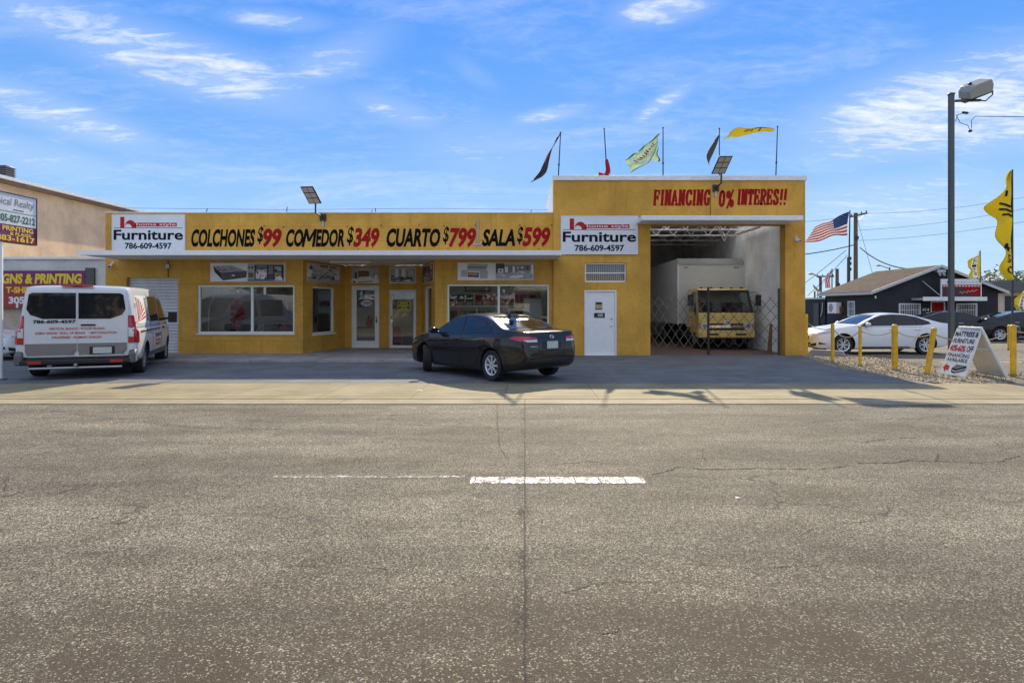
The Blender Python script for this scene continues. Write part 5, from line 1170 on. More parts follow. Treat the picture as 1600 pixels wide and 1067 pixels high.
cloth(lambda u, v: fl[0].lerp(fl[1], u).lerp(fl[0].lerp(fl[2], u), v)+Vector((.03*math.sin(9*u+3*v), .25+.10*math.sin(6*v)*u, 0)), 14, 8, M_cgreen, 'flag_fold', t, mfun=lambda u, v: M_cmint if .15 < v < .9 else M_cgreen)
mb = MB()
for k in range(9):
    s0 = .22+.075*k; pts = [(s0, .62), (s0+.02, .36+.05*(k % 3)), (s0+.03, .40), (s0+.015, .60), (s0+.05, .60-.08*(k % 2))]
    for sg in (-1, 1): mb.tube([f3(a, b)+Vector((0, sg*.010, 0)) for a, b in pts], .009, M_cred, 5)
mb.build('script', o)
t = roof_flag('dark grey flag folded beside its pole behind the right solar light', (1124, 275), (1124, 201))
q4 = [at(1123, 211, PY), at(1103, 243, PY), at(1115, 272, PY)]
def f4(u, v):
    a = smooth_path([tuple(p) for p in q4], u); w = .75*(math.sin(math.pi*min(1, u*.95+.03)))
    return a+Vector((.34*w*v*(1-.3*u), .55*w*v+.05*math.sin(8*u), -.35*w*v*(.2+.8*(1-u))))
M_cgrey = cl('slate', (.10, .11, .13))
cloth(f4, 24, 10, M_cgrey, 'flag_cloth', t, mfun=lambda u, v: M_cwhite if (v < .1 and u > .15) else M_cgrey)
t = roof_flag('yellow flag with black marks streaming level from the rightmost roof pole', (1212, 275), (1215, 198))
q5 = [at(1211, 202, PY), at(1190, 200, PY), at(1170, 200, PY), at(1154, 200, PY), at(1141, 207, PY)]
def f5(u, v):
    a = smooth_path([tuple(p) for p in q5], u); w = .25+.75*min(1, u*1.6)
    return a+Vector((0, 1.0*v*w*.8, -.10*v*w+.022*math.sin(9*u+6*v)))
cloth(f5, 36, 12, M_cyel, 'flag_cloth', t, mfun=lambda u, v: M_cblack if (.25 < u < .6 and (int(u*60) % 3 == 0) and .1 < v < .6) or (v < .05 and u < .4) else M_cyel)

# folding scissor gate across the garage opening
M_gate = mat('gate_steel', (.07, .07, .075), .5, metal=.5); M_gate_lit = mat('gate_steel_lit', (.16, .135, .105), .6, metal=.2)  # left panel uses a paler copy of the steel, light put into its colour
GYY = 21.15
gate = thing('scissor_gate', 'folding black scissor gate across the garage opening', 'gate', (6.2, GYY, 0))
def lattice(x0, x1, z0, z1, step, slope, m, name):
    b = MB(); run = (z1-z0)/slope; x = x0-run
    k = 0
    while x < x1+run:
        for sg in (1, -1):
            # bar through (x, z0) rising with sg
            xa, za, xb, zb = x, z0, x+sg*run, z1
            t0, t1 = 0.0, 1.0
            for lim, s_ in ((x0, 1), (x1, -1)):
                fa, fb = (xa-lim)*s_, (xb-lim)*s_
                if fa < 0 and fb < 0: t0, t1 = 1, 0; break
                if fa < 0: t0 = max(t0, fa/(fa-fb))
                elif fb < 0: t1 = min(t1, fa/(fa-fb))
            if t1-t0 > .05:
                P = lambda t_: Vector((xa+(xb-xa)*t_, GYY+.008*sg, za+(zb-za)*t_)); b.bar(P(t0), P(t1), .015, .006, m)
        x += step
    return b.build(name, gate, smooth=0)
lattice(4.15, 6.03, .27, 1.92, .276, 1.5, M_gate_lit, 'lattice_panel'); lattice(6.10, 8.36, .27, 1.92, .345, 1.15, M_gate, 'lattice_panel')
for x, z1, w_, m_ in ((6.065, 2.24, .035, M_dark), (8.40, 2.2, .035, M_gate)):
    b = MB(); b.box(x-w_, x+w_, GYY-.03, GYY+.03, .0, z1, m_); b.box(x-w_-.02, x+w_+.02, GYY-.05, GYY+.05, -.0, .02, m_); b.build('gate_post', gate, bevel=.005)
M_ply = mat('brown_board', (.20, .085, .04), .7, var=.3, vscale=5)
b = MB(); b.prism([(8.14, .02), (8.30, .02), (8.32, 1.0), (8.24, 1.02)], ((0, 21.5, 0), (1, 0, 0), (0, 0, 1)), -.03, 0, M_ply); tag(b.build('wooden_board'), 'reddish brown board leaning inside the garage beside the right pillar', 'board')

# ------------------------------------------------------------------ inside the showroom
M_leather = mat('dark_leather', (.02, .02, .022), .35); M_ivory = mat('ivory_fabric', (.55, .53, .48), .8); M_greyf = mat('grey_fabric', (.16, .16, .17), .85); M_redf = mat('red_fabric', (.38, .02, .025), .6); M_bluef = mat('blue_fabric', (.03, .055, .10), .8); M_balloon = mat('red_balloon', (.45, .015, .02), .2, coat=.6); M_woodd = mat('dark_wood', (.06, .03, .02), .5)
def sofa(lab, x, y, w_, m, rz=0):
    t = thing('sofa', lab, 'sofa', (x, y, .061), rz)
    def P(n, *a, bev=.05):
        b = MB(); b.box(*a, m); b.build(n, t, world=False, bevel=bev)
    P('base', -w_/2, w_/2, -.45, .40, .08, .30)
    for k in (-1, 1):
        P('arm', *sorted((k*w_/2, k*(w_/2-.2))), -.47, .38, .301, .62); P('seat_cushion', *sorted((k*.005, k*(w_/2-.205))), -.46, .12, .305, .47); P('back_cushion', *sorted((k*.005, k*(w_/2-.205))), .13, .36, .31, .92, bev=.08)
    b = MB()
    for k in (-1, 1):
        for j in (-.38, .34): b.tube([(k*(w_/2-.1), j, 0), (k*(w_/2-.1), j, .1)], .03, M_dark, 8)
    b.build('feet', t, world=False)
    return t
sofa('dark leather sofa inside the left shop window behind the balloons', -10.25, 23.0, 1.7, M_leather)
sofa('dark leather loveseat inside the left shop window, right pane', -8.45, 23.2, 1.5, M_leather)
sofa('grey sofa deep inside the showroom behind the left window', -9.6, 26.6, 2.2, M_greyf)
t = thing('arc_lamp', 'tall silver arc floor lamp at the left of the left shop window', 'lamp', (-10.92, 22.1, .06))
b = MB(); b.lathe([(0, .04), (.14, .04), (.15, .0)], (-10.92, 22.1, .062), (0, 0, 1), M_alu, 20); b.build('lamp_base', t)
b = MB(); b.tube([(-10.92+1.0*(1-math.cos(a))*.62, 22.1+.2*(1-math.cos(a)), 1.25+1.0*math.sin(a)) if a > 0 else (-10.92, 22.1, .1) for a in [0]+[k*.13 for k in range(1, 15)]], .016, M_alu, 8); b.build('lamp_stem', t)
b = MB(); ex = (-10.92+.62*(1-math.cos(1.82)), 22.1+.2*(1-math.cos(1.82)), 1.25+math.sin(1.82)); b.lathe([(.02, 0), (.10, -.03), (.15, -.12), (.14, -.12)], ex, (0, 0, 1), M_alu, 18); b.build('lamp_shade', t)
t = thing('balloon_bunch', 'tall bunch of glossy red balloons inside the left shop window', 'balloons', (-10.05, 22.35, .06))
random.seed(5); b = MB()
for k in range(24):
    a = random.uniform(0, 6.28); zz = .85+1.0*k/24; r_ = .12*math.sin(.4+2.5*k/24)+.03; b.ball((-10.05+r_*math.cos(a), 22.35+r_*math.sin(a), zz), random.uniform(.07, .11), M_balloon, 12)
b.build('balloons', t)
b = MB(); b.tube([(-10.05, 22.35, .08), (-10.05, 22.35, .95)], .015, M_alu); b.lathe([(0, .05), (.13, .05), (.14, 0)], (-10.05, 22.35, .062), (0, 0, 1), M_alu, 16); b.build('stand', t)
t = thing('side_chair', 'white folding side chair beside the mullion inside the left window', 'chair', (-9.2, 22.0, .06))
b = MB(); b.box(-9.4, -9.05, 21.85, 22.2, .48, .51, M_ivory); b.build('seat', t)
b = MB(); b.box(-9.08, -9.05, 21.85, 22.2, .62, 1.0, M_ivory); b.build('backrest', t)
for sg in (-1, 1):
    b = MB(); b.tube([(-9.06, 22.02+sg*.17, 1.0), (-9.4, 22.02+sg*.17, .062)], .014, M_ivory); b.build('leg', t)
    b = MB(); b.tube([(-9.36, 22.02+sg*.17, .5), (-9.05, 22.02+sg*.17, .062)], .014, M_ivory); b.build('leg', t)
b = MB(); b.box(-8.9, -8.15, 22.3, 22.7, .44, .50, M_redf); b.ball((-8.5, 22.5, .72), .24, M_redf, 14, (1, .6, .8)); tag(b.build('red_cushion', bevel=.02), 'red cushion on display behind the right pane of the left window', 'cushion')
# racks of small dining chairs behind the right window
t = thing('display_rack', 'long two shelf rack of chairs inside the right shop window', 'shelf', (-1.0, 24.2, .06))
for zz in (1.02, 1.63):
    b = MB(); b.box(-3.0, .65, 24.0, 24.6, zz-.04, zz, M_alu); b.build('shelf', t)
for xx in (-2.95, -1.8, -.6, .6):
    b = MB(); b.box(xx-.02, xx+.02, 24.0, 24.04, .062, 1.62, M_alu); b.build('upright', t)
def chair(lab, m, x, y, z, group):
    t = thing('dining_chair', lab, 'chair', (x, y, z), 0, group)
    b = MB(); b.box(-.14, .14, -.14, .14, .15, .19, m); b.build('seat', t, world=False, bevel=.012)
    b = MB(); b.box(-.14, .14, .11, .14, .19, .42, m); b.build('backrest', t, world=False, bevel=.02)
    for i in (-1, 1):
        for j in (-1, 1):
            b = MB(); b.box(i*.12-.012, i*.12+.012, j*.12-.012, j*.12+.012, 0, .15, M_woodd); b.build('leg', t, world=False)
    return t
for k, (fx, fz, fw, fh, fm) in enumerate(((-9.6, 2.0, 1.2, .8, M_redf), (-7.9, 2.1, .8, 1.0, M_bluef), (-6.1, 1.9, 1.0, .8, M_woodd), (-4.6, 2.1, .9, .9, M_ivory), (-2.2, 2.6, 1.2, .6, M_greyf))):
    t = thing('framed_picture', ('red', 'blue', 'brown', 'ivory', 'grey')[k]+' framed picture on the back wall of the showroom', 'picture', (fx, 29.98, fz), 0, 'pictures on the showroom wall')
    b = MB(); b.frame(((0, 29.98, 0), (1, 0, 0), (0, 0, 1)), fx-fw/2, fx+fw/2, fz-fh/2, fz+fh/2, .05, -.0, .05, M_black); b.build('frame', t); b = MB(); b.box(fx-fw/2+.05, fx+fw/2-.05, 29.95, 29.98, fz-fh/2+.05, fz+fh/2-.05, fm); b.build('canvas', t)
t = thing('display_table', 'dark dining table with a red vase inside behind the white framed door', 'table', (-6.2, 25.2, .061))
b = MB(); b.box(-6.9, -5.5, 24.8, 25.6, .76, .82, M_woodd); b.build('tabletop', t, bevel=.01)
for i in (-6.8, -5.6):
    for j in (24.9, 25.5): b = MB(); b.box(i-.04, i+.04, j-.04, j+.04, .062, .76, M_woodd); b.build('leg', t)
b = MB(); b.lathe([(0, 0), (.10, .0), (.14, .15), (.08, .32), (.05, .38), (.07, .42)], (-6.1, 25.1, .822), (0, 0, 1), M_balloon, 18); tag(b.build('red_vase'), 'glossy red vase on the dark display table inside the entrance', 'vase')
cb = chair('small dark blue chair on the upper shelf behind the right window', M_bluef, -2.75, 24.3, 1.63, 'blue chairs on the rack')
cr_ = chair('small red chair on the upper shelf behind the right window', M_redf, -1.75, 24.3, 1.63, 'red chairs on the rack')
cd_ = chair('small black chair on the lower shelf behind the right window', M_leather, -2.7, 24.3, 1.02, 'black chairs on the rack')
for k in range(1, 3): c = dup_tree(cb); c.location.x += .32*k
for k in range(1, 7): c = dup_tree(cr_); c.location.x += .34*k
for k in range(1, 10): c = dup_tree(cd_); c.location.x += .35*k
b = MB(); b.box(-.05, .62, 22.6, 23.1, .062, 1.9, M_ivory); b.box(-.02, .59, 22.58, 22.6, .10, 1.1, M_white); b.box(-.02, .59, 22.58, 22.6, 1.13, 1.86, M_white); b.box(.0, .03, 22.55, 22.58, .8, 1.08, M_alu); tag(b.build('white_cabinet', bevel=.01), 'tall white cabinet inside the right end of the right shop window', 'cabinet')
b = MB(); b.box(-5.9, -5.1, 26.0, 26.5, .062, .8, M_redf); b.box(-4.9, -4.2, 25.6, 26.2, .062, .5, M_ply); tag(b.build('floor_display', bevel=.03), 'red and brown boxes on the showroom floor behind the doors', 'display')

# ------------------------------------------------------------------ left neighbours
M_stuccow = blockwall('white_stucco', (.66, .67, .67), bw=900, bh=900, grime=.3, bstr=.3)
M_beige = blockwall('beige_stucco', (.58, .48, .36), bw=900, bh=900, grime=.3, bstr=.3)
M_peach = blockwall('peach_stucco', (.92, .66, .42), bw=900, bh=900, grime=.25, bstr=.5, along='y')
nb = thing('print_shop', 'low white print shop against the left end of the yellow store', 'building', (-20, 22.4, 0))
b = MB(); b.box(-40, -13.95, 22.4, 22.6, 2.3, 3.25, M_stuccow); b.box(-40, -13.95, 22.45, 22.6, 0, 2.298, M_beige); b.box(-40, -13.95, 22.6, 23.9, 0, 3.1, M_stuccow); b.build('wall', nb)
b = MB(); b.box(-40, -13.93, 22.32, 22.7, 3.252, 3.33, M_whitetrim); b.build('coping', nb)
b = MB(); b.tube([(-14.0, 22.35, 0), (-14.0, 22.35, 3.2)], .05, M_dark); b.tube([(-13.98, 22.2, 2.7), (-13.98, 22.2, 2.95)], .05, M_steel); b.build('downpipe', nb)
t = thing('shop_sign', 'purple and red banner sign with yellow lettering on the white print shop', 'sign', (-16.7, 22.35, 1.9))
M_purple = mat('sign_purple', (.16, .02, .12), .5); M_sred = mat('sign_brick_red', (.36, .03, .03), .5); M_syel = mat('sign_yellow', (.85, .58, .02), .5)
b = MB(); fr = ((-19.05, 22.34, 1.55), (1, 0, 0), (0, 0, 1)); b.prism([(0, 0), (3.72, 0), (3.72, 1.30), (0, 1.30)], fr, 0, .05, M_sred)
n0 = 10
for k in range(n0):
    z0, z1 = .55+.075*k, .55+.075*(k+1); f_ = k/(n0-1); b.art(((-19.05, 22.289, 1.55), (1, 0, 0), (0, 0, 1)), [(0, z0), (3.72, z0), (3.72, z1), (0, z1)], M_purple if k > 4 else mat('sign_mix%d' % k, (.34-.03*k, .03, .03+.015*k), .5))
b.text('SIGNS & PRINTING', (-16.95, 22.284, 2.57), (1, 0, 0), (0, 0, 1), 3.05, .36, M_syel, .05, .12); b.text('T-SHIRTS', (-17.47, 22.284, 2.18), (1, 0, 0), (0, 0, 1), 1.2, .22, M_syel, .05); b.text('305-883-1617', (-16.9, 22.284, 1.82), (1, 0, 0), (0, 0, 1), 2.15, .26, M_signwhite, .05); b.build('panel', t, smooth=0)
b = MB(); b.box(-15.32, -15.02, 22.30, 22.38, 1.7, 2.95, mat('sign_end', (.08, .09, .085), .6)); b.build('sign_end_panel', t)
pe = thing('peach_building', 'tall peach stucco building rising behind the white print shop', 'building', (-22, 28, 0))
b = MB(); b.box(-36, -20, 23.95, 46, 0, 6.30, M_peach); b.build('wall', pe)
M_roofbr = mat('roof_edge_brown', (.25, .18, .14), .7, var=.2)
b = MB(); b.box(-36.3, -19.75, 23.7, 46.3, 6.302, 6.42, M_roofbr); b.build('roof_slab', pe)
b = MB(); b.box(-36.3, -19.62, 23.58, 46.3, 6.422, 6.54, M_whitetrim); b.build('roof_edge', pe)
t = thing('roof_air_conditioner', 'dark louvred air conditioner on the peach building roof', 'air conditioner', (-20.6, 25, 6.54))
b = MB(); b.box(-22.0, -20.2, 24.9, 25.35, 6.542, 7.10, M_dark); b.build('casing', t, bevel=.02)
b = MB()
for k in range(6): b.box(-22.03, -20.17, 24.87, 25.38, 6.62+k*.08, 6.65+k*.08, M_grey)
b.build('louvre', t)
t = thing('realty_sign', 'two panel pole sign for a realty and a print shop, left edge', 'sign', (-11.43, 14.0, 0))
SX = -11.43; u, v = (0, 1, 0), (0, 0, 1)
b = MB(); b.tube([(SX-.06, 14.0, 0), (SX-.06, 14.0, 3.1)], .06, M_white, 14); b.lathe([(.14, 0), (.14, .02), (.06, .03)], (SX-.06, 14.0, 0.02), (0, 0, 1), M_steel, 12); b.build('pole', t)
b = MB(); b.box(SX-.12, SX, 13.2, 14.97, 3.42, 4.10, M_signwhite); M_tgreen = mat('sign_dark_green', (.02, .12, .06), .5); M_tgrey = mat('sign_grey', (.12, .14, .15), .5)
b.text('Tropical Realty', (SX+.004, 14.20, 3.90), u, v, 1.40, .21, M_tgrey, .0, .1); b.box(SX, SX+.003, 14.30, 14.44, 3.75, 3.775, M_tgrey); b.box(SX, SX+.003, 14.46, 14.60, 3.75, 3.775, M_tgrey); b.box(SX, SX+.003, 13.2, 14.97, 3.70, 3.712, M_tgrey)
b.text('305-827-2212', (SX+.004, 14.40, 3.56), u, v, 1.06, .17, M_tgreen, .03); b.build('panel', t, smooth=0, label='white upper panel with a realty name and green phone number')
b = MB(); b.box(SX-.12, SX, 13.2, 14.97, 3.04, 3.418, M_purple); b.box(SX, SX+.002, 13.2, 14.97, 3.04, 3.12, M_sred)
b.text('SIGNS & PRINTING', (SX+.005, 14.05, 3.335), u, v, 1.65, .11, M_syel, .03); b.text('& FLAGS', (SX+.005, 14.5, 3.225), u, v, .6, .07, M_syel, .03); b.text('305-883-1617', (SX+.005, 14.12, 3.12), u, v, 1.6, .13, M_syel, .03); b.build('panel', t, smooth=0, label='purple lower panel with yellow lettering')
b = MB(); b.frame(((SX+.001, 0, 0), (0, 1, 0), (0, 0, 1)), 13.18, 14.99, 3.02, 4.12, .02, -.13, .012, M_dark); b.build('frame', t)

# ------------------------------------------------------------------ right side: dark building
M_char = blockwall('charcoal_block', (.030, .031, .038), bw=.6, bh=.28, grime=.1, joint=.7)
M_chary = blockwall('charcoal_block_side', (.030, .031, .038), bw=.6, bh=.28, grime=.1, joint=.7, along='y')
def shingle():
    m, t, p, P = newmat('brown_shingle'); br = nd(t, 'ShaderNodeTexBrick'); br.inputs['Scale'].default_value = 1; br.inputs['Brick Width'].default_value = .35; br.inputs['Row Height'].default_value = .14; br.inputs['Mortar Size'].default_value = .008
    x, y, z = sepxyz(t, P); cv = nd(t, 'ShaderNodeCombineXYZ'); t.links.new(y, cv.inputs[0]); t.links.new(x, cv.inputs[1]); t.links.new(cv.outputs[0], br.inputs['Vector'])
    br.inputs['Color1'].default_value = (.088, .064, .052, 1); br.inputs['Color2'].default_value = (.064, .048, .041, 1); br.inputs['Mortar'].default_value = (.05, .03, .02, 1)
    c = mixc(t, 1.0, br.outputs['Color'], mapr(t, noise(t, P, 2, 6), .3, .7, .75, 1.2), 'MULTIPLY'); t.links.new(c, p.inputs['Base Color']); p.inputs['Roughness'].default_value = .95; p.inputs['Specular IOR Level'].default_value = .15; return m
M_shing = shingle()
db = thing('charcoal_building', 'charcoal single storey building with a brown shingle gable roof across the lot', 'building', (24.4, 41, 0))
BX0, BX1, BY0, BY1, EV, AP = 20.8, 28.1, 38.0, 44.3, 2.5, 3.92; XM = 24.5
FB = ((0, BY0, 0), (1, 0, 0), (0, 0, 1))
w1, w2, dr = (22.2, 23.5, 1.0, 1.79), (25.6, 26.85, 1.0, 1.79), (24.1, 24.95, .0, 1.9)
b = MB(); b.wall(FB, BX0, BX1, 0, EV, .2, [w1, w2, dr], M_char); b.prism([(BX0, EV), (BX1, EV), (XM, AP)], FB, -.2, 0, M_char); b.build('wall', db, smooth=0)
FS = ((BX0, 0, 0), (0, -1, 0), (0, 0, 1))
ws = (-41.2, -40.3, .95, 1.95)
b = MB(); b.wall(FS, -BY1, -BY0-.202, 0, EV, .2, [ws], M_chary); b.box(BX1-.2, BX1, BY0+.2, BY1, 0, EV, M_chary); b.box(BX0, BX1, BY1-.2, BY1, 0, EV, M_char); b.build('wall', db, smooth=0)
b = MB()
for sg in (-1, 1):
    xe = BX0-.35 if sg < 0 else BX1+.35; ze = EV-.35*(AP-EV)/(XM-BX0)
    b.prism([(xe, ze+.03), (XM, AP+.03), (XM, AP+.13), (xe, ze+.13)], ((0, BY0-.35, 0), (1, 0, 0), (0, 0, 1)), -(BY1-BY0+.7), 0, M_shing)
rf = b.build('roof', db, smooth=0)
M_fascia = mat('pale_fascia', (.50, .52, .53), .5)
b = MB()
for sg in (-1, 1):
    xe = BX0-.40 if sg < 0 else BX1+.40; ze = EV-.40*(AP-EV)/(XM-BX0)
    b.prism([(xe, ze-.02), (XM, AP-.02), (XM, AP+.15), (xe, ze+.15)], ((0, BY0-.352, 0), (1, 0, 0), (0, 0, 1)), 0, .04, M_fascia)
b.box(BX0-.44, BX0-.36, BY0-.39, BY1+.35, EV-.19, EV-.03, M_fascia); b.build('fascia', rf, smooth=0)
M_bars = mat('white_bars', (.68, .70, .72), .5)
def barred(fr, h, nb_, lab=None, blue=False):
    f = MB(); f.frame(fr, *h, .07, -.08, .03, M_bars); o = f.build('window', db, lab)
    p = MB(); p.prism([(h[0]+.07, h[2]+.07), (h[1]-.07, h[2]+.07), (h[1]-.07, h[3]-.07), (h[0]+.07, h[3]-.07)], fr, -.09, -.08, mat('window_blue', (.02, .09, .22), .15, coat=.5) if blue else M_carglass); p.build('pane', o)
    g = MB()
    for k in range(nb_): xx = h[0]+.07+(h[1]-h[0]-.14)*(k+.5)/nb_; g.prism([(xx-.014, h[2]+.07), (xx+.014, h[2]+.07), (xx+.014, h[3]-.07), (xx-.014, h[3]-.07)], fr, .0, .02, M_bars)
    g.prism([(h[0]+.07, (h[2]+h[3])/2-.015), (h[1]-.07, (h[2]+h[3])/2-.015), (h[1]-.07, (h[2]+h[3])/2+.015), (h[0]+.07, (h[2]+h[3])/2+.015)], fr, .021, .03, M_bars); g.build('window_bars', o)
barred(FB, w1, 11); barred(FB, w2, 11); barred(FS, ws, 5, 'bluish window in the side wall', True)
b = MB(); b.prism([(dr[0], 0), (dr[1], 0), (dr[1], 1.9), (dr[0], 1.9)], FB, -.12, -.06, M_dark); b.prism([(dr[0]+.08, 1.35), (dr[1]-.08, 1.35), (dr[1]-.08, 1.85), (dr[0]+.08, 1.85)], FB, -.058, -.05, M_letred); b.prism([(dr[0]+.15, 1.0), (dr[1]-.15, 1.0), (dr[1]-.15, 1.2), (dr[0]+.15, 1.2)], FB, -.058, -.05, M_grey); b.frame(FB, *dr, .05, -.06, .02, M_white); b.build('door', db)
b = MB(); b.box(22.95, 26.65, 36.9, BY0-.002, 1.97, 2.10, M_fascia); b.box(22.95, 26.65, 36.88, 36.9, 1.93, 2.16, M_white); b.build('awning', db)
b = MB(); b.text('414', (23.8, BY0-.004, 1.42), (1, 0, 0), (0, 0, 1), .42, .18, M_signwhite, .03); b.build('house_number', db, smooth=0)
b = MB(); b.box(21.0, 27.0, 44.302, 49.5, 0, 2.12, M_chary); b.box(20.9, 27.0, 44.302, 49.6, 2.122, 2.24, M_fascia); b.build('rear_extension', db)
b = MB(); b.tube([(20.95, 45.0, 1.9), (20.9, 45.0, 1.2), (20.95, 45.3, .9)], .04, M_fascia); b.box(20.93, 20.99, 45.6, 46.4, 0, 1.85, M_black); b.build('side_door', db)
b = MB(); b.tube([at(1441, 439, 37.95), at(1469, 462, 37.2)], .03, M_steel); b.build('sign_strut', db)
b = MB(); c = at(1468, 424, 37.9); b.box(c.x-.25, c.x+.25, 37.7, 37.99, c.z-.08, c.z+.12, M_fascia); b.tube([c+Vector((-.1, -.1, -.1)), c+Vector((-.15, -.3, -.25))], .07, M_alu); b.tube([c+Vector((.12, -.1, -.1)), c+Vector((.12, -.3, -.25))], .07, M_alu); b.build('floodlight', db)
b = MB(); b.tube([(20.7, 37.8, 2.2), (20.62, 37.6, 2.12)], .05, M_white); b.build('floodlight', db)
t = thing('wall_sign', 'white and dark red business sign over the door of the charcoal building', 'sign', (25.25, 37.1, 2.1))
b = MB(); b.box(24.1, 26.45, 37.05, 37.13, 2.12, 3.2, M_signwhite); fr = ((24.1, 37.05, 2.12), (1, 0, 0), (0, 0, 1)); M_maroon = mat('sign_maroon', (.07, .012, .02), .5); b.art(fr, [(.06, .05), (2.29, .05), (2.29, .70), (.06, .70)], M_maroon); b.art(fr, [(1.45, .25), (2.29, .12), (2.29, .58), (1.25, .56)], M_letred, 1.6); b.art(fr, [(.06, .58), (2.29, .58), (2.29, .74), (.06, .74)], M_letred, 2.2)
b.tube([(24.1+1.05+.085*k, 37.04, 2.12+.27+.07*math.sin(k*2.3)+.012*k) for k in range(13)], .012, M_signwhite, 5)
for k in range(12): b.box(24.22+.18*k, 24.22+.18*k+.12, 37.038, 37.045, 2.755, 2.81, M_signwhite)
for k in range(7): b.box(24.85+.2*k, 24.85+.2*k+.15, 37.04, 37.046, 2.99, 3.02, M_steel)
b.box(24.45, 24.55, 37.04, 37.05, 2.95, 3.08, M_navy); b.build('panel', t, smooth=0)
t = thing('split_air_conditioner', 'white split air conditioner unit on brackets on the charcoal side wall', 'air conditioner', (20.5, 42.6, 1.2))
b = MB(); b.box(20.38, 20.74, 41.9, 43.1, 1.15, 1.88, M_white); b.build('casing', t, bevel=.02)
b = MB(); b.lathe([(0, .01), (.27, .01), (.29, 0)], (20.38, 42.65, 1.52), (-1, 0, 0), M_grey, 24)
for k in range(4): b.lathe([(.06*k+.05, .02), (.06*k+.07, .02)], (20.38, 42.65, 1.52), (-1, 0, 0), M_white, 24)
b.build('fan_grille', t)
b = MB(); b.box(20.6, 20.8, 41.75, 41.9, 1.2, 1.6, M_ply); b.box(20.4, 20.8, 42.0, 42.06, 1.09, 1.15, M_steel); b.box(20.4, 20.8, 42.95, 43.0, 1.09, 1.15, M_steel); b.build('bracket', t)
t = thing('satellite_dish', 'grey satellite dish on the flat rear roof beside the yellow pillar', 'dish', (21.0, 46, 2.24))
b = MB(); b.lathe([(0, 0), (.2, .02), (.38, .08), (.52, .17), (.50, .17), (.36, .1), (0, .03)], (20.95, 46, 2.72), (.55, -.3, .6), M_steel, 24); b.build('reflector', t); b = MB(); b.tube([(21.1, 46.1, 2.24), (21.05, 46.05, 2.7)], .03, M_steel); b.build('mast', t)
fbld = thing('grey_building', 'long grey ribbed metal building at the far right', 'building', (50, 62, 0))
M_rib = mat('ribbed_metal', (.20, .20, .195), .5, var=.1)
b = MB(); b.box(44, 80, 60, 72, 0, 3.0, M_beige)
b.build('wall', fbld); b = MB(); b.box(43.6, 80, 59.5, 72, 3.002, 3.95, M_rib)
for k in range(9): b.box(43.58, 80, 59.46, 59.5, 3.05+k*.1, 3.09+k*.1, M_grey)
b.build('roof_band', fbld)
b = MB()
b.box(45, 47, 59.95, 60, .8, 2.6, M_dark); b.build('window', fbld); b = MB(); b.box(48, 54, 59.95, 60, .6, 2.6, M_dark); b.build('window', fbld)
# ------------------------------------------------------------------ posts, rope, sandwich board, gravel
M_bol = mat('yellow_post_paint', (.72, .42, .02), .55, var=.25, vscale=9)
bols = []
def bollard(lab, px, yb, h, r, lean=0, group='yellow posts along the gravel strip'):
    Y = 1600/(yb-479); X = (px-820)/1000*Y
    b = MB(); b.tube([(0, 0, -.1), (lean*h, 0, h-.02)], r, M_bol, 16); b.ball((lean*h, 0, h-.025), r, M_bol, 16, (1, 1, .6)); b.lathe([(r*1.25, 0), (r*1.2, .03), (r, .05)], (0, 0, 0), (0, 0, 1), M_walk, 14)
    o = b.build('yellow_post', world=False); o.location = (X, Y, .0); tag(o, lab, 'post', group); bols.append(Vector((X+lean*h*.85, Y, h*.88))); return o
bollard('thin yellow post nearest the yellow store, first of the row', 1301, 567, 1.11, .048)
bollard('thin yellow post in front of the white sedan front wheel', 1344, 572, 1.09, .042)
bollard('thick upright yellow post in front of the white sedan doors', 1398, 579, 1.14, .072)
bollard('leaning yellow post left of the sandwich board', 1447, 586, 1.10, .062, .17)
b4 = bols[-1]
bollard('yellow post at the right edge in front of the feather flag', 1583, 587, 1.17, .065); bR = bols[-1]
bollard('farther yellow post behind the feather flag pole', 1578, 546, .90, .08)
o = MB(); o.box(9.19, 9.29, 20.98, 21.08, 0, 1.35, M_bol); tag(o.build('corner_guard', bevel=.01), 'yellow guard post fixed to the right corner of the store', 'post')
M_rope = mat('rope', (.45, .36, .25), .9)
def sag(a, b, s, n=14): return [Vector(a).lerp(Vector(b), k/n)+Vector((0, 0, -s*4*(k/n)*(1-k/n))) for k in range(n+1)]
o = MB(); pts = [Vector((9.28, 20.96, 1.05))]+bols[:4]+[bR, Vector((18, 14.4, 1.0))]
for a, b_, s_ in zip(pts, pts[1:], (.10, .22, .12, .12, .22, .25)): o.tube(sag(a, b_, s_), .014, M_rope, 6)
tag(o.build('rope'), 'tan rope sagging between the yellow posts', 'rope')
# A-frame board: front face looks towards -x
t = thing('sandwich_board', 'white A-frame board advertising mattress and furniture discounts', 'sign', (10.15, 14.55, .02))
bl, br_, tl, tr_ = Vector((9.68, 14.95, .05)), Vector((9.72, 14.15, .05)), Vector((10.09, 14.92, 1.10)), Vector((10.13, 14.16, 1.10))
u = (br_-bl).normalized(); wd = (br_-bl).length; v = ((tl-bl)-u*(tl-bl).dot(u)); hh = v.length; v = v.normalized(); n_ = u.cross(v)
M_board = mat('board_white', (.72, .73, .72), .5, var=.12, vscale=8)
b = MB(); fr = (bl, u, v); b.prism([(0, 0), (wd, 0), (wd-.03, hh), (.03, hh)], fr, -.045, 0, M_board); b.prism([(.0, -.06), (.1, -.06), (.12, 0), (0, 0)], fr, -.04, -.005, M_board); b.prism([(wd-.1, -.06), (wd, -.06), (wd, 0), (wd-.12, 0)], fr, -.04, -.005, M_board)
for a in (.16, .42, .66): b.prism([(a, hh), (a+.12, hh), (a+.09, hh+.06), (a+.03, hh+.06)], fr, -.04, -.005, M_board)
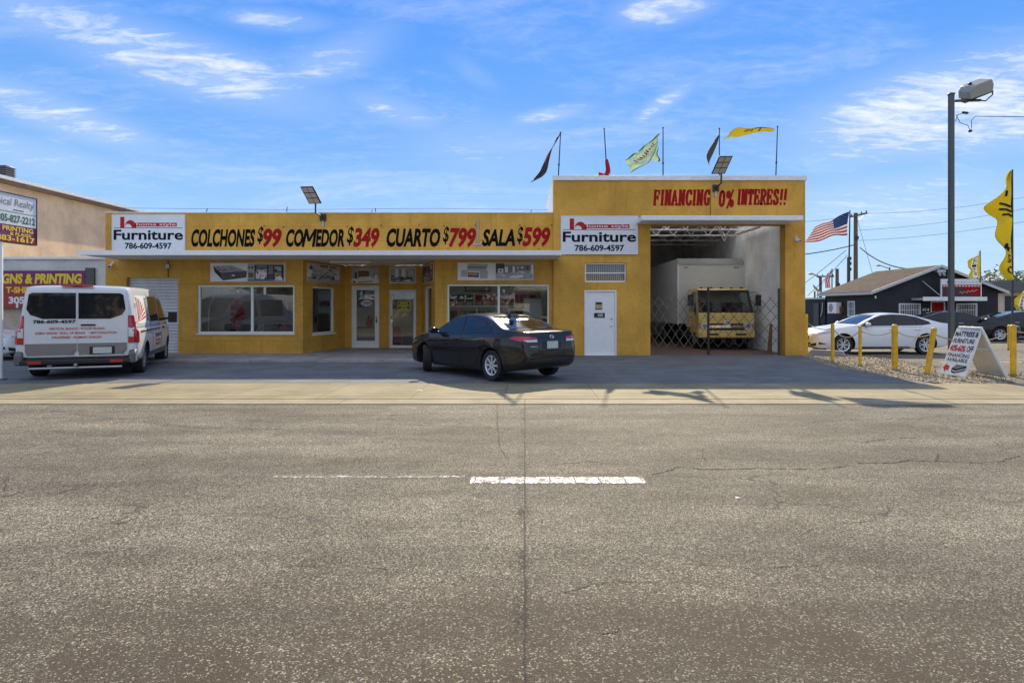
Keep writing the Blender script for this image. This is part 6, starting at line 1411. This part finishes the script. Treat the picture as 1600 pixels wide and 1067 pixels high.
C_ = lambda a, c: bl+u*(wd*a)+v*(hh*c)+n_*.004
b.text('MATTRESS &', C_(.52, .875), u, v, wd*.88, .12, M_navy, .03); b.text('FURNITURE', C_(.50, .73), u, v, wd*.80, .11, M_navy, .03)
b.text('40%-60%', C_(.36, .57), u, v, wd*.60, .16, M_red, .04); b.text('OFF', C_(.84, .57), u, v, wd*.24, .15, M_navy, .03)
b.text('FINANCING', C_(.5, .42), u, v, wd*.84, .085, M_navy, .02); b.text('AVAILABLE', C_(.5, .32), u, v, wd*.80, .085, M_navy, .02)
Q = lambda pts: [(a*wd, c*hh) for a, c in pts]
b.art(fr, Q([(.06, .14), (.19, .24), (.19, .19), (.30, .19), (.30, .09), (.19, .09), (.19, .04)]), M_red, 1.5)
b.art(fr, Q([(.42, .14), (.55, .23), (.95, .22), (.93, .12), (.58, .04), (.44, .05)]), M_navy, 1.5); b.art(fr, Q([(.44, .15), (.55, .225), (.93, .215), (.62, .13)]), M_tgrey, 2.5); b.art(fr, Q([(.46, .09), (.60, .07), (.92, .15), (.92, .165), (.60, .085), (.46, .105)]), M_signwhite, 2.5)
b.build('front_panel', t, smooth=0)
bl2, br2, tl2, tr2 = Vector((10.66, 14.98, .05)), Vector((10.70, 14.18, .05)), Vector((10.13, 14.95, 1.10)), Vector((10.17, 14.18, 1.10))
u2 = (bl2-br2).normalized(); v2 = (tl2-bl2).normalized()
b = MB(); fr2 = (br2, u2, v2); h2 = (tl2-bl2).length; b.prism([(0, 0), (wd, 0), (wd-.03, h2), (.03, h2)], fr2, -.045, 0, M_board); b.frame(fr2, .02, wd-.02, .02, h2-.02, .04, -.06, -.046, M_board); b.build('back_panel', t, smooth=0)
b = MB(); b.tube([(10.11, 14.2, 1.12), (10.11, 14.9, 1.12)], .025, M_board); b.bar((9.95, 14.2, .65), (10.35, 14.2, .65), .03, .01, M_steel); b.build('hinge', t)
# gravel strip
gp = [(9.0, 21.0), (8.15, 17.2), (8.30, 14.2), (8.75, 13.16), (10.0, 13.16), (11.0, 15.4), (11.25, 19), (10.4, 22.3), (9.3, 22.4)]
M_soil = mat('gravel_soil', (.27, .21, .13), .95, var=.35, vscale=5, bump=.6, bscale=25, fine=.3, fscale=60)
sheet('gravel_bed', gp, .006, M_soil)
def inpoly(x, y, poly):
    c = False; n = len(poly)
    for i in range(n):
        x1, y1 = poly[i]; x2, y2 = poly[(i+1) % n]
        if (y1 > y) != (y2 > y) and x < (x2-x1)*(y-y1)/(y2-y1)+x1: c = not c
    return c
random.seed(21)
M_st = [mat('stone_a', (.34, .29, .21), .9, var=.2), mat('stone_b', (.20, .17, .13), .9), mat('stone_c', (.42, .38, .30), .9)]
def stones(n, poly, r0, r1, z, name):
    b = MB(); k = 0
    xs = [p[0] for p in poly]; ys = [p[1] for p in poly]
    while k < n:
        x, y = random.uniform(min(xs)-.12, max(xs)+.05), random.uniform(min(ys)-.05, max(ys))
        if not inpoly(x, y, poly) and random.random() > .02: continue
        r_ = random.uniform(r0, r1)*random.choice((.6, .8, 1, 1)); 
        vs = [Vector(p)*r_*random.uniform(.7, 1.25) for p in ((1, 0, 0), (-1, 0, 0), (0, 1, 0), (0, -1, 0), (0, 0, .7), (0, 0, -.7))]
        a = random.uniform(0, 3); ca, sa = math.cos(a), math.sin(a)
        vs = [Vector((p.x*ca-p.y*sa+x, p.x*sa+p.y*ca+y, p.z+z+r_*.25)) for p in vs]
        b.add(vs, [(0, 2, 4), (2, 1, 4), (1, 3, 4), (3, 0, 4), (2, 0, 5), (1, 2, 5), (3, 1, 5), (0, 3, 5)], random.choice(M_st)); k += 1
    o = b.build(name, smooth=0); o['kind'] = 'stuff'; return o
stones(5200, gp, .010, .030, .006, 'gravel')
M_weed = mat('weed_green', (.10, .14, .03), .7, var=.3); M_weedd = mat('dry_grass', (.28, .22, .09), .8)
b = MB()
clumps = [(9.27, 15.95), (9.37, 14.9), (9.05, 17.1), (10.3, 14.5), (8.8, 18.1), (10.9, 15.4), (11.3, 14.75), (8.5, 15.2), (10.45, 14.05)]
for cx, cy in clumps:
    for k in range(46):
        x, y = random.gauss(cx, .13), random.gauss(cy, .11); h = random.uniform(.03, .12); a = random.uniform(0, 6.28); dx_, dy_ = math.cos(a)*h*.5, math.sin(a)*h*.5; w_ = .006
        b.add([(x-w_*math.sin(a), y+w_*math.cos(a), .0), (x+w_*math.sin(a), y-w_*math.cos(a), .0), (x+dx_, y+dy_, h)], [(0, 1, 2)], M_weed if random.random() < .6 else M_weedd)
o = b.build('weeds', smooth=0); o['kind'] = 'stuff'
b = MB(); b.prism([(0, 0), (1.15, 0), (1.05, .20), (.1, .22)], ((9.25, 20.95, -.02), (.86, -.50, 0), (0, 0, 1)), -.2, 0, M_slab); tag(b.build('concrete_block', bevel=.03), 'broken concrete kerb block at the right foot of the yellow store', 'kerb block')
# small litter on the pavement and road
M_paper = mat('white_litter', (.75, .74, .72), .7)
for i, (px, py, s_, lab) in enumerate(((1153, 778, .022, 'scrap of white paper on the road at the right of the lane line'), (655, 612, .06, 'crumpled white litter on the pavement left of the black sedan'))):
    Y = 1600/(py-479); X = (px-820)/1000*Y; z0 = .02 if py < 632 else .003
    b = MB(); b.add([(X-s_, Y-s_*.5, z0), (X+s_*.9, Y-s_*.7, z0+.004), (X+s_, Y+s_*.5, z0), (X-s_*.7, Y+s_*.8, z0+.006), (X, Y, z0+.02 if i == 1 else z0+.006)], [(0, 1, 4), (1, 2, 4), (2, 3, 4), (3, 0, 4)], M_paper); tag(b.build('paper_scrap', smooth=0, solid=.002), lab, 'litter')

# ------------------------------------------------------------------ lamp post with floodlight
LX, LY = 10.66, 16.0
t = thing('lamp_post', 'tall square grey lamp post with one big floodlight, behind the sandwich board', 'lamp', (LX, LY, 0))
M_post = mat('lamp_post_paint', (.085, .095, .10), .5, var=.12); M_head = mat('lamp_head', (.34, .35, .32), .5)
b = MB(); b.box(LX-.055, LX+.055, LY-.055, LY+.055, 0, 6.90, M_post); b.box(LX-.065, LX+.065, LY-.065, LY+.065, 6.88, 6.93, M_post); b.box(LX-.14, LX+.14, LY-.14, LY+.14, 0, .03, M_post); b.build('pole', t, bevel=.012)
b = MB(); A_ = at(1493, 158, LY); B2 = at(1532, 157, LY); b.tube([A_, B2], .035, M_post); b.tube([B2+Vector((-.1, 0, 0)), at(1540, 158, LY), at(1551, 148, LY), at(1550, 135, LY)], .018, M_post); b.tube([at(1502, 158, LY), at(1508, 160, LY), at(1516, 157, LY)], .03, M_post); b.build('arm', t)
c = at(1526, 139, LY); ux = Vector((.92, 0, .36)).normalized(); uz = Vector((-.30, -.35, .80)).normalized(); uy = uz.cross(ux).normalized(); uz = ux.cross(uy).normalized()
b = MB(); b.prism([(-.34, -.14), (.26, -.16), (.30, .02), (.25, .16), (-.25, .16), (-.34, .05)], (c+uy*.20, ux, uz), 0, .40, M_head); hd = b.build('floodlight', t, bevel=.02)
b = MB(); b.obox(c-uz*.165, ux*.29, uy*.18, uz*.012, M_dark); b.build('lens_frame', hd); b = MB(); b.obox(c+ux*.305, ux*.015, uy*.13, uz*.10, M_dark); b.ball(c-ux*.16+uz*.18, .045, M_dark, 10); b.build('end_plate', hd)
b = MB(); b.tube([at(1493, 190, LY), at(1496, 180, LY), at(1505, 177, LY), at(1515, 177, LY)], .008, M_dark, 6); b.tube([at(1494, 180, LY), at(1500, 192, LY), at(1512, 196, LY), at(1516, 204, LY), at(1518, 200, LY), at(1518, 188, LY), at(1524, 182, LY)], .008, M_dark, 6); b.ball(at(1516, 205, LY), .05, M_dark, 8, (1, 1, .7)); b.tube([at(1504, 176, LY), at(1512, 177, LY)], .03, M_dark, 6); b.build('hanging_cable', t)
b = MB(); b.tube(sag(at(1524, 182, LY), Vector((24, 13.0, 6.2)), .25), .008, M_dark, 6); tag(b.build('overhead_wire'), 'thick cable running right from the lamp post top', 'wire')

# ------------------------------------------------------------------ feather flags
def feather(lab, Y, pole_px, ytop, rows, base_z, m, marks, group='yellow feather flags', amp=.18, pr=.022):
    X = (pole_px-820)/1000*Y; zt = EYE+(479-ytop)/1000*Y
    t = thing('feather_flag', lab, 'flag', (X, Y, base_z), 0, group)
    b = MB(); b.tube([(X, Y, base_z), (X, Y, zt)], [pr*1.3, pr*.7], M_pole, 8); b.build('pole', t)
    ys = [r_[0] for r_ in rows]; cf = curve([(r_[0], r_[1]) for r_ in rows])
    def P(u, v):
        py = ys[0]+(ys[-1]-ys[0])*u; f = cf(py); w_ = (pole_px-f)/1000*Y
        return Vector((X-w_*v, Y+amp*math.sin(u*11+v*3)*v+.5*amp*math.sin(u*23)*v, EYE+(479-py)/1000*Y-.04*w_*v))
    o = cloth(P, 60, 14, m, 'flag_cloth', t, mfun=marks)
    return t, P, o
rows = [(266, 1581), (280, 1571), (294, 1561), (308, 1551.5), (321, 1542.5), (326, 1547), (334, 1556), (342, 1563), (350, 1561), (364, 1558), (380, 1557), (396, 1559), (410, 1563), (424, 1570), (438, 1579)]
def mk(u, v):
    py = 268+170*u
    if v < .05: return M_cblack
    return M_cyel
t, P, o = feather('tall yellow feather flag with black lettering at the right edge', 15.5, 1582, 265, rows, 0, M_cyel, mk)
b = MB()
def on(u0, v0, du, dv, ch, h):
    p, f, s_ = text_geo(ch, .02, 0, 1.0)
    for sg in (-1, 1): b.add([P(u0+du*(1-c_), v0+dv*(1-a))+Vector((0, sg*.012, 0)) for a, c_ in p], f if sg < 0 else [g_[::-1] for g_ in f], M_cblack)
for u0, ch in ((.66, '4'), (.765, 'S'), (.87, 'C')): on(u0, .12, .075, .55, ch, 1)
for k in range(3):
    for sg in (-1, 1): b.tube([P(.33+.045*k, .10)+Vector((0, sg*.02, 0)), P(.31+.045*k, .35)+Vector((0, sg*.02, 0)), P(.30+.05*k, .62)+Vector((0, sg*.02, 0))], .022, M_cblack, 5)
b.tube([P(.2, .8)+Vector((0, -.02, 0)), P(.24, .6)+Vector((0, -.02, 0))], .03, M_cblack, 5); b.build('lettering', o, smooth=0)
rows2 = [(392, 1531), (398, 1527), (405, 1515), (412, 1513), (422, 1514), (433, 1516)]
t, P, o = feather('small yellow and white specials flag above the charcoal building roof', 37.0, 1532, 391, rows2, 3.0, M_cyel, lambda u, v: M_cwhite if .25 < v < .72 else M_cyel, amp=.1)
b = MB()
for k, ch in enumerate('SPECIALS'):
    p, f, s_ = text_geo(ch, .02, 0, 1.0); b.add([P(.10+.105*k+.09*(1-c_), .33+.32*(1-a))+Vector((0, -.015, 0)) for a, c_ in p], f, M_cblack)
b.build('lettering', o, smooth=0)
rows3 = [(452, 1602), (458, 1594), (466, 1587), (480, 1585), (490, 1586), (494, 1600)]
t, P, o = feather('low yellow and white flag cut by the right edge', 36.0, 1606, 448, rows3, 0, M_cyel, lambda u, v: M_cwhite if .3 < v < .65 else M_cyel, amp=.08)
b = MB()
for k in range(6):
    for d_ in (0, .05): b.tube([P(.16+.12*k+d_, .40)+Vector((0, -.02, 0)), P(.16+.12*k+d_, .55)+Vector((0, -.02, 0))], .03, M_cblack, 5)
b.build('lettering', o, smooth=0)

# ------------------------------------------------------------------ national flags, poles, wires
def us_flag(P, name, parent):
    mb = MB(); NU, NV = 40, 13; vs = []
    for i in range(NU+1):
        for j in range(NV+1): vs.append(P(i/NU, j/NV))
    b0 = mb.add(vs, [], M_cusred)
    for i in range(NU):
        for j in range(NV):
            m = M_cblue if (i < NU*.4 and j < 7) else (M_cusred if j % 2 == 0 else M_cwhite)
            mb.f.append([b0+k for k in (i*(NV+1)+j, (i+1)*(NV+1)+j, (i+1)*(NV+1)+j+1, i*(NV+1)+j+1)]); mb.m.append(mb.mi(m))
    o = mb.build(name, parent, smooth=60, solid=.004)
    s = MB()
    for r_ in range(9):
        for c_ in range(6 if r_ % 2 == 0 else 5):
            u = (.035+.066*c_+(0 if r_ % 2 == 0 else .033)); v = (.06+.054*r_)
            for sg in (-1, 1):
                ce = P(u, v)+Vector((0, sg*.014, 0)); du = (P(u+.012, v)-P(u, v)); dv = (P(u, v+.02)-P(u, v))
                pts = [ce+du*math.cos(k*math.pi/5)*(1 if k % 2 == 0 else .45)+dv*math.sin(k*math.pi/5)*(1 if k % 2 == 0 else .45) for k in range(10)]
                s.add(pts, [tuple(range(10))], M_cwhite)
    s.build('stars', o, smooth=0)
FYD = 55
t = thing('national_flag', 'large stars and stripes flag flying left from a tall pole', 'flag', at(1327, 508, FYD))
b = MB(); bp_ = at(1325, 400, FYD); b.tube([Vector((bp_.x, FYD, 0)), at(1328, 329, FYD)], [.10, .05], M_pole, 8); b.build('pole', t)
tp = [at(1327, 331, FYD), at(1313, 338, FYD), at(1298, 345, FYD), at(1285, 350, FYD), at(1272, 356, FYD)]; bt = [at(1327, 366, FYD), at(1310, 368, FYD), at(1295, 371, FYD), at(1280, 376, FYD), at(1261, 378, FYD)]
us_flag(lambda u, v: smooth_path([tuple(p) for p in tp], u).lerp(smooth_path([tuple(p) for p in bt], u), v)+Vector((.0, .35*math.sin(6*u+2*v), .06*math.sin(9*u+4*v))), 'flag_cloth', t)
t = thing('national_flag', 'small stars and stripes flag hanging limp beside a distant tee pole', 'flag', at(1300, 508, 58))
b = MB(); b.tube([Vector((at(1300, 450, 58).x, 58, 0)), at(1300, 420, 58)], .05, M_pole, 6); b.build('pole', t)
us_flag(lambda u, v: at(1299, 423, 58).lerp(at(1298, 450, 58), u)+Vector((-.58*v*(.5+.5*min(1, u*2.2)), .18*math.sin(8*v+3*u), -.25*v*(1-u))), 'flag_cloth', t)
M_wood = mat('weathered_pole', (.16, .12, .085), .9, var=.25, vscale=4, stretch=(3, 3, .4))
def upole(lab, px, ytop, Y, r, arm=None, extra=None):
    X = (px-820)/1000*Y; zt = EYE+(479-ytop)/1000*Y
    t = thing('utility_pole', lab, 'pole', (X, Y, 0), 0, 'utility poles behind the charcoal building')
    b = MB(); b.tube([(X, Y, 0), (X, Y, zt)], [r*1.2, r], M_wood, 10); b.build('pole', t)
    if arm:
        b = MB(); b.bar(at(*arm[0], Y-.3), at(*arm[1], Y-.3), .16, .12, M_wood); 
        for k in (.05, .35, .65, .95): p = at(*arm[0], Y-.3).lerp(at(*arm[1], Y-.3), k); b.tube([p, p+Vector((0, 0, .25))], .05, M_dark, 6)
        mid = at(*arm[0], Y-.3).lerp(at(*arm[1], Y-.3), .5); b.bar(mid+Vector((.5, 0, 0)), Vector((X, Y-.2, zt-.9)), .05, .03, M_steel); b.build('crossarm', t)
    if extra:
        b = MB()
        for yy in extra: p = at(px, yy, Y); b.box(p.x-.14, p.x+.14, Y-.3, Y-.1, p.z-.15, p.z+.15, M_dark)
        b.build('pole_fitting', t)
    return t
upole('thick wooden utility pole with a tilted crossarm behind the shingle roof', 1337, 333, 60, .17, ((1329, 339), (1355, 333)), (372,))
upole('dark utility pole just below the large stars and stripes flag', 1326, 402, 64, .15, None, (404, 412, 421))
upole('short dark pole between the tee pole and the flagpole', 1308, 420, 62, .15, None, (445,))
upole('distant tee shaped pole beside the small hanging flag', 1283, 432, 75, .09, ((1276, 432), (1303, 432)))
upole('thin distant pole near the satellite dish', 1273, 455, 80, .10)
def slight(lab, px, ytop, Y, lx, ly):
    X = (px-820)/1000*Y; t = thing('street_light', lab, 'lamp', (X, Y, 0), 0, 'distant street lights')
    b = MB(); b.tube([(X, Y, 0), at(px, ytop, Y)], .09, M_post, 8); b.build('pole', t)
    b = MB(); b.tube([at(px, ytop+2, Y), at((px+lx)/2, ly+2, Y), at(lx+3, ly, Y)], .05, M_post, 6); b.build('arm', t)
    b = MB(); p = at(lx, ly, Y); b.ball(p, 1, M_head, 10, (.35, .18, .12)); b.build('lamp_head', t)
slight('distant grey street light with an arm to the left, beside the store pillar', 1281, 433, 70, 1267, 428); slight('distant street light peeping over the shingle ridge', 1390, 418, 80, 1373, 415)
M_cable = mat('black_cable', (.03, .03, .03), .95, spec=.05)
def wire(lab, pts, r, sags=.6):
    b = MB()
    for a, c in zip(pts, pts[1:]): b.tube(sag(a, c, sags, 16), r, M_cable, 5)
    tag(b.build('overhead_wire'), lab, 'wire', 'overhead wires')
wire('heavy cable from behind the store pillar to the thick utility pole', [at(1180, 402, 60), at(1334, 383, 60)], .045, .3)
wire('heavy twisted cable sagging from the utility pole to the shingle roof', [at(1344, 387, 60), at(1432, 421, 44)], .045, .5)
wire('thin upper wire from the utility pole across the right sky', [at(1352, 334, 60), at(1720, 282, 50)], .013, .6)
wire('thin middle wire from the utility pole across the right sky', [at(1340, 360, 60), at(1720, 300, 50)], .013, .5)
wire('thin lower wire from the utility pole across the right sky', [at(1340, 376, 60), at(1720, 322, 50)], .013, .5)
wire('thin wire from the crossarm leftwards behind the garage', [at(1330, 337, 60), at(1150, 344, 55)], .014, .4)
wire('upper slanting guy wire left of the flagpole', [at(1322, 391, 60), at(1240, 455, 66)], .025, .1)
wire('lower slanting guy wire left of the flagpole', [at(1324, 399, 60), at(1262, 462, 66)], .025, .1)
wire('faint guy wire falling right of the thick utility pole', [at(1340, 345, 60), at(1364, 430, 50)], .015, .0)

# ------------------------------------------------------------------ trees
M_bark = mat('bark', (.10, .075, .055), .9, var=.3, vscale=8)
M_leaf = [mat('leaf_a', (.055, .095, .022), .6), mat('leaf_b', (.09, .14, .035), .6), mat('leaf_c', (.035, .065, .018), .6)]
def tree(lab, x, y, h, r, n, ls, seed, group):
    rnd = random.Random(seed); t = thing('leafy_tree', lab, 'tree', (x, y, 0), 0, group)
    b = MB(); tips = []
    b.tube([(0, 0, -.1), (.08, .05, h*.25), (.0, .1, h*.5)], [h*.035, h*.026, h*.018], M_bark, 9)
    for k in range(9):
        a = k*2.4+rnd.uniform(-.3, .3); z0 = h*rnd.uniform(.28, .5); L_ = r*rnd.uniform(.45, .85); e = Vector((math.cos(a)*L_, math.sin(a)*L_, z0+h*rnd.uniform(.1, .38)))
        b.tube([(0, .05, z0), e*.5+Vector((0, 0, z0*.55)), e], [h*.014, h*.009, h*.004], M_bark, 6); tips.append(e)
    b.build('trunk', t, world=False)
    cl_ = [(tp_, r*rnd.uniform(.28, .5)) for tp_ in tips]+[(Vector((rnd.gauss(0, r*.3), rnd.gauss(0, r*.3), h*rnd.uniform(.55, .9))), r*rnd.uniform(.25, .45)) for _ in range(9)]
    c = MB()
    for k in range(n):
        ce, cr2 = rnd.choice(cl_); d = Vector((rnd.gauss(0, 1), rnd.gauss(0, 1), rnd.gauss(0, .8))).normalized()*cr2*rnd.uniform(.45, 1.0)**.6
        p = ce+d; a = Vector((rnd.gauss(0, 1), rnd.gauss(0, 1), rnd.gauss(0, .6))).normalized(); s2 = a.orthogonal().normalized(); s_ = ls*rnd.uniform(.6, 1.2)
        c.add([p-a*s_, p+s2*s_*.45, p+a*s_, p-s2*s_*.45], [(0, 1, 2, 3)], rnd.choice(M_leaf))
    c.build('crown', t, world=False, smooth=0)
tree('dark green tree above the far grey building, right edge', 56.5, 76, 5.8, 3.6, 2600, .22, 1, 'distant trees')
tree('second green tree at the far right edge beyond the grey building', 61.5, 78, 5.6, 3.4, 2200, .22, 2, 'distant trees')
TL = ['broad green tree across the street, mirrored in the left shop window', 'tallest green tree across the street, mirrored in the entrance windows', 'green tree far left across the street, mirrored in the shop glass', 'low bushy green tree across the street beside the pale wall', 'dense green tree across the street, mirrored in the splayed window']
for i, (x, y, h, r_) in enumerate(((-17, -17, 6.5, 3.6), (-10.5, -19, 7.5, 4.0), (-25, -19, 7, 4.2), (-21, -15, 4.5, 3.0), (-4.5, -18, 6.5, 3.8))):
    tree(TL[i], x, y, h, r_, 3400, .30, 10+i, 'trees across the street')
op = thing('opposite_building', 'long dark fronted shop across the street, mirrored in the right shop window', 'building', (8, -24, 0))
M_oppo = mat('opposite_wall', (.50, .46, .42), .8, var=.2)
b = MB(); b.box(-1, 30, -34, -22, 0, 4.8, M_oppo); b.build('wall', op)
b = MB()
for k in range(6): b.box(.5+4.6*k, 3.8+4.6*k, -22, -21.95, .6, 2.7, M_dark)
b.build('shopfront', op); b = MB(); b.box(-1.3, 30.3, -22, -20.4, 3.0, 3.2, M_grey); b.build('awning', op)
gw = MB(); gw.box(-40, -1.1, -23, -22.7, 0, 2.3, M_beige); gw.box(-40, -1.1, -23.05, -22.65, 2.3, 2.38, M_slab); tag(gw.build('garden_wall'), 'long beige boundary wall across the street behind the green trees', 'wall')
